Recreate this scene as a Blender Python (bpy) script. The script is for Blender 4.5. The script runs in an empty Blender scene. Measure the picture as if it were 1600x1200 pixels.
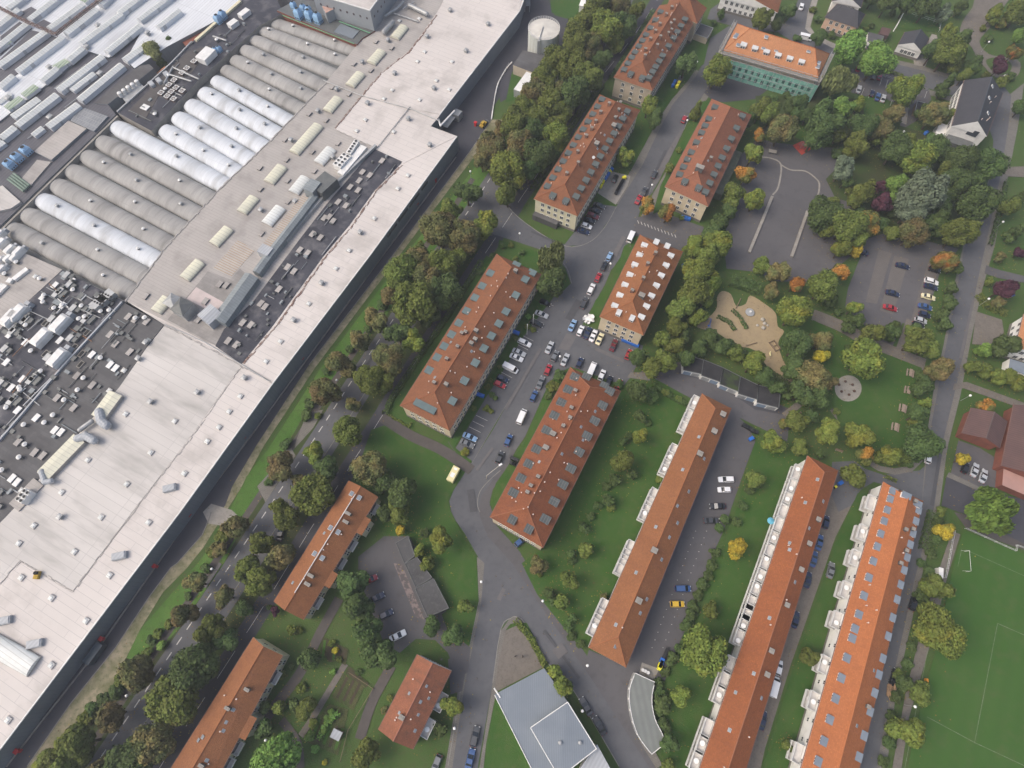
import bpy, math, random
from mathutils import Vector, Matrix
from mathutils.geometry import tessellate_polygon
R = math.radians
rnd = random.Random(7)
S = bpy.context.scene
COL = S.collection

# ---------------------------------------------------------------- camera, sky, sun, exposure
H = 175.0
FPX = 935.0
TILT = math.atan(395 / 935.0)
cd = bpy.data.cameras.new('camera')
cd.sensor_width = 36.0
cd.lens = 36.0 * FPX / 1600.0
cd.clip_start = 1.0
cd.clip_end = 6000
cam = bpy.data.objects.new('camera', cd)
COL.objects.link(cam)
cam.location = (0, 0, H)
cam.rotation_euler = (TILT, 0, 0)
S.camera = cam

SUN_EL, SUN_AZ = R(50), R(262)      # azimuth clockwise from +Y
w = bpy.data.worlds.new('World')
S.world = w
w.use_nodes = True
nt = w.node_tree
sky = nt.nodes.new('ShaderNodeTexSky')
sky.sky_type = 'NISHITA'
sky.sun_disc = False
sky.sun_elevation = SUN_EL
sky.sun_rotation = SUN_AZ
sky.air_density = 1.0
sky.dust_density = 6.0
sky.ozone_density = 0.6
nt.links.new(sky.outputs[0], nt.nodes['Background'].inputs[0])
nt.nodes['Background'].inputs[1].default_value = 0.15
ld = bpy.data.lights.new('sun', 'SUN')
ld.energy = 0.85
ld.angle = R(36)
ld.color = (1.0, 0.97, 0.93)
sun = bpy.data.objects.new('sun', ld)
COL.objects.link(sun)
d = Vector((math.sin(SUN_AZ) * math.cos(SUN_EL), math.cos(SUN_AZ) * math.cos(SUN_EL), math.sin(SUN_EL)))
sun.rotation_euler = d.to_track_quat('Z', 'Y').to_euler()
S.view_settings.view_transform = 'Standard'
S.view_settings.look = 'None'
S.view_settings.exposure = 0.45
S.view_settings.gamma = 1.0
S.cycles.max_bounces = 5
S.cycles.diffuse_bounces = 3
S.cycles.glossy_bounces = 2
S.cycles.transparent_max_bounces = 4

# ---------------------------------------------------------------- survey: where a point of the plan lies on the ground
CT, ST = math.cos(TILT), math.sin(TILT)
def G(x, y, h=0.0):
    a = (x - 800) / FPX
    b = -(y - 600) / FPX
    k = (H - h) / (CT - b * ST)
    return Vector((a * k, (ST + b * CT) * k, h))
def T(i, j, pts):                     # tile coordinates of the survey sheets
    return [(400 * i + x / 3.0, 400 * j + y / 3.0) for x, y in pts]
YAW = -0.488
E1 = Vector((math.sin(0.488), math.cos(0.488), 0))
E2 = Vector((math.cos(0.488), -math.sin(0.488), 0))

# ---------------------------------------------------------------- materials
MATS = {}
def _n(t, k, **kw):
    n = t.nodes.new(k)
    for a, b in kw.items():
        setattr(n, a, b)
    return n
def mat(name, col, col2=None, scale=0.3, rough=0.85, col3=None, scale3=3.0, amt3=0.5, metal=0.0, spec=0.3,
        bump=0.0, bscale=4.0, rot=0.0, stretch=(1, 1, 1), seams=None, obj=False, lo=0.35, hi=0.65, stripes=None, rand=0.0, emit=None):
    """procedural material: base col mixed with col2 by a broad noise, col3 by a fine one; seams: (w,h,colour,width); stripes: (period, colour, amount)"""
    if name in MATS:
        return MATS[name]
    m = bpy.data.materials.new(name)
    m.use_nodes = True
    t = m.node_tree
    b = t.nodes['Principled BSDF']
    b.inputs['Roughness'].default_value = rough
    b.inputs['Metallic'].default_value = metal
    b.inputs['Specular IOR Level'].default_value = spec
    if obj:
        src = _n(t, 'ShaderNodeTexCoord').outputs['Object']
    else:
        src = _n(t, 'ShaderNodeNewGeometry').outputs['Position']
    mp = _n(t, 'ShaderNodeMapping')
    mp.inputs['Rotation'].default_value = (0, 0, rot)
    t.links.new(src, mp.inputs[0])
    mp2 = _n(t, 'ShaderNodeMapping')
    mp2.inputs['Scale'].default_value = stretch
    t.links.new(mp.outputs[0], mp2.inputs[0])
    cur = None
    c4 = lambda c: (c[0], c[1], c[2], 1)
    def mix(fac, a, bb):
        x = _n(t, 'ShaderNodeMix', data_type='RGBA')
        if isinstance(fac, float): x.inputs[0].default_value = fac
        else: t.links.new(fac, x.inputs[0])
        for s_, i in ((a, 6), (bb, 7)):
            if isinstance(s_, tuple): x.inputs[i].default_value = c4(s_)
            else: t.links.new(s_, x.inputs[i])
        return x.outputs[2]
    def noise(sc, det=5, lo_=0.35, hi_=0.65, vec=mp2.outputs[0], ro=0.6):
        n = _n(t, 'ShaderNodeTexNoise')
        n.inputs['Scale'].default_value = sc
        n.inputs['Detail'].default_value = det
        n.inputs['Roughness'].default_value = ro
        t.links.new(vec, n.inputs['Vector'])
        r = _n(t, 'ShaderNodeMapRange')
        r.inputs[1].default_value = lo_
        r.inputs[2].default_value = hi_
        t.links.new(n.outputs[0], r.inputs[0])
        return r.outputs[0]
    cur = col
    if col2: cur = mix(noise(scale, lo_=lo, hi_=hi), cur, col2)
    if col3:
        f = noise(scale3, 4, 0.5, 0.75)
        ml = _n(t, 'ShaderNodeMath', operation='MULTIPLY'); ml.inputs[1].default_value = amt3
        t.links.new(f, ml.inputs[0])
        cur = mix(ml.outputs[0], cur, col3)
    if stripes:
        wv = _n(t, 'ShaderNodeTexWave', wave_type='BANDS', bands_direction='X')
        wv.inputs['Scale'].default_value = 0.314159 / stripes[0]
        t.links.new(mp.outputs[0], wv.inputs[0])
        ml = _n(t, 'ShaderNodeMath', operation='MULTIPLY'); ml.inputs[1].default_value = stripes[2]
        t.links.new(wv.outputs[1], ml.inputs[0])
        cur = mix(ml.outputs[0], cur, stripes[1])
    if seams:
        bt = _n(t, 'ShaderNodeTexBrick')
        bt.inputs['Scale'].default_value = 1.0
        bt.inputs['Brick Width'].default_value = seams[0]
        bt.inputs['Row Height'].default_value = seams[1]
        bt.inputs['Mortar Size'].default_value = seams[3]
        bt.inputs['Mortar Smooth'].default_value = 0.3
        bt.offset = seams[4] if len(seams) > 4 else 0.5
        bt.inputs['Color1'].default_value = (1, 1, 1, 1)
        v = seams[5] if len(seams) > 5 else 0.94
        bt.inputs['Color2'].default_value = (v, v, v, 1)
        t.links.new(mp.outputs[0], bt.inputs['Vector'])
        mm = _n(t, 'ShaderNodeMix', data_type='RGBA', blend_type='MULTIPLY'); mm.inputs[0].default_value = 1.0
        if isinstance(cur, tuple): mm.inputs[6].default_value = c4(cur)
        else: t.links.new(cur, mm.inputs[6])
        t.links.new(bt.outputs[0], mm.inputs[7])
        cur = mix(bt.outputs['Fac'], mm.outputs[2], seams[2])
    if rand:
        oi = _n(t, 'ShaderNodeObjectInfo')
        hs = _n(t, 'ShaderNodeHueSaturation')
        r = _n(t, 'ShaderNodeMapRange'); r.inputs[3].default_value = 1 - rand; r.inputs[4].default_value = 1 + rand
        t.links.new(oi.outputs['Random'], r.inputs[0]); t.links.new(r.outputs[0], hs.inputs['Value'])
        if isinstance(cur, tuple): hs.inputs['Color'].default_value = c4(cur)
        else: t.links.new(cur, hs.inputs['Color'])
        cur = hs.outputs[0]
    if isinstance(cur, tuple): b.inputs['Base Color'].default_value = c4(cur)
    else: t.links.new(cur, b.inputs['Base Color'])
    if bump:
        n = _n(t, 'ShaderNodeTexNoise'); n.inputs['Scale'].default_value = bscale; n.inputs['Detail'].default_value = 4
        t.links.new(mp2.outputs[0], n.inputs['Vector'])
        bp = _n(t, 'ShaderNodeBump'); bp.inputs['Strength'].default_value = bump; bp.inputs['Distance'].default_value = 0.3
        t.links.new(n.outputs[0], bp.inputs['Height']); t.links.new(bp.outputs[0], b.inputs['Normal'])
    MATS[name] = m
    return m

RT = 0.488
grassM = mat('grass', (0.042, 0.090, 0.015), (0.062, 0.100, 0.024), 0.05, col3=(0.07, 0.068, 0.028), scale3=0.8, amt3=0.6, bump=0.5, bscale=3)
lawnM = mat('lawn', (0.032, 0.088, 0.011), (0.048, 0.098, 0.017), 0.10, col3=(0.085, 0.095, 0.032), scale3=0.45, amt3=0.5, bump=0.4, bscale=5)
roughgrassM = mat('rough_grass', (0.05, 0.075, 0.02), (0.09, 0.085, 0.035), 0.2, col3=(0.03, 0.05, 0.012), scale3=1.5, amt3=0.7, bump=0.6, bscale=3)
vergeM = mat('verge_grass', (0.052, 0.128, 0.016), (0.085, 0.165, 0.03), 0.1, col3=(0.05, 0.07, 0.02), scale3=0.7, amt3=0.6, bump=0.5, bscale=4)
soilM = mat('garden_soil', (0.075, 0.055, 0.035), (0.05, 0.06, 0.02), 0.4, col3=(0.03, 0.05, 0.012), scale3=1.5, amt3=0.9)
floorM = mat('leaf_litter', (0.040, 0.048, 0.018), (0.040, 0.072, 0.016), 0.15, col3=(0.07, 0.05, 0.02), scale3=1.2, amt3=0.5)
fieldM = mat('pitch_grass', (0.036, 0.098, 0.012), (0.047, 0.107, 0.018), 0.05, col3=(0.075, 0.10, 0.03), scale3=0.25, amt3=0.6, rot=RT, stripes=(4.2, (0.036, 0.090, 0.013), 0.3))
asphM = mat('asphalt', (0.092, 0.095, 0.103), (0.110, 0.113, 0.121), 0.12, col3=(0.074, 0.076, 0.083), scale3=0.6, amt3=0.6)
asphD = mat('dark_asphalt', (0.052, 0.052, 0.062), (0.064, 0.064, 0.074), 0.1, col3=(0.048, 0.046, 0.052), scale3=0.5, amt3=0.6)
asphB = mat('brownish_asphalt', (0.089, 0.087, 0.092), (0.104, 0.101, 0.105), 0.1, col3=(0.064, 0.061, 0.064), scale3=0.4, amt3=0.6)
patchM = mat('asphalt_patch', (0.135, 0.13, 0.13), (0.115, 0.11, 0.112), 0.5)
paveM = mat('paving', (0.185, 0.175, 0.155), (0.155, 0.148, 0.133), 0.3, rot=RT, seams=(0.9, 0.45, (0.09, 0.085, 0.075), 0.02), col3=(0.10, 0.09, 0.08), scale3=1, amt3=0.5)
pathM = mat('gravel_path', (0.165, 0.148, 0.128), (0.138, 0.124, 0.108), 0.5, col3=(0.08, 0.07, 0.05), scale3=2, amt3=0.5)
pathD = mat('dark_path', (0.092, 0.082, 0.076), (0.076, 0.068, 0.064), 0.5)
sandM = mat('sand', (0.34, 0.265, 0.155), (0.30, 0.235, 0.145), 0.3, col3=(0.20, 0.15, 0.10), scale3=0.9, amt3=0.5, bump=0.3, bscale=3)
dirtM = mat('dry_sandy_verge', (0.30, 0.26, 0.18), (0.14, 0.14, 0.07), 0.3, col3=(0.08, 0.10, 0.035), scale3=0.9, amt3=0.9)
concM = mat('concrete', (0.30, 0.28, 0.25), (0.24, 0.225, 0.20), 0.4, col3=(0.16, 0.15, 0.13), scale3=1.5, amt3=0.5)
kerbM = mat('kerb_stone', (0.25, 0.24, 0.22), (0.18, 0.175, 0.16), 0.8)
pitchM = mat('faded_pitch_paint', (0.20, 0.24, 0.16), (0.10, 0.15, 0.06), 1.0)
lineM = mat('road_paint', (0.62, 0.61, 0.58), (0.42, 0.41, 0.39), 1.5)
pinkpatchM = mat('faded_concrete', (0.22, 0.18, 0.17), (0.10, 0.09, 0.09), 0.9, lo=0.45, hi=0.55)
redmatM = mat('red_rubber', (0.50, 0.07, 0.045), (0.38, 0.06, 0.04), 0.8)
def tile(name, c1, c2, c3, a=0.8):
    c1 = (c1[0] * .94, c1[1] * 1.08, c1[2] * .98); c2 = (c2[0] * .84, c2[1] * .94, c2[2] * .86)
    return mat(name, c1, c2, 0.14, rough=0.8, col3=c3, scale3=0.55, amt3=min(1, a + .15), stretch=(.45, 1.6, 1), rot=RT, seams=(0.33, 0.42, tuple(x * 0.72 for x in c1), 0.05, 0.0, 0.74), bump=0.35, bscale=6, lo=0.3, hi=0.7)
tileA = tile('red_clay_tiles', (0.30, 0.108, 0.056), (0.235, 0.084, 0.048), (0.135, 0.066, 0.046))
tileB = tile('orange_clay_tiles', (0.345, 0.126, 0.058), (0.285, 0.104, 0.05), (0.20, 0.08, 0.045), 0.5)
tileC = tile('bright_orange_tiles', (0.50, 0.155, 0.062), (0.44, 0.135, 0.055), (0.30, 0.10, 0.05), 0.4)
tileD = tile('new_orange_tiles', (0.56, 0.225, 0.115), (0.50, 0.20, 0.105), (0.42, 0.17, 0.09), 0.3)
tileE = tile('weathered_salmon_tiles', (0.34, 0.115, 0.068), (0.26, 0.09, 0.06), (0.12, 0.075, 0.055), 1.0)
slateM = mat('dark_slate', (0.062, 0.062, 0.070), (0.052, 0.052, 0.058), 0.3, rot=RT, seams=(0.5, 0.3, (0.04, 0.04, 0.045), 0.03, 0.5, 0.85), rough=0.6)
brownM = mat('brown_sheet_roof', (0.13, 0.078, 0.070), (0.10, 0.062, 0.058), 0.3, rot=-1.02, stripes=(0.7, (0.075, 0.045, 0.042), 0.6))
bluegreyM = mat('blue_grey_zinc', (0.215, 0.245, 0.275), (0.185, 0.215, 0.245), 0.2, rough=0.45, metal=0.15, rot=0.0, stripes=(0.55, (0.15, 0.175, 0.205), 0.5))
zincL = mat('pale_zinc', (0.42, 0.44, 0.46), (0.36, 0.38, 0.4), 0.2, rough=0.5, rot=0.6, stripes=(0.9, (0.28, 0.3, 0.32), 0.6))
dormerM = mat('verdigris_grey_sheet', (0.105, 0.122, 0.115), (0.085, 0.10, 0.098), 0.8, rough=0.6)
dormerL = mat('light_blue_grey_sheet', (0.20, 0.235, 0.275), (0.165, 0.195, 0.23), 0.5, rough=0.5)
membM = mat('white_roof_membrane', (0.60, 0.56, 0.525), (0.535, 0.50, 0.47), 0.035, rough=0.7, rot=RT, seams=(14, 2.1, (0.40, 0.38, 0.37), 0.05, 0.3, 0.975), col3=(0.36, 0.335, 0.31), scale3=0.09, amt3=0.9)
membG = mat('greyish_roof_membrane', (0.57, 0.545, 0.515), (0.48, 0.46, 0.435), 0.05, rough=0.7, rot=RT, stretch=(0.35, 1.4, 1), seams=(16, 2.4, (0.40, 0.385, 0.37), 0.06, 0.0, 0.96), col3=(0.31, 0.30, 0.28), scale3=0.11, amt3=0.95)
membB = mat('beige_roof_felt', (0.41, 0.385, 0.36), (0.35, 0.33, 0.31), 0.06, rough=0.85, rot=RT, seams=(12, 1.1, (0.29, 0.27, 0.25), 0.05, 0.5, 0.96), col3=(0.23, 0.215, 0.20), scale3=0.15, amt3=0.7)
bitM = mat('black_bitumen', (0.028, 0.030, 0.042), (0.055, 0.057, 0.072), 0.08, rough=0.7, rot=RT, seams=(8, 1.1, (0.075, 0.075, 0.085), 0.03), col3=(0.20, 0.195, 0.20), scale3=0.22, amt3=0.75)
bitG = mat('grey_bitumen', (0.115, 0.115, 0.118), (0.08, 0.078, 0.08), 0.12, rough=0.8, rot=RT, seams=(9, 1.1, (0.08, 0.08, 0.08), 0.04, 0.5, 0.88), col3=(0.15, 0.15, 0.15), scale3=0.3, amt3=0.5)
barG = mat('grey_barrel_felt', (0.375, 0.368, 0.352), (0.30, 0.295, 0.283), 0.10, rough=0.8, rot=RT, stretch=(1.6, 0.25, 1), seams=(1.6, 30, (0.28, 0.275, 0.265), 0.07, 0.0, 0.92), col3=(0.17, 0.165, 0.158), scale3=0.18, amt3=0.95)
barW = mat('white_barrel_coating', (0.60, 0.63, 0.66), (0.51, 0.54, 0.57), 0.10, rough=0.6, rot=RT, stretch=(1.6, 0.25, 1), seams=(1.6, 30, (0.48, 0.51, 0.54), 0.06, 0.0, 0.95), col3=(0.27, 0.27, 0.265), scale3=0.14, amt3=0.8)
shedL = mat('pale_corrugated_sheet', (0.66, 0.685, 0.71), (0.57, 0.595, 0.62), 0.05, rough=0.6, rot=RT, stretch=(1, 0.3, 1), seams=(1.3, 30, (0.4, 0.415, 0.43), 0.06, 0.0, 0.93), col3=(0.33, 0.345, 0.36), scale3=0.12, amt3=0.6)
shedD = mat('dark_corrugated_sheet', (0.085, 0.085, 0.10), (0.12, 0.12, 0.135), 0.06, rough=0.7, rot=RT, stripes=(1.2, (0.06, 0.06, 0.07), 0.5), col3=(0.15, 0.145, 0.15), scale3=0.2, amt3=0.5)
skyL = mat('cream_translucent_sheet', (0.62, 0.61, 0.48), (0.55, 0.54, 0.44), 0.3, rough=0.4, rot=RT, seams=(30, 1.2, (0.44, 0.44, 0.36), 0.08, 0.0, 0.97))
skyW = mat('white_translucent_sheet', (0.68, 0.70, 0.68), (0.58, 0.60, 0.58), 0.3, rough=0.4, rot=RT, seams=(30, 1.1, (0.46, 0.47, 0.45), 0.08, 0.0, 0.95))
greenglassM = mat('green_tinted_glazing', (0.22, 0.30, 0.20), (0.3, 0.38, 0.27), 0.5, rough=0.3, rot=RT, seams=(0.9, 30, (0.55, 0.57, 0.52), 0.12, 0.0))
wallF = mat('blue_grey_cladding', (0.20, 0.225, 0.25), (0.17, 0.195, 0.22), 0.1, rough=0.5, spec=0.4, rot=RT, seams=(30, 1.2, (0.13, 0.15, 0.17), 0.03, 0.0))
towerM = mat('grey_tower_cladding', (0.31, 0.33, 0.35), (0.27, 0.29, 0.31), 0.1, rough=0.6, rot=RT)
creamM = mat('cream_render', (0.62, 0.53, 0.37), (0.55, 0.47, 0.33), 0.2, col3=(0.42, 0.36, 0.26), scale3=0.5, amt3=0.4)
yellowM = mat('pale_yellow_render', (0.64, 0.60, 0.42), (0.57, 0.53, 0.38), 0.2, col3=(0.44, 0.41, 0.3), scale3=0.5, amt3=0.4)
beigeM = mat('weathered_beige_render', (0.50, 0.425, 0.33), (0.43, 0.365, 0.28), 0.2, col3=(0.3, 0.26, 0.2), scale3=0.5, amt3=0.6)
whiteM = mat('white_render', (0.82, 0.81, 0.77), (0.74, 0.73, 0.70), 0.2, col3=(0.46, 0.45, 0.42), scale3=0.5, amt3=0.4)
peachM = mat('peach_render', (0.68, 0.46, 0.33), (0.62, 0.42, 0.3), 0.2)
plinthM = mat('grey_plinth', (0.19, 0.175, 0.155), (0.15, 0.14, 0.125), 0.4)
glassM = mat('window_glass', (0.035, 0.042, 0.05), (0.06, 0.07, 0.08), 0.3, rough=0.15, spec=0.6)
frameM = mat('white_window_frame', (0.66, 0.65, 0.62), rough=0.5)
metalM = mat('galvanised_metal', (0.42, 0.43, 0.43), (0.32, 0.33, 0.33), 0.6, rough=0.5, metal=0.3)
metalD = mat('dark_grey_metal', (0.11, 0.12, 0.12), (0.15, 0.155, 0.15), 0.6, rough=0.5, metal=0.2)
whitemet = mat('white_painted_metal', (0.74, 0.74, 0.72), (0.62, 0.62, 0.6), 0.6, rough=0.5)
blueM = mat('light_blue_cladding', (0.30, 0.48, 0.68), (0.25, 0.42, 0.62), 0.6, rough=0.5)
brickM = mat('chimney_brick', (0.20, 0.085, 0.055), (0.14, 0.065, 0.045), 1.2, seams=(0.25, 0.08, (0.2, 0.17, 0.14), 0.012))
brickW = mat('brick_wall', (0.24, 0.085, 0.055), (0.18, 0.07, 0.05), 0.5)
woodM = mat('weathered_wood', (0.22, 0.165, 0.11), (0.16, 0.12, 0.085), 1.0)
rustM = mat('rusty_strip', (0.30, 0.16, 0.09), (0.16, 0.11, 0.08), 0.4)
redM = mat('red_paint', (0.50, 0.025, 0.03), rough=0.5)
greenM = mat('green_painted_steel', (0.10, 0.33, 0.17), rough=0.5)
netM = mat('green_scaffold_netting', (0.15, 0.40, 0.31), (0.28, 0.54, 0.45), 0.35, rough=0.9, rot=-0.35, seams=(2.5, 2.0, (0.30, 0.45, 0.38), 0.06, 0.0, 0.8), col3=(0.09, 0.27, 0.21), scale3=1.0, amt3=0.7)
barkM = mat('bark', (0.085, 0.062, 0.042), (0.055, 0.042, 0.03), 1.5)
blackM = mat('black_rubber', (0.015, 0.015, 0.016), rough=0.8)
binB = mat('blue_plastic', (0.03, 0.14, 0.50), rough=0.5)
binY = mat('yellow_plastic', (0.78, 0.72, 0.04), rough=0.5)
binK = mat('black_plastic', (0.03, 0.032, 0.035), rough=0.5)
stoneM = mat('pale_stone', (0.42, 0.39, 0.34), (0.32, 0.3, 0.26), 1.0)
whiteP = mat('white_plastic', (0.80, 0.80, 0.78), rough=0.5)
yellowP = mat('cream_yellow_paint', (0.72, 0.66, 0.36), (0.66, 0.6, 0.33), 1.0, rough=0.5)
orangeP = mat('orange_paint', (0.75, 0.30, 0.03), rough=0.5)
clothM = mat('dark_clothes', (0.03, 0.03, 0.035), rough=0.9)
clothB = mat('blue_jeans', (0.06, 0.09, 0.16), rough=0.9)
skinM = mat('skin', (0.45, 0.27, 0.19), rough=0.6)
hairM = mat('hair', (0.05, 0.03, 0.02), rough=0.8)

# ---------------------------------------------------------------- mesh building
class MB:
    def __init__(s): s.v = []; s.f = []; s.m = []
    def face(s, pts, m=0):
        i = len(s.v); s.v += [tuple(p) for p in pts]; s.f.append(tuple(range(i, i + len(pts)))); s.m.append(m)
    def box(s, c, size, ang=0.0, m=0, taper=1.0):
        ca, sa = math.cos(ang), math.sin(ang); i = len(s.v); hx, hy, hz = size[0] / 2, size[1] / 2, size[2] / 2
        for z, k in ((-hz, 1.0), (hz, taper)):
            for x, y in ((-hx, -hy), (hx, -hy), (hx, hy), (-hx, hy)):
                x *= k; y *= k
                s.v.append((c[0] + x * ca - y * sa, c[1] + x * sa + y * ca, c[2] + z))
        for q in ((0, 3, 2, 1), (4, 5, 6, 7), (0, 1, 5, 4), (1, 2, 6, 5), (2, 3, 7, 6), (3, 0, 4, 7)):
            s.f.append(tuple(i + a for a in q)); s.m.append(m)
    def prism(s, pts, z0, z1, m=0, mside=None, bottom=False):
        """polygon (any outline) from z0 to z1"""
        P = [Vector((p[0], p[1], 0)) for p in pts]
        area = sum(P[k].x * P[(k + 1) % len(P)].y - P[(k + 1) % len(P)].x * P[k].y for k in range(len(P)))
        if area < 0: P.reverse()
        n = len(P); i = len(s.v); ms = m if mside is None else mside
        s.v += [(p.x, p.y, z1) for p in P]
        tris = tessellate_polygon([P])
        for t in tris:
            a, b, c = [P[k] for k in t]
            if (b - a).cross(c - a).z < 0: t = (t[0], t[2], t[1])
            s.f.append(tuple(i + k for k in t)); s.m.append(m)
        if z1 > z0 + 1e-6:
            j = len(s.v); s.v += [(p.x, p.y, z0) for p in P] + [(p.x, p.y, z1) for p in P]
            for k in range(n):
                l = (k + 1) % n
                s.f.append((j + k, j + l, j + n + l, j + n + k)); s.m.append(ms)
            if bottom:
                for t in tris:
                    a, b, c = [P[k] for k in t]
                    if (b - a).cross(c - a).z > 0: t = (t[0], t[2], t[1])
                    s.f.append(tuple(j + k for k in t)); s.m.append(ms)
    def tube(s, a, b, r, n=8, m=0, r2=None, caps=True):
        a, b = Vector(a), Vector(b); r2 = r if r2 is None else r2
        z = (b - a).normalized(); x = z.orthogonal().normalized(); y = z.cross(x); i = len(s.v)
        for p, q in ((a, r), (b, r2)):
            for k in range(n):
                t = 2 * math.pi * k / n
                s.v.append(tuple(p + x * (q * math.cos(t)) + y * (q * math.sin(t))))
        for k in range(n):
            l = (k + 1) % n; s.f.append((i + k, i + l, i + n + l, i + n + k)); s.m.append(m)
        if caps:
            s.f.append(tuple(i + k for k in reversed(range(n)))); s.m.append(m)
            s.f.append(tuple(i + n + k for k in range(n))); s.m.append(m)
    def ball(s, c, r, m=0, nu=8, nv=5, sz=1.0):
        i = len(s.v)
        for a in range(1, nv):
            t = math.pi * a / nv
            for k in range(nu):
                u = 2 * math.pi * k / nu
                s.v.append((c[0] + r * math.sin(t) * math.cos(u), c[1] + r * math.sin(t) * math.sin(u), c[2] + r * sz * math.cos(t)))
        top = len(s.v); s.v.append((c[0], c[1], c[2] + r * sz)); s.v.append((c[0], c[1], c[2] - r * sz))
        for a in range(nv - 2):
            for k in range(nu):
                l = (k + 1) % nu
                s.f.append((i + a * nu + k, i + (a + 1) * nu + k, i + (a + 1) * nu + l, i + a * nu + l)); s.m.append(m)
        for k in range(nu):
            l = (k + 1) % nu
            s.f.append((top, i + k, i + l)); s.m.append(m)
            b = i + (nv - 2) * nu
            s.f.append((top + 1, b + l, b + k)); s.m.append(m)
    def mesh(s, name, mats, off=(0, 0, 0), smooth=False):
        me = bpy.data.meshes.new(name)
        ox, oy, oz = off
        me.from_pydata([(x - ox, y - oy, z - oz) for x, y, z in s.v], [], s.f)
        for mm in (mats if isinstance(mats, (list, tuple)) else [mats]): me.materials.append(mm)
        if any(s.m): me.polygons.foreach_set('material_index', s.m)
        if smooth: me.polygons.foreach_set('use_smooth', [True] * len(s.f))
        me.update()
        return me
    def build(s, name, mats, parent=None, smooth=False, off=None):
        if off is None: off = tuple(parent.get('_w', (0, 0, 0))) if parent is not None else (0, 0, 0)
        o = bpy.data.objects.new(name, s.mesh(name, mats, off, smooth)); COL.objects.link(o)
        if parent is not None:
            o.parent = parent; o['_w'] = list(off)
        else: o['_w'] = [0, 0, 0]
        return o
def tag(o, label=None, cat=None, group=None, kind=None):
    if label: o['label'] = label
    if cat: o['category'] = cat
    if group: o['group'] = group
    if kind: o['kind'] = kind
    return o
def thing(name, label, cat, loc=(0, 0, 0), group=None, rz=0.0):
    o = bpy.data.objects.new(name, None); COL.objects.link(o)
    o.empty_display_size = 0.5
    o.location = loc; o.rotation_euler = (0, 0, rz); o['_w'] = list(loc)
    return tag(o, label, cat, group)
def put(name, me, parent, loc, rz=0.0, scale=(1, 1, 1), m=None):
    """a part sharing mesh data, placed in world coordinates under an unrotated thing"""
    o = bpy.data.objects.new(name, me); COL.objects.link(o); o.parent = parent
    pw = parent.get('_w', (0, 0, 0)) if parent is not None else (0, 0, 0)
    o.location = (loc[0] - pw[0], loc[1] - pw[1], loc[2] - pw[2]); o.rotation_euler = (0, 0, rz); o.scale = scale
    if m is not None:
        o.material_slots[0].link = 'OBJECT'; o.material_slots[0].material = m
    o['_w'] = list(loc)
    return o
def copy_tree(o, parent=None):
    c = o.copy(); COL.objects.link(c); c.parent = parent
    for ch in o.children: copy_tree(ch, c)
    return c
ORD = ['first', 'second', 'third', 'fourth', 'fifth', 'sixth', 'seventh', 'eighth', 'ninth', 'tenth', 'eleventh', 'twelfth', 'thirteenth', 'fourteenth',
       'fifteenth', 'sixteenth', 'seventeenth', 'eighteenth', 'nineteenth', 'twentieth'] + ['twenty ' + q for q in ('first', 'second', 'third', 'fourth', 'fifth', 'sixth', 'seventh', 'eighth', 'ninth')] + ['thirtieth'] + \
      ['thirty ' + q for q in ('first', 'second', 'third', 'fourth', 'fifth', 'sixth', 'seventh', 'eighth', 'ninth')] + ['fortieth']
def smooth_line(pts, n=4, closed=False):
    out = []; N = len(pts)
    rng = range(N if closed else N - 1)
    for i in rng:
        p0 = pts[(i - 1) % N] if closed or i > 0 else pts[0]; p1 = pts[i]; p2 = pts[(i + 1) % N]
        p3 = pts[(i + 2) % N] if closed or i + 2 < N else pts[-1]
        for k in range(n):
            t = k / n
            out.append(tuple(0.5 * (2 * b + (c - a) * t + (2 * a - 5 * b + 4 * c - d_) * t * t + (3 * b - a - 3 * c + d_) * t ** 3) for a, b, c, d_ in zip(p0, p1, p2, p3)))
    if not closed: out.append(tuple(pts[-1]))
    return out
# ---------------------------------------------------------------- ground, roads, paths
LZ = [0.0]
POLYS = []
def gz(p):
    z = 0.0
    for P, zz, x0, x1, y0, y1 in POLYS:
        if zz > z and x0 < p[0] < x1 and y0 < p[1] < y1:
            c = False; j = len(P) - 1
            for i in range(len(P)):
                if (P[i][1] > p[1]) != (P[j][1] > p[1]) and p[0] < (P[j][0] - P[i][0]) * (p[1] - P[i][1]) / (P[j][1] - P[i][1]) + P[i][0]: c = not c
                j = i
            if c: z = zz
    return z
def reg(P, z):
    xs = [p[0] for p in P]; ys = [p[1] for p in P]
    POLYS.append(([(p[0], p[1]) for p in P], z, min(xs), max(xs), min(ys), max(ys)))
def GG(x, y):
    p = G(x, y); p.z = gz(p); return p
def sheet(name, pts, m, z=None, px=True, kind='structure', curve=0):
    if curve: pts = smooth_line(pts, curve, True)
    if z is None: LZ[0] += 0.0015; z = 0.02 + LZ[0]
    P = [G(*p) for p in pts] if px else pts
    reg(P, z); b = MB(); b.prism(P, z, z, 0)
    return tag(b.build(name, m), kind=kind)
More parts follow.
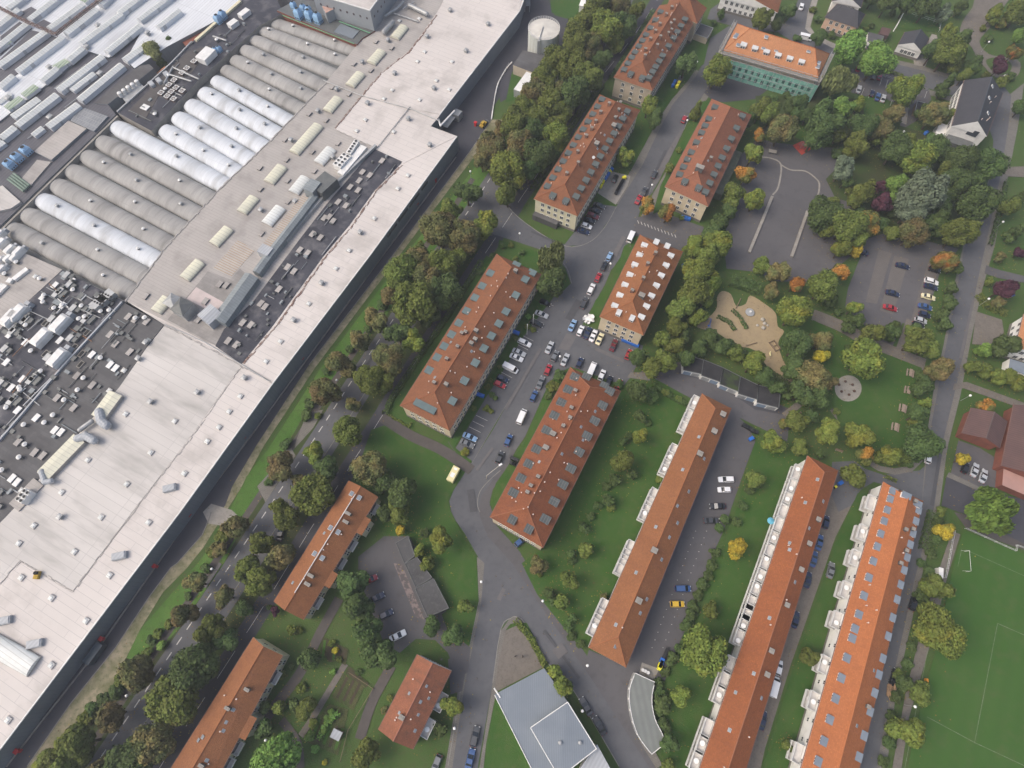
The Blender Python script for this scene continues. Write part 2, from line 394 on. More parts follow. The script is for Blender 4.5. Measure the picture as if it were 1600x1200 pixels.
def band(name, pts, wl, wr, m, z=None, curve=4, kind='structure'):
    """strip along a surveyed line, wl metres to the left and wr metres to the right of it"""
    L = smooth_line([G(*p) for p in pts], curve) if curve else [G(*p) for p in pts]
    L = [Vector(p) for p in L]; a = []; c = []
    for i, p in enumerate(L):
        t = (L[min(i + 1, len(L) - 1)] - L[max(i - 1, 0)]).normalized(); nrm = Vector((-t.y, t.x, 0))
        a.append(p + nrm * wl); c.append(p - nrm * wr)
    if z is None: LZ[0] += 0.0015; z = 0.02 + LZ[0]
    if wl > 0.5: reg(a + c[::-1], z)
    b = MB()
    for i in range(len(L) - 1):
        b.face([(q.x, q.y, z) for q in (c[i], c[i + 1], a[i + 1], a[i])])
    return tag(b.build(name, m), kind=kind)
def kerb(pts, m=None, wdt=0.22, hh=0.12, curve=4, name='kerb'):
    L = [Vector(p) for p in (smooth_line([G(*p) for p in pts], curve) if curve else [G(*p) for p in pts])]
    b = MB()
    for i in range(len(L) - 1):
        t = (L[i + 1] - L[i]); n_ = Vector((-t.y, t.x, 0)).normalized() * wdt / 2
        A, B, C_, D = L[i] + n_, L[i] - n_, L[i + 1] - n_, L[i + 1] + n_
        b.prism([A, B, C_, D], 0.0, hh)
    return tag(b.build(name, m or kerbM), kind='structure')

b = MB(); b.prism([(-2500, -1500, 0), (2500, -1500, 0), (2500, 4000, 0), (-2500, 4000, 0)], 0, 0)
tag(b.build('ground', grassM), kind='structure')

# factory yard and service road
sheet('yard_ground', [(-80, 1300), (10, 1197), (143, 1028), (300, 803), (400, 668), (640, 345), (716, 240), (850, 60), (880, -30), (-300, -60), (-300, 1300)], asphD)
sheet('dry_verge', [(43, 1197), (110, 1100), (180, 1013), (233, 933), (267, 887), (277, 880), (316, 836), (323, 820), (330, 800), (363, 760), (400, 697), (483, 570), (613, 400), (700, 283), (737, 233), (768, 187), (790, 187), (745, 240), (706, 290), (622, 402), (492, 575), (412, 697), (375, 765), (345, 812), (318, 855), (290, 890), (255, 925), (218, 985), (205, 1012), (178, 1067), (138, 1133), (88, 1190), (60, 1240), (20, 1240)], dirtM)
sheet('verge_strip', [(185, 1060), (205, 1012), (218, 985), (290, 903), (333, 850), (352, 812), (385, 745), (420, 700), (498, 580), (630, 402), (720, 290), (770, 225), (800, 200), (800, 240), (750, 310), (700, 370), (640, 430), (600, 500), (545, 560), (480, 640), (440, 710), (400, 780), (350, 880), (285, 975), (230, 1040), (180, 1080)], vergeM)
sheet('woodland_floor', [(60, 1220), (230, 1040), (285, 975), (350, 880), (400, 780), (440, 710), (480, 640), (545, 560), (600, 500), (640, 430), (700, 370), (760, 300), (800, 215), (850, 110), (900, 20), (925, -25), (1015, -25), (985, 60), (930, 130), (890, 195), (820, 300), (800, 345), (748, 410), (640, 575), (550, 700), (470, 840), (400, 950), (280, 1140), (240, 1220)], floorM, curve=0)
sheet('service_road', [(-80, 1300), (10, 1197), (143, 1028), (300, 803), (400, 668), (640, 345), (716, 236), (740, 200), (780, 130), (820, 60), (850, 0), (870, -30), (905, -30), (860, 30), (822, 75), (800, 115), (778, 140), (768, 185), (737, 233), (700, 283), (613, 400), (483, 570), (400, 697), (363, 760), (352, 790), (323, 820), (316, 836), (277, 880), (267, 887), (233, 933), (180, 1013), (110, 1100), (43, 1197), (-30, 1300)], asphD)
kerb([(43, 1197), (110, 1100), (180, 1013), (233, 933), (267, 887), (277, 880), (316, 836), (323, 820), (330, 800)], curve=0)
kerb([(483, 570), (613, 400), (700, 283), (737, 233), (768, 187)], curve=0)
sheet('concrete_pad', [(317, 800), (330, 787), (362, 797), (372, 806), (350, 822), (326, 818)], concM)
sheet('tank_yard', [(822, 75), (860, 22), (905, 35), (880, 72), (862, 100), (835, 118), (800, 150), (782, 160), (778, 140)], asphD)
sheet('tank_lawn', [(858, -10), (925, -10), (905, 33), (862, 20)], lawnM)
sheet('tank_green', [(800, 112), (834, 118), (826, 140), (818, 152), (790, 160)], lawnM)
kerb([(768, 187), (772, 160), (778, 132), (790, 110), (800, 98)], whiteM, 0.35, 0.5, 4, 'low_concrete_edging')

# avenue with dashed line, footpath beside it, second road
AV = [(120, 1240), (153, 1190), (230, 1076), (310, 957), (400, 823), (420, 793), (493, 683), (555, 587), (615, 498), (670, 415), (720, 347), (763, 283), (800, 228), (835, 177), (867, 133), (910, 77), (933, 43), (972, -20)]
band('footpath', [(x - 24, y - 4) for x, y in AV[1:12]], 1.0, 1.0, pathD)
for pp in ([(461, 700), (490, 668), (505, 640), (480, 645), (462, 690)], [(402, 760), (418, 742), (440, 710), (455, 700), (462, 712), (440, 745), (415, 785)]):
    sheet('paved_bay', pp, paveM)
band('avenue', AV, 1.8, 7.6, asphM, curve=3)
kerb([G2 for G2 in [(x + 31, y + 3) for x, y in AV[:9]]], curve=3)
R2 = [(240, 1215), (283, 1147), (402, 963), (477, 840), (557, 713), (597, 650), (640, 580), (747, 413), (800, 333), (817, 305), (888, 203), (928, 137), (993, 52), (1030, -5), (1050, -40)]
band('side_road', R2, 2.7, 2.6, asphD, curve=3)
def dashes(pts, on, off, wdt, name='road_marking', every=None):
    L = [Vector(p) for p in smooth_line([G(*p) for p in pts], 3)]
    b = MB(); acc = 0.0; per = on + off; z = 0.2
    for i in range(len(L) - 1):
        a, c = L[i], L[i + 1]; ln = (c - a).length; t = (c - a) / ln; n_ = Vector((-t.y, t.x, 0)) * wdt / 2
        s0 = -acc
        while s0 < ln:
            x0, x1 = max(s0, 0), min(s0 + on, ln)
            if x1 > x0 + 0.02:
                p, q = a + t * x0, a + t * x1
                b.face([(v.x, v.y, LZ[0] + 0.023) for v in (p - n_, q - n_, q + n_, p + n_)])
            s0 += per
        acc = (acc + ln) % per
    return tag(b.build(name, lineM), kind='structure')
LZ[0] += 0.002
dashes(AV, 2.1, 2.1, 0.26)
dashes([p for p in R2], 7.5, 5.0, 0.13)
# cross street and roundabout mouth
sheet('cross_street', [(758, 300), (775, 296), (800, 330), (826, 352), (860, 374), (893, 386), (925, 376), (947, 352), (960, 325), (1000, 330), (985, 380), (957, 420), (893, 446), (884, 420), (868, 398), (838, 388), (805, 377), (770, 366), (745, 350)], asphM)
# pavements and courts under the main street
sheet('pavement', [(1087, 108), (1100, 118), (1058, 175), (1030, 213), (1004, 262), (975, 322), (962, 318), (992, 250), (1020, 200), (1050, 155), (1076, 125)], paveM)
sheet('pavement', [(1100, 145), (1092, 160), (1078, 190), (1065, 235), (1042, 265), (1022, 300), (1003, 335), (992, 360), (1010, 362), (1035, 300), (1040, 272), (1060, 240), (1075, 205), (1090, 175), (1108, 150)], paveM)
sheet('parking_court', [(963, 323), (932, 318), (880, 385), (905, 383), (930, 375), (950, 345)], asphM)
sheet('bin_yard', [(934, 302), (948, 266), (985, 275), (981, 290), (962, 320)], concM)
sheet('forecourt', [(995, 340), (1030, 330), (1100, 355), (1093, 372), (1082, 382), (1065, 392), (1000, 368), (980, 372)], asphB)
sheet('main_street', [(1087, 120), (1100, 95), (1110, 60), (1140, 40), (1150, 75), (1130, 100), (1105, 140), (1092, 157), (1077, 187), (1057, 220), (1030, 283), (1000, 330), (985, 372), (957, 417), (945, 445), (935, 463), (910, 507), (1005, 540), (998, 565), (985, 590), (975, 602), (892, 573), (870, 585), (857, 600), (820, 683), (800, 712), (778, 745), (768, 760), (753, 775), (750, 800), (767, 840), (800, 880), (840, 940), (913, 1030), (943, 1073), (1027, 1197), (1050, 1235), (985, 1235), (967, 1197), (897, 1080), (853, 1033), (820, 975), (805, 963), (797, 965), (783, 980), (770, 1067), (747, 1197), (742, 1240), (692, 1240), (700, 1197), (720, 1077), (733, 1013), (748, 940), (750, 885), (747, 870), (725, 832), (706, 805), (702, 783), (712, 758), (733, 730), (770, 672), (800, 617), (845, 535), (883, 463), (893, 443), (885, 420), (905, 385), (940, 362), (963, 323), (1004, 258), (1025, 213), (1050, 165)], asphM)
sheet('pavement', [(745, 870), (757, 880), (752, 940), (738, 1013), (725, 1077), (708, 1190), (704, 1230), (690, 1230), (697, 1190), (716, 1077), (731, 1010), (743, 940)], paveM)
sheet('pavement', [(770, 1067), (783, 985), (795, 968), (806, 963), (822, 973), (853, 1033), (848, 1035), (818, 985), (806, 973), (797, 975), (790, 985), (778, 1067), (760, 1160), (752, 1230), (744, 1230)], paveM)
sheet('pavement', [(748, 795), (752, 775), (770, 750), (790, 722), (800, 700), (806, 704), (790, 735), (770, 765), (765, 785), (775, 820), (812, 862), (850, 925), (900, 1000), (935, 1050), (1040, 1215), (1025, 1215), (925, 1062), (840, 940), (800, 880), (762, 838), (750, 808)], asphB)
sheet('bay_parking', [(893, 443), (883, 463), (845, 535), (800, 617), (738, 722), (712, 700), (760, 620), (790, 570), (815, 525), (838, 478), (862, 462)], asphM)
kerb([(893, 450), (845, 538), (800, 617), (738, 722), (712, 760)], wdt=0.16, hh=0.05, curve=0)
kerb([(748, 940), (733, 1013), (720, 1077), (700, 1197)], curve=3)
kerb([(770, 1067), (783, 982), (798, 966), (808, 964), (820, 974), (853, 1033), (897, 1080), (967, 1197)], curve=3)
kerb([(943, 1073), (913, 1030), (840, 940), (800, 880), (767, 840), (750, 803)], wdt=0.16, hh=0.05, curve=3)
kerb([(750, 800), (746, 788), (750, 768), (765, 750), (782, 735)], kerbM, 0.18, 0.1)
kerb([(843, 388), (868, 398), (886, 420), (893, 443)], curve=4)
kerb([(775, 296), (800, 330), (826, 352), (860, 374), (893, 386), (925, 376), (947, 352), (963, 323)], wdt=0.2, curve=4)
sheet('asphalt_patch', [(785, 918), (790, 921), (782, 939), (776, 936)], patchM)
sheet('asphalt_patch', [(885, 521), (901, 525), (889, 548), (872, 545)], patchM)
sheet('asphalt_patch', [(1062, 205), (1070, 200), (1040, 262), (1018, 300), (1024, 270)], patchM)
sheet('school_driveway', [(1100, 145), (1112, 130), (1130, 108), (1160, 125), (1200, 140), (1180, 155), (1130, 160), (1112, 156)], asphD)
sheet('garage_drive', [(1000, 582), (1018, 570), (1072, 565), (1235, 640), (1230, 690), (1195, 672), (1170, 660), (1150, 650), (1100, 618), (1090, 628), (1060, 612), (1020, 590)], asphB)
sheet('garage_apron', [(1065, 575), (1170, 620), (1240, 640), (1232, 650), (1180, 640), (1120, 600), (1060, 583)], asphD)
sheet('drive_threshold', [(985, 582), (1018, 582), (1015, 595), (980, 590)], paveM)
sheet('row_yard', [(1143, 640), (1170, 668), (1180, 690), (1165, 730), (1130, 830), (1090, 920), (1070, 990), (1040, 1060), (1025, 1100), (1005, 1060), (985, 1100), (1025, 1180), (1010, 1175), (940, 1075), (915, 1035), (920, 1015), (978, 1040), (1060, 830)], asphB)
sheet('row_yard_patch', [(1003, 1035), (1030, 1045), (1022, 1062), (998, 1055)], concM)
sheet('garden_path', [(1310, 748), (1360, 735), (1390, 742), (1345, 765), (1320, 800), (1297, 850), (1270, 930), (1240, 1010), (1200, 1120), (1175, 1200), (1165, 1240), (1195, 1240), (1225, 1130), (1265, 1000), (1300, 880), (1335, 800), (1355, 765)][:0] or [(1300, 745), (1335, 745), (1330, 790), (1305, 840), (1270, 940), (1235, 1040), (1195, 1170), (1180, 1240), (1140, 1240), (1195, 1060), (1285, 800)], pathM)
sheet('east_loop_road', [(1300, 722), (1335, 720), (1350, 732), (1380, 742), (1437, 735), (1452, 722), (1460, 745), (1462, 790), (1440, 785), (1400, 762), (1365, 753), (1345, 765), (1330, 790), (1310, 800), (1298, 770)], asphM)
sheet('loop_pavement', [(1350, 722), (1372, 736), (1398, 742), (1425, 737), (1442, 720), (1436, 713), (1420, 728), (1398, 732), (1375, 728), (1358, 716)], paveM)
sheet('east_pavement', [(1600, 130), (1590, 200), (1572, 290), (1555, 380), (1535, 450), (1517, 530), (1500, 620), (1480, 700), (1468, 790), (1440, 900), (1400, 1080), (1380, 1240), (1330, 1240), (1350, 1150), (1400, 960), (1440, 790), (1448, 680), (1460, 600), (1474, 540), (1492, 440), (1508, 370), (1545, 280), (1565, 200), (1575, 150)], paveM)
sheet('east_road', [(1560, 125), (1580, 150), (1575, 200), (1562, 280), (1545, 360), (1527, 440), (1508, 540), (1490, 620), (1473, 690), (1460, 790), (1430, 900), (1395, 1060), (1362, 1240), (1325, 1240), (1345, 1150), (1395, 960), (1440, 790), (1446, 735), (1452, 680), (1465, 610), (1480, 530), (1497, 440), (1510, 370), (1547, 280), (1552, 220), (1545, 200), (1560, 150)], asphM)
sheet('north_street', [(1385, 105), (1392, 92), (1440, 105), (1500, 125), (1560, 135), (1555, 155), (1490, 150), (1440, 135), (1385, 120)], asphM)
sheet('north_pavement', [(1380, 122), (1440, 137), (1490, 152), (1505, 158), (1500, 163), (1440, 145), (1378, 128)], paveM)
sheet('north_pavement', [(1385, 90), (1440, 103), (1510, 125), (1512, 130), (1440, 110), (1385, 97)], paveM)
sheet('residential_street', [(1130, 0), (1110, 15), (1105, 30), (1170, 48), (1215, 50), (1245, 70), (1290, 92), (1310, 80), (1280, 60), (1258, 45), (1262, 20), (1275, -25), (1255, -25), (1240, 20), (1225, 38), (1190, 30), (1150, 10)], asphM)
sheet('house_pavement', [(1258, 45), (1262, 20), (1275, -20), (1284, -20), (1272, 20), (1266, 42), (1275, 55), (1312, 72), (1310, 80), (1275, 62)], concM)
sheet('school_car_park', [(1330, 108), (1400, 118), (1450, 138), (1455, 155), (1430, 190), (1405, 205), (1410, 165), (1330, 145)], asphB)
sheet('gate_path', [(1413, 160), (1420, 165), (1416, 195), (1408, 192)], concM)
sheet('bus_turning_area', [(1530, -20), (1585, -20), (1565, 15), (1545, 45), (1530, 65), (1545, 85), (1575, 90), (1594, 98), (1590, 118), (1570, 125), (1550, 117), (1530, 95), (1515, 70), (1500, 60), (1503, 35), (1520, 10)], pathM, curve=3)
sheet('planted_island', smooth_line([(1540, 95), (1562, 90), (1580, 100), (1575, 115), (1555, 115)], 4, True), grassM)
# school playground, sand, park
sheet('playground_asphalt', [(1150, 250), (1185, 215), (1205, 222), (1250, 228), (1280, 225), (1310, 232), (1322, 250), (1295, 285), (1305, 310), (1345, 320), (1350, 395), (1330, 400), (1280, 440), (1215, 440), (1180, 425), (1135, 420), (1130, 370), (1145, 330), (1160, 300)], asphB)
sheet('east_car_park', [(1345, 370), (1390, 360), (1440, 375), (1500, 385), (1490, 400), (1470, 420), (1455, 470), (1440, 510), (1410, 505), (1395, 540), (1405, 548), (1385, 540), (1320, 480), (1325, 450), (1345, 400)], asphB)
sheet('car_park_bays', [(1373, 390), (1393, 396), (1370, 475), (1352, 472)], mat('bay_paving', (0.155, 0.142, 0.132), (0.135, 0.124, 0.116), .5, rot=RT, seams=(.4, .2, (.08, .075, .072), .02)))
sheet('car_park_bays', [(1397, 400), (1420, 405), (1395, 492), (1375, 485)], mat('bay_paving', (0.155, 0.142, 0.132), (0.135, 0.124, 0.116), .5, rot=RT, seams=(.4, .2, (.08, .075, .072), .02)))
sheet('car_park_bays', [(1450, 410), (1468, 414), (1440, 516), (1420, 512)], mat('bay_paving', (0.155, 0.142, 0.132), (0.135, 0.124, 0.116), .5, rot=RT, seams=(.4, .2, (.08, .075, .072), .02)))
sheet('sandpit', smooth_line([(1128, 455), (1142, 460), (1150, 478), (1165, 475), (1172, 462), (1195, 475), (1212, 490), (1215, 510), (1225, 518), (1216, 535), (1222, 560), (1235, 585), (1240, 602), (1230, 600), (1205, 582), (1180, 548), (1150, 540), (1120, 520), (1090, 512), (1087, 500), (1108, 495), (1120, 480), (1120, 465)], 3, True), sandM)
band('park_path', [(1270, 492), (1310, 508), (1350, 530), (1390, 548), (1445, 570)], 2.2, 2.2, pathM)
band('park_path', [(1310, 530), (1320, 560), (1345, 572)], 0.8, 0.8, pathM)
band('park_path', [(1300, 640), (1312, 655), (1330, 662)], 0.8, 0.8, pathM)
band('park_path', [(1405, 548), (1415, 520), (1422, 500)], 1.2, 1.2, pathM)
band('park_path', [(1225, 650), (1250, 630), (1262, 615)], 1.0, 1.0, pathM)
sheet('park_lawn', [(1270, 500), (1345, 538), (1440, 575), (1432, 640), (1415, 700), (1360, 700), (1310, 660), (1290, 600), (1275, 550)], lawnM)
sheet('round_plaza', [(1325 + 21 * math.cos(a * math.pi / 12), 607 + 20.5 * math.sin(a * math.pi / 12)) for a in range(24)], mat('pale_plaza_gravel', (0.30, 0.285, 0.25), (0.25, 0.235, 0.205), .5, col3=(.18, .17, .15), scale3=2, amt3=.5))
sheet('little_green', smooth_line([(1345, 255), (1360, 243), (1385, 255), (1410, 270), (1405, 285), (1370, 285), (1350, 278)], 4, True), lawnM)
sheet('wood_floor', [(1290, 280), (1320, 250), (1330, 210), (1400, 195), (1470, 215), (1545, 245), (1525, 330), (1500, 390), (1440, 375), (1390, 362), (1350, 375), (1345, 320), (1305, 310)], floorM)
sheet('wood_floor', [(1180, 150), (1260, 150), (1340, 155), (1410, 190), (1400, 200), (1330, 212), (1318, 232), (1250, 228), (1215, 212), (1190, 210)], floorM)
sheet('lawn', smooth_line([(1355, 150), (1395, 160), (1400, 180), (1370, 190), (1350, 178)], 3, True), lawnM)
sheet('lawn', [(1240, 185), (1262, 195), (1262, 222), (1240, 215)], lawnM)
# lawns among the blocks
sheet('lawn', [(580, 672), (600, 665), (720, 722), (733, 728), (700, 780), (706, 810), (745, 872), (748, 940), (733, 1012), (700, 1000), (690, 960), (640, 850), (600, 840), (570, 790), (560, 730)], lawnM)
sheet('lawn', [(970, 610), (1000, 600), (1090, 640), (1075, 680), (960, 930), (935, 1010), (905, 1010), (840, 930), (815, 880), (850, 856)], lawnM)
sheet('lawn', [(1180, 690), (1220, 700), (1262, 712), (1232, 795), (1190, 900), (1090, 1200), (1040, 1200), (1020, 1120), (1050, 1030), (1095, 930), (1140, 830), (1165, 745)], lawnM)
sheet('lawn', [(1340, 770), (1372, 775), (1330, 880), (1240, 1200), (1205, 1240), (1190, 1200), (1240, 1040), (1275, 940), (1310, 840)], lawnM)
sheet('lawn', [(855, 605), (885, 580), (780, 790), (765, 790), (775, 755), (820, 690)], lawnM)
sheet('lawn', [(640, 615), (655, 590), (773, 405), (760, 400), (618, 615), (605, 645), (645, 670), (650, 655), (628, 640)], lawnM)
sheet('lawn', [(1000, 150), (1018, 142), (1085, 60), (1110, 55), (1100, 100), (1085, 112), (1040, 165), (1000, 240), (985, 268), (970, 262), (985, 205)], lawnM)
sheet('lawn', [(730, 612), (760, 600), (815, 520), (846, 430), (870, 458), (815, 530), (780, 590), (740, 650), (710, 700), (737, 720), (735, 727), (690, 695)], lawnM)
sheet('lawn', [(960, 430), (975, 385), (1000, 370), (968, 430), (935, 495), (915, 505), (930, 470)], lawnM)
sheet('lawn', [(1090, 160), (1110, 157), (1040, 292), (1030, 330), (1020, 335), (1032, 290), (1060, 235)], lawnM)
sheet('corner_lawn', [(780, 375), (830, 390), (860, 405), (885, 425), (890, 445), (870, 465), (840, 460), (846, 428), (776, 397)], lawnM)
sheet('garage_court', [(600, 838), (640, 838), (700, 960), (735, 1012), (732, 1050), (715, 1060), (700, 1020), (680, 1000), (650, 998), (625, 1020), (600, 1005), (560, 900), (560, 870)], asphB)
sheet('concrete_patches', [(615, 880), (628, 882), (663, 968), (650, 965)], pinkpatchM)
sheet('drive_apron', [(700, 1030), (733, 1015), (722, 1080), (704, 1085)], asphB)
sheet('garage_lawn', [(640, 835), (700, 790), (745, 880), (733, 1010), (700, 985), (690, 960), (705, 950), (672, 900)], lawnM)
band('garden_track', [(530, 935), (500, 990), (470, 1050), (440, 1090), (410, 1130)], 1.3, 1.3, pathD)
band('garden_track', [(540, 1037), (520, 1070), (490, 1120), (470, 1150)], 0.8, 0.8, pathM)
band('garden_track', [(612, 1040), (598, 1065), (580, 1100), (562, 1155)], 1.3, 1.3, pathD)
band('garden_track', [(470, 1200), (465, 1160), (440, 1125)], 1.0, 1.0, pathD)
band('west_path', [(597, 652), (640, 680), (690, 703), (737, 735)], 1.6, 1.6, pathD)
band('entrance_path', [(700, 690), (720, 720)], 0.1, 0.1, pathD)
sheet('garden_plot', [(505, 995), (545, 1015), (540, 1040), (528, 1032), (515, 1035), (500, 1015)], soilM)
sheet('garden_plot', [(545, 1040), (577, 1068), (572, 1075), (540, 1052)], soilM)
sheet('garden_plot', [(535, 1052), (570, 1072), (552, 1110), (520, 1090)], roughgrassM)
sheet('garden_plot', [(515, 1100), (545, 1108), (535, 1150), (528, 1180), (480, 1160), (490, 1130)], roughgrassM)
sheet('forked_lawn', [(823, 973), (853, 1033), (850, 1045), (775, 1083), (780, 1050), (790, 990), (805, 973)], grassM)
sheet('plaza', [(790, 985), (806, 978), (815, 980), (848, 1043), (773, 1082), (778, 1040)], pathM)
sheet('lawn', [(775, 1090), (840, 1205), (845, 1240), (752, 1240), (760, 1160)], lawnM)
sheet('court_pavement', [(985, 1100), (1000, 1160), (1025, 1200), (1035, 1195), (1010, 1150)], paveM)
# sports field
sheet('sports_field', [(1505, 828), (1585, 860), (1680, 895), (1760, 1280), (1400, 1280), (1430, 1140), (1465, 1000), (1490, 880)], fieldM)
sheet('running_strip', [(1487, 830), (1500, 835), (1480, 900), (1452, 1010), (1420, 1120), (1405, 1220), (1390, 1220), (1415, 1080), (1445, 960), (1470, 880)], pathM)
sheet('field_track', [(1490, 800), (1510, 805), (1600, 835), (1660, 850), (1660, 885), (1600, 860), (1510, 827)], pathD)
LZ[0] += 0.002
for pts in ([(1507, 826), (1585, 861), (1586, 852), (1640, 872)], [(1508, 859), (1600, 900)], [(1502, 858), (1496, 885)], [(1558, 974), (1522, 1160)], [(1558, 974), (1640, 1010)], [(1448, 1120), (1522, 1160), (1640, 1215)], [(1449, 1015), (1413, 1200)], [(1489, 830), (1475, 903)]):
    band('pitch_line', pts, 0.06, 0.06, pitchM, curve=0)
sheet('east_garden_path', [(1540, 355), (1610, 365), (1610, 380), (1545, 372)][:0] or [(1560, 262), (1610, 260), (1610, 278), (1572, 276)], pathM)
sheet('hall_drive', [(1490, 600), (1510, 597), (1600, 630), (1600, 640), (1505, 607), (1488, 610)], pathM)
sheet('hall_yard', [(1497, 688), (1530, 700), (1565, 722), (1560, 760), (1530, 770), (1485, 740)], asphB)
sheet('hall_yard', [(1478, 745), (1532, 767), (1600, 780), (1600, 850), (1510, 805), (1470, 790)], asphD)
sheet('hall_kerb', [(1482, 738), (1532, 762), (1530, 768), (1478, 745)], paveM)
sheet('gravel_court', [(1525, 487), (1565, 500), (1568, 520), (1545, 540), (1518, 538)], pathM)
sheet('villa_drive', [(1540, 415), (1560, 422), (1600, 432), (1600, 442), (1560, 435), (1538, 428)], asphB)
sheet('house_drive', [(1427, 95), (1452, 70), (1463, 55), (1465, 62), (1445, 105), (1428, 102)], concM)
sheet('lawn', [(1408, 22), (1412, 20), (1470, 40), (1465, 50), (1400, 45)], lawnM)
# kinks of pale line inlays on the school playground
for pts in ([(1190, 246), (1205, 248), (1220, 258), (1216, 292), (1207, 305)], [(1220, 258), (1235, 266), (1258, 268), (1275, 280), (1280, 290), (1276, 310), (1264, 328)]):
    band('paving_inlay', pts, 0.3, 0.3, concM)
band('field_track', [(1395, 50), (1412, 20), (1418, 5)], 0.15, 0.15, whiteM)
LZ[0] += 0.002
# parking bay marks
def marks(name, p0, p1, q0, q1, n, wdt=0.12):
    b = MB(); A, B, C_, D = G(*p0), G(*p1), G(*q0), G(*q1)
    for i in range(n):
        t = i / (n - 1); a = A.lerp(C_, t); c = B.lerp(D, t); dr = (c - a).normalized(); nn = Vector((-dr.y, dr.x, 0)) * wdt / 2
        b.face([(v.x, v.y, LZ[0] + 0.023) for v in (a - nn, c - nn, c + nn, a + nn)])
    return tag(b.build(name, lineM), kind='structure')
t = lambda i, j, p: T(i, j, [p])[0]
marks('bay_marking', t(1, 1, (1000, 802)), t(1, 1, (1053, 828)), t(1, 1, (1032, 748)), t(1, 1, (1085, 773)), 3)
marks('bay_marking', t(1, 1, (1150, 545)), t(1, 1, (1200, 572)), t(2, 1, (150, 215)), t(2, 1, (195, 236)), 9)
marks('bay_marking', (996, 345), (998, 350), (1054, 367), (1056, 372), 12, 0.2)
for k, y in enumerate((30, 65, 100, 135, 175, 210, 245, 285, 320, 365, 405, 440, 480, 515, 570, 600, 640)):
    pass
marks('bay_marking', (1086, 830), (1087.3, 830), (1018, 1012), (1019.3, 1012), 17, 0.16)
marks('bay_marking', (1103, 830), (1104.3, 830), (1035, 1012), (1036.3, 1012), 17, 0.16)
marks('bay_marking', (1378, 122), (1374, 134), (1415, 136), (1411, 148), 5)
marks('bay_marking', (1345, 150), (1350, 138), (1390, 166), (1395, 154), 5)
marks('bay_marking', (1437, 140), (1433, 151), (1448, 143), (1444, 154), 2)

# repairs, manholes and drains in the roads
q_ = random.Random(21)
b = MB()
for x, y in ((900, 480), (875, 520), (845, 575), (815, 640), (770, 720), (735, 790), (745, 830), (775, 900), (790, 930), (850, 990), (885, 1020), (920, 1080), (760, 1000), (745, 1060), (735, 1130), (815, 920), (1000, 350), (1020, 300), (1050, 230), (940, 560), (890, 590), (920, 540), (880, 390), (830, 370), (985, 385), (785, 915), (1530, 450), (1510, 560), (1480, 700), (1448, 800), (1550, 330), (1140, 730), (1100, 850), (1060, 960), (1160, 650), (1300, 640), (655, 940), (690, 1030), (735, 1105), (706, 1105), (512, 664), (236, 1072), (1010, 1080), (960, 1120)):
    p = G(x, y); b.tube((p.x, p.y, 0), (p.x, p.y, gz(p) + .006), .34, 10)
tag(b.build('road_manhole_covers', mat('manhole_iron', (0.13, 0.12, 0.115), (0.05, 0.05, 0.05), 3)), kind='structure')
darkp = mat('fresh_tar_patch', (0.066, 0.068, 0.074), (0.08, 0.08, 0.086), .8)
for k, (a, c, wd) in enumerate((((845, 545), (790, 640), .5), ((905, 470), (888, 500), 1.2), ((770, 700), (745, 735), .4), ((850, 985), (905, 1060), .35), ((870, 1010), (880, 1024), 1.6), ((735, 765), (740, 800), 1.0), ((960, 400), (975, 370), .8), ((1040, 235), (1010, 300), .5), ((1520, 470), (1500, 560), .4), ((1470, 700), (1455, 790), .5), ((930, 545), (975, 565), .6), ((830, 362), (880, 384), .4), ((345, 880), (320, 918), .5), ((560, 590), (590, 545), .4))):
    band('tar_patch', [a, c], wd, wd, darkp if k % 2 else patchM, curve=0)

bedM = mat('bed_soil', (0.07, 0.05, 0.032), (0.05, 0.045, 0.025), 1.0)
for k in range(6):
    f = k / 6.0; a = (538 + 30 * f, 1056 + 14 * f); c = (522 + 30 * f, 1088 + 14 * f); band('garden_bed', [a, c], .35, .35, bedM if k % 2 else roughgrassM, curve=0)
for k in range(5):
    a = (500 + 9 * k, 1122 + 4 * k); c = (488 + 9 * k, 1155 + 4 * k); band('garden_bed', [a, c], .4, .4, bedM if k % 2 else vergeM, curve=0)
for k in range(4):
    a = (508 + 8 * k, 1000 + 4 * k); c = (505 + 8 * k, 1026 + 3 * k); band('garden_bed', [a, c], .35, .35, bedM if k % 2 else vergeM, curve=0)
# ---------------------------------------------------------------- the factory on the west side
HF = 7.0
def A_(i, j, x, y, h=HF):
    p = t(i, j, (x, y)); return G(p[0], p[1], h)
def section(par, name, pts, z, m, h0=None, edge=None):
    b = MB(); P = [G(x, y, HF) for x, y in pts]
    b.prism(P, h0 if h0 is not None else z - 0.25, z)
    return b.build(name, m, par)
fac = thing('factory_hall', 'vast flat pale roofed factory hall with blue grey side wall along the service road', 'factory', tuple(G(430, 600)))
OUT = [(715, 213), (578, 400), (427, 599), (282, 800), (0, 1172), (-90, 1290), (-330, 1290), (-60, 880), (20, 797), (187, 605), (230, 543), (258, 508), (197, 470), (260, 385), (350, 288), (415, 227), (510, 128), (573, 53), (650, -40), (830, -40), (812, 18), (687, 180), (673, 197)]
b = MB(); b.prism([G(x, y, HF) for x, y in OUT], 0, HF, 0, 1); b.build('hall_body', [membM, wallF], fac)
section(fac, 'roof_section', [(258, 508), (377, 571), (300, 680), (207, 800), (115, 923), (32, 875), (-60, 985), (-200, 1060), (-60, 880), (20, 797), (187, 605), (230, 543)], HF + 0.12, membG)
section(fac, 'roof_section', [(377, 571), (427, 598), (282, 798), (0, 1170), (-88, 1286), (-200, 1240), (-60, 990), (32, 878), (115, 927), (210, 800)], HF + 0.08, membM)
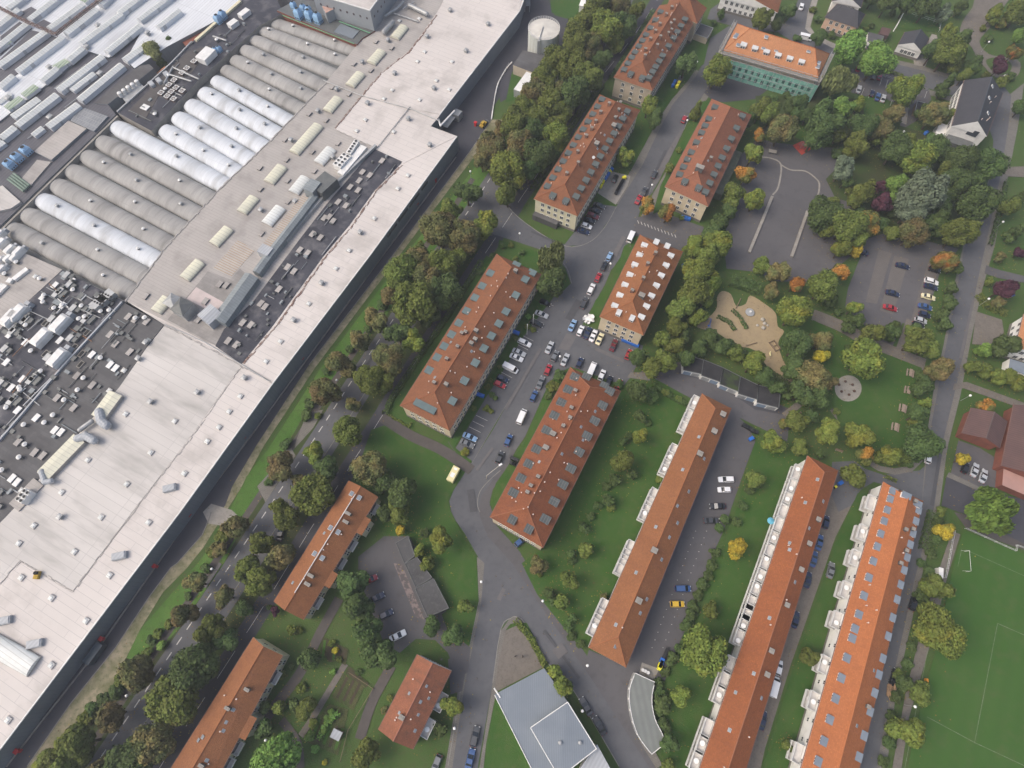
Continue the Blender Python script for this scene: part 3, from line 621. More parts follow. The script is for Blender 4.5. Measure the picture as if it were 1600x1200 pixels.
section(fac, 'roof_section', [(197, 470), (260, 385), (350, 288), (415, 227), (510, 128), (573, 53), (640, -30), (708, -30), (683, 20), (640, 80), (597, 113), (523, 200), (570, 225), (585, 232), (510, 320), (470, 372), (397, 470), (350, 515), (337, 540), (320, 533)], HF + 0.10, membB)
section(fac, 'roof_section', [(597, 113), (640, 80), (683, 20), (712, -30), (820, -30), (811, 18), (687, 179), (640, 170), (565, 150)], HF + 0.22, membM)
section(fac, 'roof_section', [(523, 202), (566, 151), (640, 171), (600, 225), (586, 231), (570, 224)], HF + 0.15, membM)
section(fac, 'roof_section', [(586, 232), (640, 168), (687, 181), (673, 198), (714, 213), (630, 256)], HF + 0.12, membM)
section(fac, 'roof_section', [(630, 257), (713, 214), (578, 399), (427, 597), (379, 570), (427, 515), (510, 400), (550, 353), (587, 300)], HF + 0.10, membM)
dk = section(fac, 'bitumen_roof', [(585, 233), (629, 253), (585, 298), (546, 352), (507, 398), (424, 512), (377, 569), (337, 541), (350, 515), (397, 470), (470, 372), (510, 320)], HF + 0.14, bitM)
# ragged brown flashing where pale roofs meet
def ragged(par, pts, m, z, wdt=0.45, name='flashing'):
    L = [G(x, y, HF) for x, y in pts]; b = MB()
    for i in range(len(L) - 1):
        n = max(2, int((L[i + 1] - L[i]).length / 1.2)); 
        for k in range(n):
            p = L[i].lerp(L[i + 1], (k + .5) / n); dr = (L[i + 1] - L[i])
            a = math.atan2(dr.y, dr.x)
            b.box((p.x + rnd.uniform(-.25, .25), p.y + rnd.uniform(-.2, .2), z), (1.3, wdt * rnd.uniform(.3, 1.5), 0.06 + 0.05 * rnd.random()), a + rnd.uniform(-.15, .15))
    return b.build(name, m, par)
flashM = mat('brown_flashing', (0.16, 0.10, 0.08), (0.28, 0.22, 0.19), 0.8, lo=.45, hi=.55)
greyfl = mat('grey_joint', (0.40, 0.38, 0.36), (0.27, 0.26, 0.25), 0.8)
ragged(fac, [(683, 24), (640, 82), (597, 114), (560, 158), (523, 202)], flashM, HF + .28, .5)
ragged(fac, [(628, 258), (587, 301), (550, 354), (510, 401), (427, 516), (382, 568)], flashM, HF + .2, .5)
ragged(fac, [(377, 573), (300, 683), (207, 802), (116, 923)], greyfl, HF + .14, .3)
ragged(fac, [(115, 924), (75, 900), (32, 877), (0, 912)], greyfl, HF + .14, .25)
ragged(fac, [(523, 203), (586, 231)], greyfl, HF + .2, .25)
ragged(fac, [(258, 509), (377, 572), (428, 599)], greyfl, HF + .2, .35)
ragged(fac, [(197, 471), (260, 386), (350, 289), (415, 228), (510, 129)], greyfl, HF + .25, .45, 'gutter')
# parapet pipes across the roof
for pts in ([(506, 127), (563, 150), (643, 172), (686, 190)], [(641, 168), (590, 232)], [(258, 508), (320, 535), (378, 570), (420, 596)]):
    b = MB(); L = [G(x, y, HF) for x, y in pts]
    for i in range(len(L) - 1): b.tube((L[i].x, L[i].y, HF + .45), (L[i + 1].x, L[i + 1].y, HF + .45), .14, 6)
    b.build('roof_pipe', metalM, fac)
# red hydrant boxes, kerb wall and wall lights along the foot of the long wall
for p in ((298, 805), (244, 884), (162, 997), (31, 1171), (383, 685), (473, 562), (536, 475), (594, 398), (651, 322), (679, 284), (742, 196)):
    g = G(*p); b = MB(); b.box((g.x + .3, g.y - .2, .8), (.8, .8, 1.6), YAW, taper=.85); b.box((g.x + .3, g.y - .2, 1.7), (1.1, 1.1, .2), YAW); b.build('red_hose_box', redM, fac)
b = MB()
for a, c in (((10, 1197), (143, 1028)), ((143, 1028), (300, 803)), ((300, 803), (400, 670)), ((400, 670), (597, 400)), ((597, 400), (640, 343)), ((640, 343), (712, 246))):
    p, q = G(*a) , G(*c); p += E2 * .2; q += E2 * .2; dr = (q - p); b.box(((p.x + q.x) / 2, (p.y + q.y) / 2, .2), (dr.length, .35, .4), math.atan2(dr.y, dr.x))
b.build('concrete_foot', concM, fac)
b = MB()
for f in range(60):
    p = G(0, 1172, HF).lerp(G(715, 213, HF), (f + .5) / 60)
b = MB(); L = [G(x, y, HF) for x, y in [(714, 214), (578, 400), (427, 599), (282, 800), (0, 1172), (-90, 1290)]]
for i in range(len(L) - 1):
    dr = L[i + 1] - L[i]; c = (L[i] + L[i + 1]) / 2; b.box((c.x, c.y, HF + .18), (dr.length, .28, .36), math.atan2(dr.y, dr.x))
L = [G(x, y, HF) for x, y in [(830, -30), (812, 18), (687, 180)]]
for i in range(len(L) - 1):
    dr = L[i + 1] - L[i]; c = (L[i] + L[i + 1]) / 2; b.box((c.x, c.y, HF + .2), (dr.length, .28, .4), math.atan2(dr.y, dr.x))
b.build('parapet', whitemet, fac)
# long dark window bands in the wall near the north end
for a, c in (((150 + 0, 0), (0, 0)),):
    pass
for (x0, y0), (x1, y1) in (((765, 905), (715, 970)), ((705, 975), (660, 1035)), ((650, 1045), (605, 1105)), ((800, 850), (772, 890))):
    p, q = A_(1, 0, x0, y0, 5.2), A_(1, 0, x1, y1, 5.2)
    # slide onto the wall plane
    W0, W1 = G(715, 213, HF), G(578, 400, HF); wd = (W1 - W0).normalized(); wn = Vector((-wd.y, wd.x, 0));
    if wn.dot(E2) < 0: wn = -wn
    b = MB()
    a_ = W0 + wd * (p - W0).dot(wd) + wn * .04; c_ = W0 + wd * (q - W0).dot(wd) + wn * .04
    cc = (a_ + c_) / 2; b.box((cc.x, cc.y, 5.2), ((c_ - a_).length, .08, 1.1), math.atan2(wd.y, wd.x)); b.build('window_band', glassM, fac)
# shared roof furniture
def mk(name, fn, mats, smooth=False):
    b = MB(); fn(b); return b.mesh(name, mats, smooth=smooth)
def f_hatch(b): b.box((0, 0, .2), (1.5, 1.5, .4)); b.box((0, 0, .5), (1.25, 1.25, .2), taper=.6, m=1)
hatch = mk('hatch', f_hatch, [membG, skyW])
def f_plain(b): b.box((0, 0, .25), (2.3, 1.5, .5)); b.box((0, 0, .55), (2.45, 1.65, .1), taper=.92, m=1)
rooflight = mk('rooflight', f_plain, [metalD, membB])
rooflightW = mk('rooflight_white', f_plain, [metalM, whitemet])
def f_vent(b):
    b.box((0, 0, .35), (1.5, 1.5, .7)); b.box((0, 0, 1.0), (1.1, 1.1, .6)); b.box((0, 0, 1.55), (1.9, 2.2, .5)); b.box((0, 0, 1.9), (1.9, 2.2, .2), taper=.4)
vent = mk('vent', lambda b: (f_vent(b), b.v.__setitem__(slice(None), [(x * .72, y * .72, z * .72) for x, y, z in b.v])), [metalM])
def f_cyl(b): b.tube((0, 0, 0), (0, 0, 1.0), .55, 12, 1); b.tube((0, 0, 1.0), (0, 0, 1.15), .75, 12, 0); b.tube((0, 0, 1.15), (0, 0, 1.5), .7, 12, 0, r2=.2)
cyl = mk('cyl_vent', f_cyl, [whitemet, metalD])
def f_ridge(L, W):
    def f(b):
        n = 10
        for k in range(n):
            a0, a1 = math.pi * k / n, math.pi * (k + 1) / n
            q = [(-W / 2 * math.cos(a), z) for a in (a0, a1) for z in (.45 + W * .22 * math.sin(a),)]
            b.face([(q[0][0], -L / 2, q[0][1]), (q[1][0], -L / 2, q[1][1]), (q[1][0], L / 2, q[1][1]), (q[0][0], L / 2, q[0][1])])
            b.face([(q[0][0], -L / 2, q[0][1]), (0, -L / 2, .45), (q[1][0], -L / 2, q[1][1])]); b.face([(q[1][0], L / 2, q[1][1]), (0, L / 2, .45), (q[0][0], L / 2, q[0][1])])
        b.box((0, 0, .24), (W + .1, L + .1, .42), m=1)
    return f
def addroof(par, name, me, tile_, pts, z=HF, ang=YAW, sc=(1, 1, 1), jit=.1, m=None):
    for x, y in pts:
        g = A_(tile_[0], tile_[1], x, y, z); put(name, me, par, (g.x, g.y, z), ang + rnd.uniform(-jit, jit) * .3, sc, m)
skyme = {}
def skylight(par, i, j, p, q, wdt, m, z=HF + .1):
    a, c = A_(i, j, p[0], p[1], z), A_(i, j, q[0], q[1], z); L = (c - a).length
    b = MB(); f_ridge(L, wdt)(b)
    me = b.mesh('skylight', [m, membB]); g = (a + c) / 2
    put('skylight', me, par, (g.x, g.y, z), math.atan2((c - a).y, (c - a).x) - math.pi / 2)
for p, q, wd, m in (((650, 185), (695, 130), 4.2, skyL), ((540, 303), (590, 245), 4.2, skyL), ((442, 408), (492, 350), 4.2, skyL), ((335, 527), (388, 465), 4.2, skyL), ((180, 722), (295, 592), 4.4, skyL),
                    ((295, 770), (355, 703), 4.4, skyW), ((62, 860), (125, 785), 4.4, skyL), ((178, 908), (235, 838), 4.4, skyW), ((52, 1055), (118, 978), 4.4, skyW)):
    skylight(fac, 1, 0, p, q, wd, m)
for p, q, wd, m in (((1005, 1150), (1075, 1075), 4.2, skyL), ((1135, 1000), (1195, 930), 4.2, skyL)): skylight(fac, 0, 0, p, q, wd, m)
for p, q, wd, m in (((868, 110), (942, 30), 4.2, skyL), ((735, 265), (790, 200), 4.2, skyL)): skylight(fac, 0, 1, p, q, wd, m)
skylight(fac, 0, 2, (-60, 600), (165, 725), 5.0, skyW)
addroof(fac, 'roof_vent', vent, (1, 0), [(650, 350), (803, 178), (910, 55), (1088, 120), (985, 245), (835, 420), (525, 490), (715, 563), (380, 425), (293, 527), (167, 663), (362, 743), (187, 950), (500, 297), (27, 990), (490, 1095), (815, 685), (620, 195)], HF + .15)
addroof(fac, 'roof_vent', vent, (1, 1), [(310, 132), (180, 305)], HF + .15)
addroof(fac, 'roof_vent', vent, (0, 1), [(712, 687), (930, 643), (690, 410), (655, 485), (1150, 575)], HF + .12)
addroof(fac, 'roof_vent', vent, (0, 2), [(290, 25)], HF + .12)
addroof(fac, 'rooflight', rooflight, (1, 0), [(563, 198), (460, 303), (540, 333), (358, 413), (437, 445), (250, 537), (330, 567), (137, 658), (265, 715), (145, 752), (275, 805), (150, 850), (20, 790), (22, 890), (152, 948), (385, 675), (637, 228), (27, 1098)], HF + .1, YAW + 1.57, (.85, .85, 1), m=None)
addroof(fac, 'roof_hatch', hatch, (1, 0), [(472, 615), (513, 563), (645, 620), (767, 470), (638, 425), (600, 465), (757, 290), (845, 380), (918, 292), (790, 245), (712, 823), (665, 885), (555, 1025), (437, 1175), (905, 422), (672, 100), (765, 90)], HF + .2)
addroof(fac, 'roof_hatch', hatch, (0, 1), [(590, 742), (820, 775), (708, 922), (413, 957), (595, 1070), (290, 1108), (1027, 803), (1127, 658), (1075, 730), (972, 870), (865, 1020)], HF + .12)
addroof(fac, 'roof_hatch', hatch, (0, 2), [(160, 65), (90, 148), (350, 187), (475, 25), (697, 50), (515, 297), (102, 308), (243, 403), (405, 510), (243, 718), (40, 975)], HF + .12)
addroof(fac, 'roof_hatch', hatch, (1, 1), [(375, 60), (248, 225), (115, 402), (48, 495)], HF + .12)
addroof(fac, 'paired_rooflight', rooflight, (1, 0), [(592, 757), (500, 810), (535, 825), (485, 850), (443, 880), (480, 895), (387, 950), (423, 967), (345, 1020), (322, 1025), (362, 1040), (267, 1100), (303, 1117), (207, 1175), (243, 1190)], HF + .15, YAW + 1.57)
addroof(fac, 'paired_rooflight', rooflight, (1, 1), [(110, 158), (25, 225), (45, 240), (150, 55), (180, 75)], HF + .15, YAW + 1.57)
addroof(fac, 'paired_rooflight', rooflight, (0, 1), [(1140, 315), (1178, 325), (1072, 400), (1110, 418), (1032, 135), (1062, 140), (965, 215), (932, 300), (685, 190)], HF + .15, YAW + 1.57)
def f_unit(b):
    b.box((0, 0, .5), (2.2, 3.2, 1.0)); b.box((0, 0, 1.1), (2.0, 3.0, .2), taper=.9)
unit = mk('unit', f_unit, [zincL])
addroof(fac, 'air_handling_unit', unit, (0, 2), [(565, 207), (25, 510), (170, 618)], HF + .1, YAW + 2.3, (.9, 1.15, 1))
addroof(fac, 'air_handling_unit', unit, (0, 1), [(800, 1090)], HF + .1, YAW + 2.3, (.9, 1.1, 1))
# chiller with its rows of fans
def chiller(par, i, j, p, q, wdt, rows, n, z=HF + .15):
    a, c = A_(i, j, p[0], p[1], z), A_(i, j, q[0], q[1], z); L = (c - a).length; g = (a + c) / 2; an = math.atan2((c - a).y, (c - a).x)
    b = MB(); b.box((g.x, g.y, z + 1.2), (L, wdt, 2.4), an); o = b.build('chiller', whitemet, par)
    dr = (c - a).normalized(); pr = Vector((-dr.y, dr.x, 0))
    for r_ in range(rows):
        for k in range(n):
            pnt = a + dr * (L * (k + .5) / n) + pr * ((r_ - (rows - 1) / 2) * wdt / rows)
            b = MB(); b.tube((pnt.x, pnt.y, z + 2.4), (pnt.x, pnt.y, z + 2.62), .55, 10); b.tube((pnt.x, pnt.y, z + 2.6), (pnt.x, pnt.y, z + 2.66), .42, 10, 1)
            b.build('fan', [metalM, blackM], o)
chiller(fac, 1, 0, (385, 800), (435, 745), 3.4, 2, 4)
chiller(fac, 1, 0, (440, 740), (480, 680), 2.0, 1, 5)
chiller(fac, 0, 1, (115, 1160), (160, 1105), 2.4, 2, 3)
b = MB(); a, c = A_(1, 0, 400, 830), A_(1, 0, 510, 700); g = (a + c) / 2; b.box((g.x, g.y, HF + .9), ((c - a).length, 2.6, 1.6), math.atan2((c - a).y, (c - a).x)); b.build('chiller_housing', whitemet, fac)
# long clerestory monitor between the beige and the black roofs
def ridge_box(par, name, pts, wdt, hh, m, z=HF, peak=.0, mat2=None):
    for i in range(len(pts) - 1):
        a, c = G(*pts[i], z), G(*pts[i + 1], z); g = (a + c) / 2; L = (c - a).length; dr = (c - a).normalized(); pr = Vector((-dr.y, dr.x, 0)) * wdt / 2
        b = MB(); b.box((g.x, g.y, z + hh / 2), (L, wdt, hh), math.atan2(dr.y, dr.x), 1 if mat2 else 0)
        if peak:
            A, B, C_, D = a + pr, a - pr, c - pr, c + pr; zt = z + hh
            r0, r1 = a, c
            V = lambda v, zz: (v.x, v.y, zz)
            b.face([V(B, zt), V(C_, zt), V(r1, zt + peak), V(r0, zt + peak)]); b.face([V(D, zt), V(A, zt), V(r0, zt + peak), V(r1, zt + peak)])
            b.face([V(A, zt), V(B, zt), V(r0, zt + peak)]); b.face([V(C_, zt), V(D, zt), V(r1, zt + peak)])
        b.build(name, [m, mat2] if mat2 else m, par)
monM = mat('grey_green_monitor', (0.26, 0.29, 0.30), (0.20, 0.225, 0.235), 0.4, rough=.55, rot=RT, seams=(30, .9, (0.16, 0.18, 0.19), .05, 0))
rustyR = mat('rust_streaked_sheet', (0.44, 0.41, 0.37), (0.36, 0.335, 0.31), 0.3, rot=RT, seams=(30, .85, (0.34, 0.24, 0.15), .12, 0))
ridge_box(fac, 'roof_monitor', [(347, 508), (398, 437)], 5.0, 2.6, monM, HF, 1.2)
ridge_box(fac, 'roof_monitor', [(404, 432), (425, 403), (470, 345), (495, 312)], 2.6, 2.4, monM, HF, .6)
ridge_box(fac, 'rust_streaked_canopy', [(420, 392), (484, 312)], 5.5, 1.0, rustyR, HF)
ridge_box(fac, 'monitor_gangway', [(420, 412), (515, 300), (588, 230)], .9, 1.3, metalM, HF)
ridge_box(fac, 'plant_room', [(498, 308), (522, 286)], 6.0, 4.0, metalD, HF)
ridge_box(fac, 'plant_room', [(487, 312), (500, 296)], 4.0, 4.6, monM, HF)
ridge_box(fac, 'plant_room', [(325, 508), (345, 490)], 5.6, 3.4, zincL, HF, .8)
ridge_box(fac, 'plant_room', [(415, 405), (424, 393)], 4.2, 3.2, zincL, HF)
# hip roofed turret and stack of ducts
g = A_(0, 1, 830, 230); 
b = MB(); b.box((g.x, g.y, HF + 1.2), (5, 4, 2.4), YAW); b.box((g.x, g.y, HF + 3.2), (5.4, 4.4, 1.6), YAW, taper=.1); b.build('turret', metalM, fac)
g = A_(0, 1, 880, 265); b = MB(); b.box((g.x, g.y, HF + 1.9), (5, 5, 3.8), YAW); b.box((g.x, g.y, HF + 4.6), (5.3, 5.3, 1.6), YAW, taper=.05, m=1); b.build('turret', [metalM, metalD], fac)
section(fac, 'pink_roof_patch', [(307, 449), (352, 474), (338, 492), (292, 467)], HF + .16, mat('pinkish_membrane', (0.55, 0.47, 0.45), (0.47, 0.41, 0.39), .4))
section(fac, 'grey_felt_patch', [(325, 424), (360, 437), (375, 420), (400, 440), (350, 515), (337, 540), (262, 500), (285, 472), (300, 455)], HF + .13, mat('grey_felt', (0.30, 0.285, 0.27), (0.22, 0.21, 0.20), .3, rot=RT, seams=(7, 1, (0.2, 0.19, 0.18), .03)))
section(fac, 'patched_sheet', [(345, 402), (378, 372), (400, 388), (365, 432)][:0] or [(333, 420), (372, 375), (398, 392), (362, 432)], HF + .17, rustyR)
# long cream skylight box on the grey roof of the lower part
def boxrow(par, i, j, p, q, wdt, hh, m, name, z=HF + .1, peak=.4, mat2=None):
    p2, q2 = t(i, j, p), t(i, j, q); ridge_box(par, name, [p2, q2], wdt, hh, m, z, peak, mat2)
boxrow(fac, 0, 1, (470, 765), (555, 650), 4.6, 1.4, skyL, 'raised_skylight', mat2=membB)
boxrow(fac, 0, 1, (215, 1035), (385, 860), 4.6, 1.4, skyL, 'raised_skylight', mat2=membB)
boxrow(fac, 0, 1, (70, 1180), (185, 1060), 4.0, .5, membB, 'roof_kerb', peak=0)
def duct(par, pts, r, m=zincL, z=HF + .8, i=0, j=1, name='air_duct'):
    b = MB(); L = [A_(i, j, *p, z) for p in pts]
    for k in range(len(L) - 1): b.tube(L[k], L[k + 1], r, 10)
    for p in L: b.ball(p, r * 1.02)
    return b.build(name, m, par)
duct(fac, [(465, 730), (475, 775), (500, 795)], 1.3, zincL, HF + 1.8)
duct(fac, [(365, 855), (405, 845), (440, 865)], 1.2, zincL, HF + 1.8)
duct(fac, [(375, 815), (430, 775)], .7, metalM, HF + 1.5)
duct(fac, [(400, 830), (365, 865)], .7, metalM, HF + 1.5)
duct(fac, [(195, 1010), (210, 1060), (240, 1055)], .8, zincL, HF + 1.6)
duct(fac, [(600, 150), (640, 105)], 1.0, metalM, HF + 1.6, 1, 0); duct(fac, [(605, 75), (660, 40), (690, 10)], .5, metalM, HF + 1.6, 1, 0)
duct(fac, [(720, 25), (800, 65)], .9, metalM, HF + 1.6, 1, 0); duct(fac, [(640, 60), (760, 100)], .3, metalM, HF + .9, 1, 0); duct(fac, [(690, 40), (740, 10)], .3, metalM, HF + 1.2, 1, 0)
duct(fac, [(850, 540), (865, 590), (930, 520)], .35, whitemet, HF - 1, 1, 0)
b = MB(); g = G(715, 185); b.box((g.x, g.y, 1.5), (3, 3, 3), YAW); b.box((g.x - 3, g.y - 4, 2.2), (2.2, 6, .3), YAW); b.build('loading_platform', metalM, fac)

# dark roofed part with all the plant
DR = [(97, 422), (192, 470), (100, 572), (0, 690), (-140, 860), (-300, 860), (-60, 590), (0, 515), (43, 472)]
ann = thing('plant_roof_hall', 'blackish roofed factory hall crowded with white vents, ducts and pipes', 'factory', tuple(G(60, 600)))
b = MB(); b.prism([G(x, y, HF) for x, y in DR], 0, HF - .1, 0, 1); b.build('hall_body', [bitM, wallF], ann)
def f_big(b):
    b.box((0, 0, 1.0), (3.2, 6.4, 2.0)); b.box((0, 0, 2.35), (3.2, 6.4, .7), taper=.75); b.box((0, 4.1, .9), (2.4, 1.8, 1.8), taper=.7, m=1)
big = mk('big_unit', f_big, [whitemet, zincL])
addroof(ann, 'air_handling_unit', big, (0, 1), [(297, 328), (210, 392), (287, 487), (65, 300), (100, 278)], HF)
addroof(ann, 'small_rooflight', rooflightW, (0, 1), [(35, 500), (125, 408), (50, 372), (110, 580), (58, 620), (88, 725), (285, 398), (345, 385), (298, 235), (205, 195), (390, 195), (262, 140), (340, 120)], HF - .1, YAW + 1.57)
addroof(ann, 'cylinder_vent', cyl, (0, 1), [(215, 190), (210, 222), (350, 165), (262, 250), (300, 235), (480, 265), (520, 260), (200, 545), (40, 715), (405, 290), (378, 300), (145, 245), (100, 620), (105, 632), (390, 240), (0, 800), (130, 330), (155, 450), (250, 510)], HF - .1)
def f_low(b): b.box((0, 0, .55), (1.6, 2.4, 1.1)); b.box((1.7, .3, .4), (1.3, 1.6, .8), m=1); b.box((.2, 1.7, .8), (.8, .8, 1.6), m=1)
lowu = mk('low_unit', f_low, [metalM, metalD])
addroof(ann, 'low_plant_unit', lowu, (0, 1), [(290, 170), (270, 185), (330, 140), (420, 290), (405, 305), (445, 240), (510, 200), (130, 300), (115, 310), (70, 345), (65, 360), (230, 480), (165, 575), (150, 590), (75, 670), (60, 685), (335, 390), (250, 300), (30, 440), (10, 600), (320, 95), (350, 250)], HF - .1)
for p in ((250, 240), (215, 315), (350, 430), (215, 460), (410, 360), (385, 460), (380, 510), (150, 655)):
    g = A_(0, 1, *p); b = MB(); b.box((g.x, g.y, HF + .12), (2.4, 1.4, .45), YAW + 1.57); b.box((g.x, g.y, HF + .36), (2.0, 1.0, .06), YAW + 1.57, 1); b.build('dark_skylight', [concM, blackM], ann)
for k, (p, q) in enumerate((((290, 235), (165, 420)), ((130, 350), (200, 290)), ((60, 470), (140, 385)), ((40, 340), (150, 410)), ((100, 240), (300, 330)), ((330, 340), (430, 400)), ((270, 200), (320, 240)), ((445, 190), (540, 260)), ((400, 400), (250, 560)), ((250, 560), (110, 700)), ((110, 640), (185, 700)), ((150, 530), (60, 640)), ((20, 700), (120, 620)), ((380, 250), (470, 290)), ((230, 130), (300, 190)))):
    duct(ann, [p, q], .14, [whitemet, metalM, rustM][k % 3], HF + .5, name='pipe')
for p in ((478, 228), (512, 203)):
    g = A_(0, 1, *p); b = MB(); b.box((g.x, g.y, HF + 1.1), (5.2, 3, 2.0), YAW + 2.1 - 1.57 + 0.9); 
    for k in range(-2, 3):
        for r_ in (-1, 1): b.tube((g.x + k * .95, g.y - k * .45 + r_ * .6, HF + 2.1), (g.x + k * .95, g.y - k * .45 + r_ * .6, HF + 2.2), .36, 8, 1)
    b.build('condenser', [metalM, blackM], ann)
# grey felt roofed strip hall
D2 = [(192, 472), (256, 507), (229, 542), (186, 605), (120, 680), (19, 796), (-62, 880), (-330, 1290), (-430, 1290), (-140, 860), (0, 690), (100, 572)]
gh = thing('felt_roof_hall', 'long narrow factory hall with grey felt roof dotted with round and square rooflights', 'factory', tuple(G(130, 640)))
b = MB(); b.prism([G(x, y, HF) for x, y in D2], 0, HF - .05, 0, 1); b.build('hall_body', [bitG, wallF], gh)
ridge_box(gh, 'roof_pipe', [(192, 473), (100, 573), (0, 690)], .5, .7, zincL, HF - .05)
addroof(gh, 'rooflight', rooflight, (0, 1), [(605, 287), (637, 300), (545, 415), (612, 452), (365, 563), (437, 607), (272, 667), (350, 713), (90, 873), (167, 922), (205, 937), (520, 370), (690, 310)], HF - .05, YAW + 1.57)
addroof(gh, 'rooflight', rooflightW, (0, 1), [(435, 465), (175, 760), (520, 512), (545, 528), (262, 818), (290, 828), (62, 1043), (85, 1062)], HF - .05, YAW + 1.57)
addroof(gh, 'round_rooflight', cyl, (0, 1), [(642, 297), (480, 483), (400, 577), (373, 633), (310, 680), (258, 750), (218, 785), (122, 795), (127, 887), (100, 947), (20, 1007), (685, 295)], HF - .05)
addroof(gh, 'small_white_box', hatch, (0, 1), [(515, 633), (583, 538), (690, 405), (195, 1012), (105, 1100)], HF - .05)

# barrel vaults
ba = thing('barrel_vault_hall', 'factory hall roofed by parallel grey and white barrel vaults', 'factory', tuple(G(180, 320)))
BW, BL = [], []
for k in range(8): BW.append(((8 + 23.6 * k, 350 - 22.8 * k), (207 + 20.4 * k, 455 - 24.2 * k)))
for p, q in (((250, 196), (370, 267)), ((270, 176), (390, 247)), ((290, 156), (410, 226)), ((311, 137), (430, 205)), ((330, 118), (450, 185)), ((345, 101), (469, 166)), ((360, 86), (487, 148)), ((375, 70), (504, 130)), ((389, 54), (523, 112)), ((402, 40), (541, 93)), ((417, 27), (557, 76))):
    BW.append((p, q))
white = {2, 7, 8, 9, 10, 11, 12}
ZB = 4.1
b = MB(); L0 = [G(x, y, 6) for x, y in [(-10, 372), (185, 182), (235, 203), (312, 122), (400, 25), (432, 20), (566, 68), (350, 290), (197, 470)]]
b.prism(L0, 0, ZB, 0, 1); b.build('hall_body', [metalD, concM], ba)
def spacing(i):
    a = BW[i]; o = BW[i + 1] if i + 1 < len(BW) and i != 7 else BW[i - 1]
    pa, qa, po = G(*a[0], 6), G(*a[1], 6), G(*o[0], 6); dr = (qa - pa).normalized(); pr = Vector((-dr.y, dr.x, 0)); return abs((po - pa).dot(pr))
for i, (p, q) in enumerate(BW):
    a, c = G(*p, 6), G(*q, 6); dr = (c - a).normalized(); c = c + dr * 2.5; a = a + dr * 1.2; pr = Vector((-dr.y, dr.x, 0)); wd = min(max(spacing(i), 5.0), 7.4) * .955; a = a - dr * .2; hh = wd * .30
    bb = MB(); n = 12; seg = 14
    for s_ in range(seg):
        for k in range(n):
            v = []
            for s2, k2 in ((s_, k), (s_ + 1, k), (s_ + 1, k + 1), (s_, k + 1)):
                u = s2 / seg; e = 1.0; 
                if i != 2 or True:
                    dist = u * (c - a).length
                    e = min(1.0, math.sqrt(max(0.0, 1 - max(0, 1 - dist / 1.6) ** 2)) * .2 + .8) if s2 == 0 else 1.0
                an = math.pi * k2 / n; pt = a.lerp(c, u) + pr * (-wd / 2 * math.cos(an) * e); v.append((pt.x, pt.y, ZB + .25 + hh * math.sin(an) * e))
            bb.face(v)
    for end, u in ((a, 0), (c, 1)):
        e = .8 if u == 0 else 1; v = [end + pr * (-wd / 2 * math.cos(math.pi * k / n) * e) for k in range(n + 1)]
        f = [(v[k].x, v[k].y, ZB + .25 + hh * math.sin(math.pi * k / n) * e) for k in range(n + 1)]; f += [(v[n].x, v[n].y, ZB), (v[0].x, v[0].y, ZB)]
        bb.face(f if u == 0 else f[::-1])
    for sd in (-1, 1):
        e0, e1 = a + pr * (wd / 2 * sd), c + pr * (wd / 2 * sd)
        bb.face([(e0.x, e0.y, ZB), (e1.x, e1.y, ZB), (e1.x, e1.y, ZB + .25), (e0.x, e0.y, ZB + .25)])
    bo = bb.build('barrel_vault', barW if i in white else barG, ba, smooth=False)
    if i in white: bo['label'] = 'white coated barrel vault'
    for f in ([.3, .72] if i % 3 == 0 else [.62] if i % 3 == 1 else [.15, .5, .82]):
        g = a.lerp(c, f + rnd.uniform(-.05, .05)); put('ridge_vent', vent if rnd.random() < .5 else cyl, ba, (g.x, g.y, ZB + .2 + hh), YAW, (.75, .75, .75))
b = MB()
for a, c in (((-10, 371), (184, 181)), ((236, 204), (318, 118), (400, 22))[:2], ((318, 118), (400, 22))):
    p, q = G(*a, 6.2), G(*c, 6.2); dr = q - p; g = (p + q) / 2; b.box((g.x, g.y, ZB + 1), (dr.length, .7, 2.4), math.atan2(dr.y, dr.x))
p, q = G(-10, 342 + 30, 6), G(197, 472, 6); dr = q - p; g = (p + q) / 2; b.box((g.x, g.y, ZB + .9), (dr.length, .5, 1.8), math.atan2(dr.y, dr.x))
b.build('edge_parapet', concM, ba)

# black flat roof with fan crates behind the vaults
an2 = thing('flat_roof_annex', 'black flat roofed factory annex with a cluster of white fan crates', 'factory', tuple(G(270, 130)))
b = MB(); b.prism([G(x, y, HF) for x, y in T(0, 0, [(552, 528), (708, 612), (935, 370), (1215, 120), (1330, 60), (1300, 0), (1330, -60), (1190, -60), (900, 195), (805, 300)])], 0, HF - .1, 0, 1); b.build('annex_body', [bitM, concM], an2)
section(an2, 'roof_patch', T(0, 0, [(600, 520), (740, 380), (880, 240), (990, 210), (900, 340), (760, 420), (680, 560)]), HF, mat('dark_brown_felt', (0.10, 0.092, 0.088), (0.075, 0.07, 0.068), .2, rot=RT, seams=(9, 1, (0.06, 0.055, 0.055), .04)))
def f_crate(b):
    b.box((0, 0, .4), (2.0, 2.0, .8))
    for s_ in (-1, 1):
        b.box((0, s_ * .9, .87), (2, .2, .14), m=1); b.box((s_ * .9, 0, .87), (.2, 2, .14), m=1)
    b.box((0, 0, .86), (2.3, .12, .1), .78, m=1); b.box((0, 0, .86), (2.3, .12, .1), -.78, m=1)
crate = mk('fan_crate', f_crate, [mat('dark_brown_mesh', (0.12, 0.09, 0.08)), whitemet])
addroof(an2, 'fan_crate', crate, (0, 0), [(913, 295), (880, 327), (820, 383), (797, 405), (830, 418), (858, 432), (760, 442), (808, 437), (788, 458), (818, 470), (858, 348)], HF - .1, jit=0)
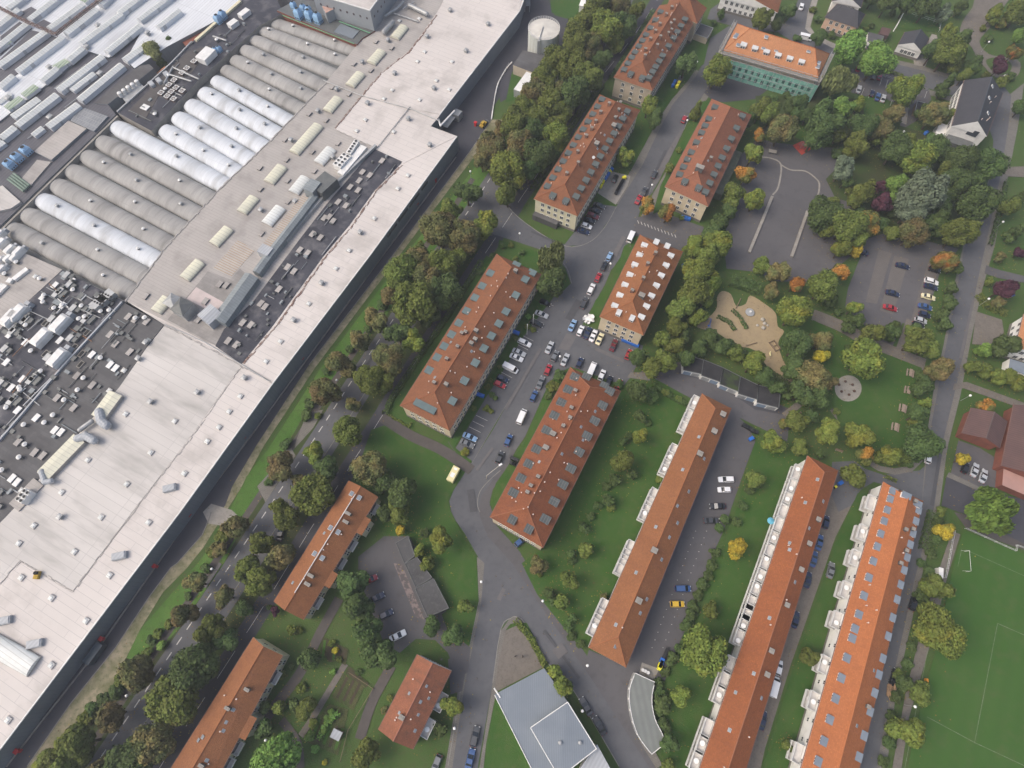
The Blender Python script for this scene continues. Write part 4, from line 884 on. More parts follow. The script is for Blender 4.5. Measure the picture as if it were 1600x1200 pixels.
addroof(an2, 'roof_vent', cyl, (0, 0), [(780, 425), (795, 362), (732, 543), (1020, 195)], HF - .1)
addroof(an2, 'roof_hatch', rooflightW, (0, 0), [(683, 507)], HF - .1, sc=(1.3, 1.5, 1))
ridge_box(an2, 'container_unit', [t(0, 0, (950, 300)), t(0, 0, (1000, 250))], 4.6, 2.4, whitemet, HF)
ridge_box(an2, 'container_unit', [t(0, 0, (1080, 135)), t(0, 0, (1115, 110))], 2.6, 1.8, whitemet, HF)
ridge_box(an2, 'container_unit', [t(0, 0, (1130, 90)), t(0, 0, (1170, 60))], 2.6, 1.8, whitemet, HF)
for p in ((715, 400), (750, 385), (785, 355)):
    g = A_(0, 0, *p); put('air_handling_unit', unit, an2, (g.x, g.y, HF), YAW + 1.2, (.8, .9, 1))
duct(an2, [(770, 390), (810, 315), (930, 370)], .35, metalM, HF + .8, 0, 0); duct(an2, [(780, 345), (895, 380)], .35, metalM, HF + .8, 0, 0); duct(an2, [(1000, 170), (1060, 190)], .35, metalM, HF + .8, 0, 0)
def f_cool(b):
    b.box((0, 0, 1.6), (2.6, 2.6, 3.2)); b.box((0, 0, 3.5), (2.5, 2.5, .7), taper=.75); b.tube((0, 0, 3.8), (0, 0, 4.3), .8, 12); b.tube((0, 0, 4.3), (0, 0, 4.34), .7, 12, 1)
    for k in range(3): b.box((-.8 + .8 * k, -1.31, .7), (.35, .06, .7), m=1); b.box((1.31, -.8 + .8 * k, .7), (.06, .35, .7), m=1)
cool = mk('cooling_tower', f_cool, [blueM, blackM])
for i, p in enumerate([(1015, 250 - 5), (1030, 240)]):
    g = A_(0, 0, *p); put('cooling_tower', cool, an2, (g.x, g.y, HF - .1), YAW, (.7, .7, .55))
for i, p in enumerate([(1028, 105), (1050, 85)]):
    g = A_(0, 0, *p); put('cooling_tower', cool, an2, (g.x, g.y, HF - .1), YAW, (.9, .9, .8))
ridge_box(an2, 'roof_edge', [t(0, 0, (552, 528)), t(0, 0, (805, 300)), t(0, 0, (900, 200))], .5, .6, metalM, HF - .1)
ridge_box(an2, 'roof_edge', [t(0, 0, (920, 195)), t(0, 0, (1130, 10))], 1.2, .8, yellowM, HF - .1)

# grey office tower with cooling units
tw = thing('grey_tower_block', 'tall grey clad block with small square windows rising above the factory roof', 'building', tuple(G(560, 40)))
HT = HF + 9
P = [G(577, 17, HT), G(520, 0, HT)]; dn = (P[0] - P[1]).normalized(); side = (G(600, -15, HT) - P[0]).normalized()
c0 = G(578, 17, HT); c1 = c0 - dn * 26; c3 = c0 + side * 30; c2 = c1 + side * 30
b = MB(); b.prism([c0, c1, c2, c3], 0, HT, 0, 1); b.build('tower_body', [membM, towerM], tw)
for a, c, n in ((c0, c1, 8), (c0, c3, 7)):
    dr = (c - a).normalized(); nn = Vector((dr.y, -dr.x, 0)); 
    if (a + nn - (c0 + c2) / 2).length < (a - nn - (c0 + c2) / 2).length: nn = -nn
    for k in range(n):
        p = a + dr * (2.2 + k * 3.0) + nn * .03; b = MB(); b.box((p.x, p.y, HT - 3.6), (.7, .1, .8), math.atan2(dr.y, dr.x)); b.build('window', mat('brown_window', (0.07, 0.045, 0.05), rough=.3), tw)
    p, q = a, c; g = (p + q) / 2; b = MB(); b.box((g.x, g.y, HT + .2), ((q - p).length, .35, .4), math.atan2(dr.y, dr.x)); b.build('parapet', whitemet, tw)
st = thing('stair_turret', 'narrow grey turret with rusty top beside the blue cooling towers', 'building', tuple(G(515, 38)))
q0 = G(527, 11, HF + 5); b = MB(); b.prism([q0 + Vector(v) for v in ((0, 0, 0), (-4.2, -3.6, 0), (-6.2, .4, 0), (-2, 4, 0))], 0, HF + 5, 0, 1); b.build('turret_body', [mat('rusty_pink_roof', (0.50, 0.36, 0.31), (0.34, 0.2, 0.16), .5), towerM], st)
pl = thing('cooling_deck', 'brick edged deck with green railing carrying blue cooling towers', 'platform', tuple(G(500, 45)))
b = MB(); b.prism([G(x, y, HF) for x, y in T(1, 0, [(100, 55), (200, 0), (330, 20), (560, 150), (500, 185), (475, 215)])], 0, HF + .6, 0, 1); b.build('deck', [metalD, brickW], pl)
b = MB()
for z in (HF + 1.1, HF + 1.6):
    a, c = A_(1, 0, 125, 72, z), A_(1, 0, 460, 205, z); b.tube(a, c, .14, 6)
    a, c = A_(1, 0, 390, 100, z), A_(1, 0, 535, 155, z); b.tube(a, c, .14, 6)
b.build('green_railing', greenM, pl)
b = MB(); b.prism([A_(1, 0, *p) for p in [(400, 120), (485, 155), (455, 190), (368, 158)]], HF + .6, HF + .9); b.build('deck_hatch', bluegreyM, pl)
for i, (p, lb) in enumerate((((205, 85), 'largest'), ((255, 92), 'mid'), ((295, 105), 'r'), ((180, 40), 'a'), ((225, 52), 'b'), ((250, 60), 'c'))):
    g = A_(1, 0, *p, HF + .6); o = bpy.data.objects.new('cooling_tower', cool); COL.objects.link(o); o.location = (g.x, g.y, HF + .6); o.rotation_euler.z = YAW; o.scale = (1, 1, 1) if i < 3 else (.75, .75, .7)
    tag(o, ('light blue cooling tower, front row on the brick edged deck, %s from grey turret' % ['third', 'second', 'first'][i]) if i < 3 else ('smaller blue cooling tower, back row of the brick edged deck, %s from grey turret' % ['third', 'second', 'first'][i - 3]), 'cooling tower', 'blue cooling towers on the factory')
# pipes on the deep valley west of the vaults
for i, p in enumerate([(65, 790), (100, 758), (140, 725)]):
    g = A_(0, 0, *p, 6); o = bpy.data.objects.new('cooling_tower', cool); COL.objects.link(o); o.location = (g.x, g.y, HF - .2); o.rotation_euler.z = YAW; o.scale = (1.1, 1.1, .7)
    tag(o, 'light blue cooling tower in the row beside the beige sheds, %s from the vaulted hall' % ['third', 'second', 'first'][i], 'cooling tower', 'blue cooling towers on the factory')

# north west sheds: pale halls with monitors, built as separate roofs
def shed(name, label, cat, ptsz, m, h, scale=6.0, mside=None):
    P = [G(x / scale, y / scale, h) for x, y in ptsz]
    o = thing(name, label, cat, tuple(G(ptsz[0][0] / scale, ptsz[0][1] / scale)))
    b = MB(); b.prism(P, 0, h, 0, 1); b.build('shed_body', [m, mside or wallF], o); return o
nw = shed('north_shed', 'huge pale corrugated factory roof on the far western edge', 'factory', [(-2400, 2600), (-2400, -900), (3300, -900), (2200, 100), (1560, 440), (1260, 640), (1180, 560), (1330, 290), (1020, 540), (830, 480), (400, 820), (-60, 1180)], shedL, HF - .3)
def mon(p, q, wdt=3.6, hh=1.6, m=skyW, par=None, name='roof_monitor', peak=.7, z=HF - .3):
    ridge_box(par or nw, name, [(p[0] / 6, p[1] / 6), (q[0] / 6, q[1] / 6)], wdt, hh, m, z, peak, shedL)
for p, q in (((20, 850), (150, 740)), ((190, 700), (610, 380)), ((640, 350), (930, 120)), ((960, 80), (1060, -20)), ((300, 215), (1000, -330)), ((480, 300), (800, 70)), ((100, 110), (330, -60)), ((420, 790), (560, 670)), ((660, 600), (800, 480)), ((1020, 520), (1330, 270)), ((780, 440), (1160, 160)), ((1130, 160), (1500, -120)), ((1320, 220), (1800, -140)), ((1500, 290), (1700, 130))):
    mon(p, q, 3.0 if p[0] < 1200 else 2.6)
for p, q in (((80, 1040), (220, 940)), ((240, 920), (360, 830)), ((530, 660), (650, 590)), ((790, 40), (870, -20)), ((0, 470), (110, 400))):
    mon(p, q, 3.4, 1.2, greenglassM, name='green_glazed_monitor', peak=.4)
for i, (pts, lab) in enumerate((([(0, 340), (180, 200), (300, 260), (0, 520)], 'dark roofed shed strip nearest the rusty pipe bridge'), ([(0, 760), (470, 350), (560, 390), (0, 860)][:0] or [(-200, 740), (290, 280), (470, 320), (580, 370), (-200, 960)], 'long dark roofed shed strip in the north western works'), ([(160, 130), (290, 60), (380, 110), (250, 200)], 'short dark roof bay beside the rusty pipe bridge'), ([(340, 220), (410, 180), (510, 230), (440, 290)], 'second short dark roof bay beside the rusty pipe bridge'))):
    P = [G(x / 6, y / 6, HF) for x, y in pts]; b = MB(); b.prism(P, HF - .35, HF - .1); b.build('dark_roof_strip', shedD, nw)
mon((20, 650), (460, 330), 3.2, 1.8); mon((-100, 560), (280, 250), 3.0, 1.6); mon((-60, 330), (200, 120), 3.0, 1.6)
sd = shed('dark_roof_shed', 'dark roofed factory shed with long white ridge skylights', 'factory', [(-700, 1750), (-700, 1600), (-60, 1200), (400, 830), (820, 490), (940, 540), (1020, 550), (1330, 290), (1420, 360), (1170, 570), (1260, 650), (1400, 600), (1015, 980), (1085, 1075), (-100, 2215), (-700, 2700)], shedD, HF - .9)
for p, q in (((575, 880), (985, 560)), ((150, 1130), (390, 960)), ((190, 1210), (560, 920)), ((770, 970), (1165, 640)), ((480, 1220), (760, 1010)), ((40, 1330), (170, 1225)), ((-300, 1560), (20, 1330))):
    mon(p, q, 3.4, 1.7, skyW, sd, 'white_ridge_skylight', .8, HF - .9)
mon((1190, 600), (1420, 430), 3.4, 1.7, skyW, sd, 'white_ridge_skylight', .8, HF - .9)
for p in ((940, 690), (470, 1100)):
    g = G(p[0] / 6, p[1] / 6, HF); put('roof_vent', vent, sd, (g.x, g.y, HF - .9), YAW, (1.3, 1.3, 1.2))
for p in ((925, 250), (470, 640), (90, 930), (1390, 320), (820, 450)):
    g = G(p[0] / 6, p[1] / 6, HF); put('roof_vent', vent, nw, (g.x, g.y, HF - .3), YAW, (1.2, 1.2, 1.1))
# pipe bridge
pb = thing('pipe_bridge', 'rusty brown pipe bridge crossing the north western shed roofs', 'pipe bridge', tuple(G(40, 30)))
b = MB()
L = [G(x, y, HF + 2) for x, y in [(-10, 8), (40, 34), (88, 55), (120, 30), (165, -5)]]
for k in range(len(L) - 1):
    for dz, off in ((0, .35), (0, -.35), (.8, .35), (.8, -.35)):
        n_ = Vector((-(L[k + 1] - L[k]).y, (L[k + 1] - L[k]).x, 0)).normalized() * off
        b.tube(L[k] + n_ + Vector((0, 0, dz)), L[k + 1] + n_ + Vector((0, 0, dz)), .16, 6)
    nn = int((L[k + 1] - L[k]).length / 2.2)
    for s_ in range(nn):
        p = L[k].lerp(L[k + 1], s_ / nn); b.tube((p.x, p.y, 0 if s_ % 4 == 0 else HF + 1.6), (p.x, p.y, HF + 2.9), .12, 5); b.box((p.x, p.y, HF + 2.9), (1.0, 1.0, .1), YAW)
b.build('pipe_truss', mat('rusty_brown_steel', (0.16, 0.10, 0.085), (0.1, 0.075, 0.07), .8), pb)
# beige sheds and brick house at the valley
s1 = shed('beige_shed', 'low beige roofed shed beside the blue cooling towers', 'shed', [(640, 1130), (810, 1205), (480, 1500), (320, 1420)], membB, HF)
s2 = shed('glass_roof_link', 'grey glazed link roof between the beige shed and the vaulted hall', 'shed', [(720, 1040), (790, 1010), (1010, 1090), (880, 1230), (810, 1200), (660, 1130)], mat('grey_glazing', (0.24, 0.25, 0.26), (0.18, 0.19, 0.2), .3, rough=.4, rot=RT, seams=(1.2, 2, (0.35, 0.36, 0.37), .06)), HF - .2)
s3 = shed('grey_lean_to', 'long grey lean-to roof between dark sheds and black flat roof', 'shed', [(880, 970), (1290, 620), (1400, 600), (1440, 640), (1010, 980)], bitG, HF - .6)
s4 = shed('brick_house', 'red brick works building with small windows behind the bushes', 'building', [(1660, 350), (2140, -60), (2230, 0), (1760, 440)], brickW, 5.5, mside=brickW)
for p in ((2540 / 3, 545 / 3),): pass
b = MB()
for k in range(4):
    p = G((1690 + k * 130) / 6, (395 - k * 115) / 6, 4); b.box((p.x, p.y - .2, 3.5), (1.2, .8, 1.0), YAW)
b.build('window', whitemet, s4)
b = MB(); b.prism([G(x / 6, y / 6, 4) for x, y in [(1440, 690), (1540, 610), (1560, 640), (1470, 720)]], 0, 3.5); o = b.build('orange_shelter', mat('orange_sheet', (0.45, 0.2, 0.1), (.36, .15, .08), .5), None); tag(o, 'small orange roofed shelter between bushes and the black flat roof', 'shelter')
sheet('inner_court_grass', [(240, 100), (262, 72), (300, 45), (312, 60), (262, 110), (232, 130), (215, 130)], grassM, z=2.0) if False else None
cy = shed('crate_yard', 'jumble of pale tanks and pipework against the black flat roof', 'shed', [(1110, 870), (1290, 760), (1350, 810), (1180, 960)], metalM, HF - 1.0)
for k in range(5):
    g = G((1140 + k * 40) / 6, (905 - k * 28) / 6, HF - 1); b = MB(); b.tube((g.x, g.y, HF - 1), (g.x, g.y, HF + .8), .8, 10); b.tube((g.x, g.y, HF + .8), (g.x, g.y, HF + 1.1), .8, 10, r2=.2); b.build('tank', whitemet, cy)
# south-west corner roofs
s5 = thing('beige_roof_hall', 'beige roofed factory hall between the grey vaults and the black plant roof', 'factory', tuple(G(40, 440)))
b = MB(); b.prism([G(x, y, HF) for x, y in [(-200, 560), (-200, 260), (-10, 374), (97, 421), (43, 471), (0, 514), (-60, 588)]], 0, HF - .1, 0, 1); b.build('hall_body', [membB, wallF], s5)
for p, q in (((-20, 195), (35, 140)), ((45, 130), (60, 110)), ((70, 115), (135, 65))): boxrow(s5, 0, 1, p, q, 1.6, .9, whitemet, 'white_duct', HF, 0)
addroof(s5, 'roof_vent', cyl, (0, 1), [(195, 112), (85, 35), (30, 90)], HF - .1); addroof(s5, 'roof_hatch', hatch, (0, 1), [(168, 98), (10, 140)], HF - .1)
addroof(s5, 'white_plant_box', big, (0, 0), [(20, 1150), (60, 1180), (10, 1110), (100, 1190)], HF - .1, sc=(.6, .6, .8))
addroof(s5, 'white_plant_box', big, (0, 1), [(10, 30), (50, 20), (20, 70), (80, 15)], HF - .1, sc=(.5, .5, .7))
# storage tank, pump house, white hall
tk = thing('storage_tank', 'large cylindrical white storage tank with streaked sides and railing', 'tank', tuple(G(848, 82)))
p = G(849, 63, 4.9); TRr = 6.3
tankM = mat('streaked_tank_paint', (0.56, 0.58, 0.54), (0.44, 0.46, 0.42), .5, stretch=(1.5, 1.5, .1), col3=(0.33, 0.34, 0.3), scale3=1, amt3=.6, rough=.6)
b = MB(); b.tube((p.x, p.y, 0), (p.x, p.y, 9.8), TRr, 40); b.build('tank_shell', tankM, tk)
b = MB(); b.tube((p.x, p.y, 9.8), (p.x, p.y, 10.5), TRr + .05, 40, r2=.4); b.build('tank_roof', mat('tank_roof', (0.60, 0.58, 0.52), (0.48, 0.46, 0.42), .3), tk)
b = MB()
for k in range(40):
    a0, a1 = 2 * math.pi * k / 40, 2 * math.pi * (k + 1) / 40; q0, q1 = (p.x + TRr * math.cos(a0), p.y + TRr * math.sin(a0)), (p.x + TRr * math.cos(a1), p.y + TRr * math.sin(a1))
    for z in (10.3, 10.8): b.tube((*q0, z), (*q1, z), .05, 4)
    b.tube((*q0, 9.8), (*q0, 10.8), .05, 4)
b.build('railing', whitemet, tk)
b = MB(); b.box((p.x - 2.2, p.y - TRr - .4, 5), (.9, .7, 10)); b.tube((p.x - 2, p.y - TRr, 10.2), (p.x - .4, p.y, 10.8), .2, 6); b.build('ladder', metalM, tk)
ph = thing('pump_house', 'low pump house with dark roof beside the storage tank', 'building', tuple(G(830, 105)))
b = MB(); b.prism([G(x, y, 4.2) for x, y in T(2, 0, [(50, 235), (165, 262), (110, 345), (5, 305)])], 0, 4.2, 0, 1); b.build('house_body', [bitG, beigeM], ph)
w2 = thing('white_roof_hut', 'narrow hut with white flat roof beside the pump house', 'hut', tuple(G(818, 140)))
b = MB(); b.prism([G(x, y, 3.6) for x, y in T(2, 0, [(68, 335), (110, 350), (52, 435), (8, 418)])], 0, 3.6, 0, 1); b.build('hut_body', [whitemet, metalM], w2)
wh = thing('white_edge_hall', 'white roofed hall end beside the tank road', 'building', tuple(G(803, 40)))
wv = thing('pipe_rack_tower', 'dark steel pipe rack tower by the factory road', 'structure', tuple(G(822, 12)))
b = MB(); g = G(820, 14)
for dx in (-2, 0, 2):
    for dy in (-2, 2): b.tube((g.x + dx, g.y + dy, 0), (g.x + dx, g.y + dy, 9), .2, 6)
for z in (3, 6, 9): b.box((g.x, g.y, z), (4.6, 4.6, .25))
b.tube((g.x - 1, g.y, 0), (g.x - 1, g.y, 9.5), .7, 10); b.build('steel_frame', metalM, wv)
COL.objects.unlink(wh)
bpy.data.objects.remove(wh)
hs = thing('small_white_shed', 'small white flat roofed shed on the grass by the trees', 'shed', tuple(G(917, 8)))
b = MB(); g = G(916, 6, 3); b.box((g.x, g.y, 1.5), (5, 4, 3), -.3); b.box((g.x, g.y, 3.1), (5.4, 4.4, .2), -.3); b.build('shed_body', whiteM, hs)

# valley beside the beige shed: platform, pipe bundle, low white roofs
b = MB(); b.prism([G(x / 3, y / 3, HF) for x, y in [(95, 835), (170, 745), (235, 755), (140, 865)]], HF - 1, HF - .4); b.build('roof_platform', membB, sd)
for k in range(4):
    p, q = G((35 + 9 * k) / 3, (838 - 9 * k) / 3, HF), G((110 + 9 * k) / 3, (895 - 9 * k) / 3, HF); b = MB(); b.tube((p.x, p.y, HF - .2), (q.x, q.y, HF - .2), .4, 8); b.build('green_pipe', mat('grey_green_pipe', (.2, .27, .22), (.15, .2, .17), 1), sd)
b = MB(); b.prism([G(x / 3, y / 3, HF) for x, y in [(-60, 900), (10, 868), (95, 945), (50, 975), (-60, 1000)]], HF - 1, HF - .1); b.build('pale_roof_strip', membG, sd)
for p, q in (((-120, 1480), (60, 1350)), ((-200, 1700), (-20, 1570)), ((250, 1060), (330, 1000)), ((330, 1290), (420, 1220)), ((690, 870), (900, 710)), ((-60, 700), (120, 560)), ((120, 900), (0, 990))):
    mon(p, q, 2.6, 1.2, skyW, sd, 'white_ridge_skylight', .6, HF - .9)
for k, (p, q) in enumerate((((600, 1000), (1000, 690)), ((250, 1290), (560, 1060)), ((500, 820), (800, 590)), ((60, 1250), (300, 1060)))):
    a, c = G(p[0] / 6, p[1] / 6, HF), G(q[0] / 6, q[1] / 6, HF); b = MB(); b.tube((a.x, a.y, HF - .5), (c.x, c.y, HF - .5), .18, 6); b.build('roof_pipe', metalM, sd)

# small clutter of the black plant roof, the felt roof and the bitumen strip
q_ = random.Random(99)
def inside(P, x, y):
    c = False; j = len(P) - 1
    for i in range(len(P)):
        if (P[i].y > y) != (P[j].y > y) and x < (P[j].x - P[i].x) * (y - P[i].y) / (P[j].y - P[i].y) + P[i].x: c = not c
        j = i
    return c
boxd = mk('clutter_dark', lambda b: (b.box((0, 0, .35), (1, 1, .7)), b.box((0, 0, .75), (1.1, 1.1, .1))), [metalD]); boxl = mk('clutter_light', lambda b: (b.box((0, 0, .35), (1, 1, .7)), b.box((0, 0, .75), (1.1, 1.1, .1), m=1)), [metalM, monM])
def clutter(par, pts, n, zz, pipes, sz):
    P = [G(x, y, HF) for x, y in pts]; xs = [p.x for p in P]; ys = [p.y for p in P]; k = 0
    while k < n:
        x, y = q_.uniform(max(min(xs), -205), max(xs)), q_.uniform(max(min(ys), 30), max(ys))
        if not inside(P, x, y): continue
        put('plant_box', q_.choice((boxd, boxd, boxl)), par, (x, y, zz), YAW + q_.choice((0, 1.57)), (q_.uniform(.4, sz), q_.uniform(.4, sz * 1.4), q_.uniform(.4, 1.3))); k += 1
    k = 0
    while k < pipes:
        x, y = q_.uniform(max(min(xs), -205), max(xs)), q_.uniform(max(min(ys), 30), max(ys)); d_ = q_.choice((E1, E2)) * q_.uniform(2, 9); x1, y1 = x + d_.x, y + d_.y
        if not (inside(P, x, y) and inside(P, x1, y1)): continue
        b = MB(); b.tube((x, y, zz + .35), (x1, y1, zz + .35), q_.uniform(.07, .2), 6); b.tube((x1, y1, zz), (x1, y1, zz + .4), .12, 6); b.build('service_pipe', q_.choice((metalM, metalD, monM)), par); k += 1
clutter(ann, DR, 95, HF - .1, 60, 1.7); clutter(gh, D2, 40, HF - .05, 24, 1.3)
clutter(fac, [(585, 233), (629, 253), (585, 298), (507, 398), (424, 512), (377, 569), (337, 541), (397, 470), (470, 372)], 34, HF + .14, 14, 1.1)
clutter(an2, T(0, 0, [(552, 528), (708, 612), (935, 370), (1180, 150), (1100, 60), (900, 195)]), 30, HF - .1, 14, 1.2)
# ---------------------------------------------------------------- tiled roof blocks
def f_win(b):
    b.box((0, 0, 0), (1.25, .10, 1.5)); 
winme = mk('window', lambda b: (b.box((0, -.02, 0), (1.35, .12, .1 + 1.5)),), [frameM])
paneme = mk('pane', lambda b: (b.box((-.29, -.075, 0), (.46, .04, 1.3)), b.box((.29, -.075, 0), (.46, .04, 1.3))), [glassM])
def f_dorm(w_, l_, h_):
    def f(b):   # front faces -Y
        b.box((0, 0, h_ / 2 - .6), (w_, l_, h_ + 1.2), m=1)
        b.box((0, -.05, h_ + .08), (w_ + .3, l_ + .4, .16), m=0)
    return f
dormD = mk('dormer', f_dorm(2.2, 2.2, 1.3), [dormerM, mat('dark_dormer_cheek', (0.085, 0.095, 0.095), (0.06, 0.07, 0.07), .8)])
dormK = mk('dormer_flat', f_dorm(2.3, 2.7, .35), [mat('dark_roof_panel', (0.09, 0.105, 0.105), (0.07, 0.082, 0.085), .8, rot=RT, seams=(.75, 9, (0.17, 0.17, 0.16), .06, 0)), metalM])
dormL = mk('dormer_light', f_dorm(2.2, 2.2, 1.3), [dormerL, whiteM])
dormW = mk('dormer_white', f_dorm(1.7, 2.2, 1.3), [mat('white_dormer_roof', (0.60, 0.61, 0.60), (0.5, 0.51, 0.5), .8), whiteM])
dwin = mk('dormer_window', lambda b: (b.box((0, -1.13, .62), (1.5, .06, .85)), b.box((-.37, -1.17, .62), (.55, .04, .65), m=1), b.box((.37, -1.17, .62), (.55, .04, .65), m=1)), [frameM, glassM])
def f_chim(b): b.box((0, 0, .4), (.95, .7, 2.6)); b.box((0, 0, 1.75), (1.1, .85, .14), m=1); b.tube((-.2, 0, 1.8), (-.2, 0, 2.0), .13, 6, 1); b.tube((.2, 0, 1.8), (.2, 0, 2.0), .13, 6, 1)
chim = mk('chimney', f_chim, [brickM, concM])
chimG = mk('grey_chimney', f_chim, [metalD, concM])
def f_sky(b): b.box((0, 0, .0), (.9, 1.2, .16)); b.box((0, 0, .09), (.72, 1.0, .04), m=1)
velux = mk('roof_window', f_sky, [metalM, mat('roof_glass', (0.16, 0.19, 0.21), (0.3, 0.33, 0.36), .6, rough=.2)])
veluxL = mk('big_roof_window', lambda b: (b.box((0, 0, .1), (1.9, 1.9, .3)), b.box((0, 0, .27), (1.7, 1.7, .06), m=1)), [whitemet, dormerL])
def f_pipe(b): b.tube((0, 0, -.5), (0, 0, .55), .13, 6); b.tube((0, 0, .5), (0, 0, .62), .2, 6)
vpipe = mk('vent_pipe', f_pipe, [mat('pale_vent', (0.6, 0.5, 0.44))])
def f_dish(b): b.tube((0, 0, -.4), (0, 0, .6), .04, 5); b.tube((0, 0, .6), (.1, -.2, .75), .1, 10, r2=.42)
dish = mk('satellite_dish', f_dish, [whitemet])
def f_balc(b):
    b.box((0, 0, 0), (3.0, 1.5, .18)); 
    for x in (-1.5, 1.5): b.box((x, 0, .5), (.07, 1.5, .9), m=1)
    b.box((0, -.75, .5), (3.0, .07, .9), m=1)
balc = mk('balcony', f_balc, [mat('pale_balcony_slab', (0.62, 0.60, 0.57), (0.5, 0.48, 0.46), .8), whitemet])

class Block:
    """a building from the four corners of its eaves, given at the height of the eaves: near-left, near-right, far-right, far-left"""
    def __init__(s, name, label, cat, q, h, rise, hips, wall, roof, over=.45, zb=0.0, plinth=True, group=None, gable_mat=None, fascia=None, gable=True):
        s.C = [G(x, y, h) for x, y in q]; s.h = h; s.rise = rise; A, B, C_, D = s.C
        s.L = ((D - A).length + (C_ - B).length) / 2; s.W = ((B - A).length + (C_ - D).length) / 2
        c = sum(s.C, Vector()) / 4; s.o = thing(name, label, cat, (c.x, c.y, gz(c)), group)
        s.along = ((D - A) + (C_ - B)).normalized(); s.across = ((B - A) + (C_ - D)).normalized(); s.hips = hips
        s.ang = math.atan2(s.along.y, s.along.x) - math.pi / 2       # local y = along, x = across
        ou, ov = over / s.L, over / s.W; s.over = over
        W4 = [s.Q(ou, ov), s.Q(ou, 1 - ov), s.Q(1 - ou, 1 - ov), s.Q(1 - ou, ov)]; s.W4 = W4
        b = MB(); P = [(p.x, p.y) for p in W4]; b.prism([(x, y, 0) for x, y in P], 0, h - .02)
        if gable and (hips[0] == 0 or hips[1] == 0):
            for e, (a, c2) in ((0, (W4[0], W4[1])), (1, (W4[2], W4[3]))):
                if hips[e] == 0:
                    m_ = (a + c2) / 2; b.face([(a.x, a.y, h - .02), (c2.x, c2.y, h - .02), (m_.x, m_.y, h + rise * (1 - over / s.W * 1.2) - .05)])
        b.build('wall', wall, s.o)
        if plinth:
            b = MB(); cc = sum(W4, Vector()) / 4; b.prism([p + (p - cc).normalized() * .12 for p in W4], 0, 1.1); b.build('plinth', plinthM, s.o)
        # roof
        b = MB(); r0, r1 = hips[0] / s.L, 1 - hips[1] / s.L
        R0, R1 = s.Q(r0, .5, rise), s.Q(r1, .5, rise); s.R0, s.R1 = R0, R1
        b.face([A, R0, R1, D][::-1]); b.face([B, C_, R1, R0]); 
        if hips[0] > 0: b.face([A, B, R0])
        if hips[1] > 0: b.face([C_, D, R1])
        for p, q_ in ((A, B), (B, C_), (C_, D), (D, A)):
            dz = Vector((0, 0, .22)); b.face([p - dz, q_ - dz, q_, p], 1)
        b.face([p - Vector((0, 0, .22)) for p in (A, D, C_, B)], 1)
        if hips[0] == 0: b.face([A, B, R0], 1); 
        if hips[1] == 0: b.face([C_, D, R1], 1)
        s.roof = b.build('roof', [roof, fascia or gable_mat or wall], s.o)
        # ridge and hip tiles, gutters
        b = MB(); up = Vector((0, 0, .03)); b.tube(R0 + up, R1 + up, .16, 6)
        for hp, R_, x, y in ((hips[0], R0, A, B), (hips[1], R1, C_, D)):
            if hp > 0: b.tube(R_ + up, x + up, .13, 6); b.tube(R_ + up, y + up, .13, 6)
        b.build('ridge_tiles', mat('ridge_' + roof.name, tuple(k * m_ for k, m_ in zip(roof_cols.get(roof.name, (.3, .1, .05)), (.88, 1.08, 1.15)))), s.roof)
        b = MB()
        for p, q_, off in ((A, D, -s.across), (B, C_, s.across)): b.tube(p + off * .08 - up * 4, q_ + off * .08 - up * 4, .1, 6)
        b.build('gutter', mat('copper_brown_gutter', (0.18, 0.10, 0.08), (.14, .09, .075), 1), s.o)
    def Q(s, u, v, dz=0.0):
        A, B, C_, D = s.C; p = (A.lerp(B, v)).lerp(D.lerp(C_, v), u); return Vector((p.x, p.y, s.h + dz))
    def zr(s, u, v):
        f = min(v, 1 - v) * 2
        if s.hips[0] > 0: f = min(f, u * s.L / s.hips[0])
        if s.hips[1] > 0: f = min(f, (1 - u) * s.L / s.hips[1])
        return s.rise * f
    def on(s, u, v): return s.Q(u, v, s.zr(u, v))
    def dormers(s, us, side, me=None, v=.2, win=True, sc=(.88, .88, .9), name='dormer', lift=-.5):
        """side: L, R, F (near end), B (far end)"""
        me = me or dormD
        for u in us:
            if side == 'L': p = s.on(u, v); a = s.ang - math.pi / 2
            elif side == 'R': p = s.on(u, 1 - v); a = s.ang + math.pi / 2
            elif side == 'F': p = s.on(v, u); a = s.ang
            else: p = s.on(1 - v, u); a = s.ang + math.pi
            d_ = put(name, me, s.o, (p.x, p.y, p.z + lift), a, sc)
            if win and me is not dormK: put('dormer_window', dwin, d_, (p.x, p.y, p.z + lift), 0); d_.children[0].location = (0, 0, 0)
    def flat(s, uv, me=velux, name='roof_window', sc=(1, 1, 1)):
        for u, v in uv:
            p = s.on(u, v); o = put(name, me, s.o, (p.x, p.y, p.z + .03), 0, sc)
            k = -1 if v > .5 else 1; sl = math.atan2(s.rise, s.W / 2) * k
            o.rotation_euler = (Matrix.Rotation(s.ang, 3, 'Z') @ Matrix.Rotation(-sl, 3, 'Y')).to_euler()
    def stick(s, uv, me=chim, name='chimney', sc=(1, 1, 1), rz=0):
        for u, v in uv:
            p = s.on(u, v); put(name, me, s.o, (p.x, p.y, p.z - (.2 if me is not vpipe else 0)), s.ang + rz, sc)
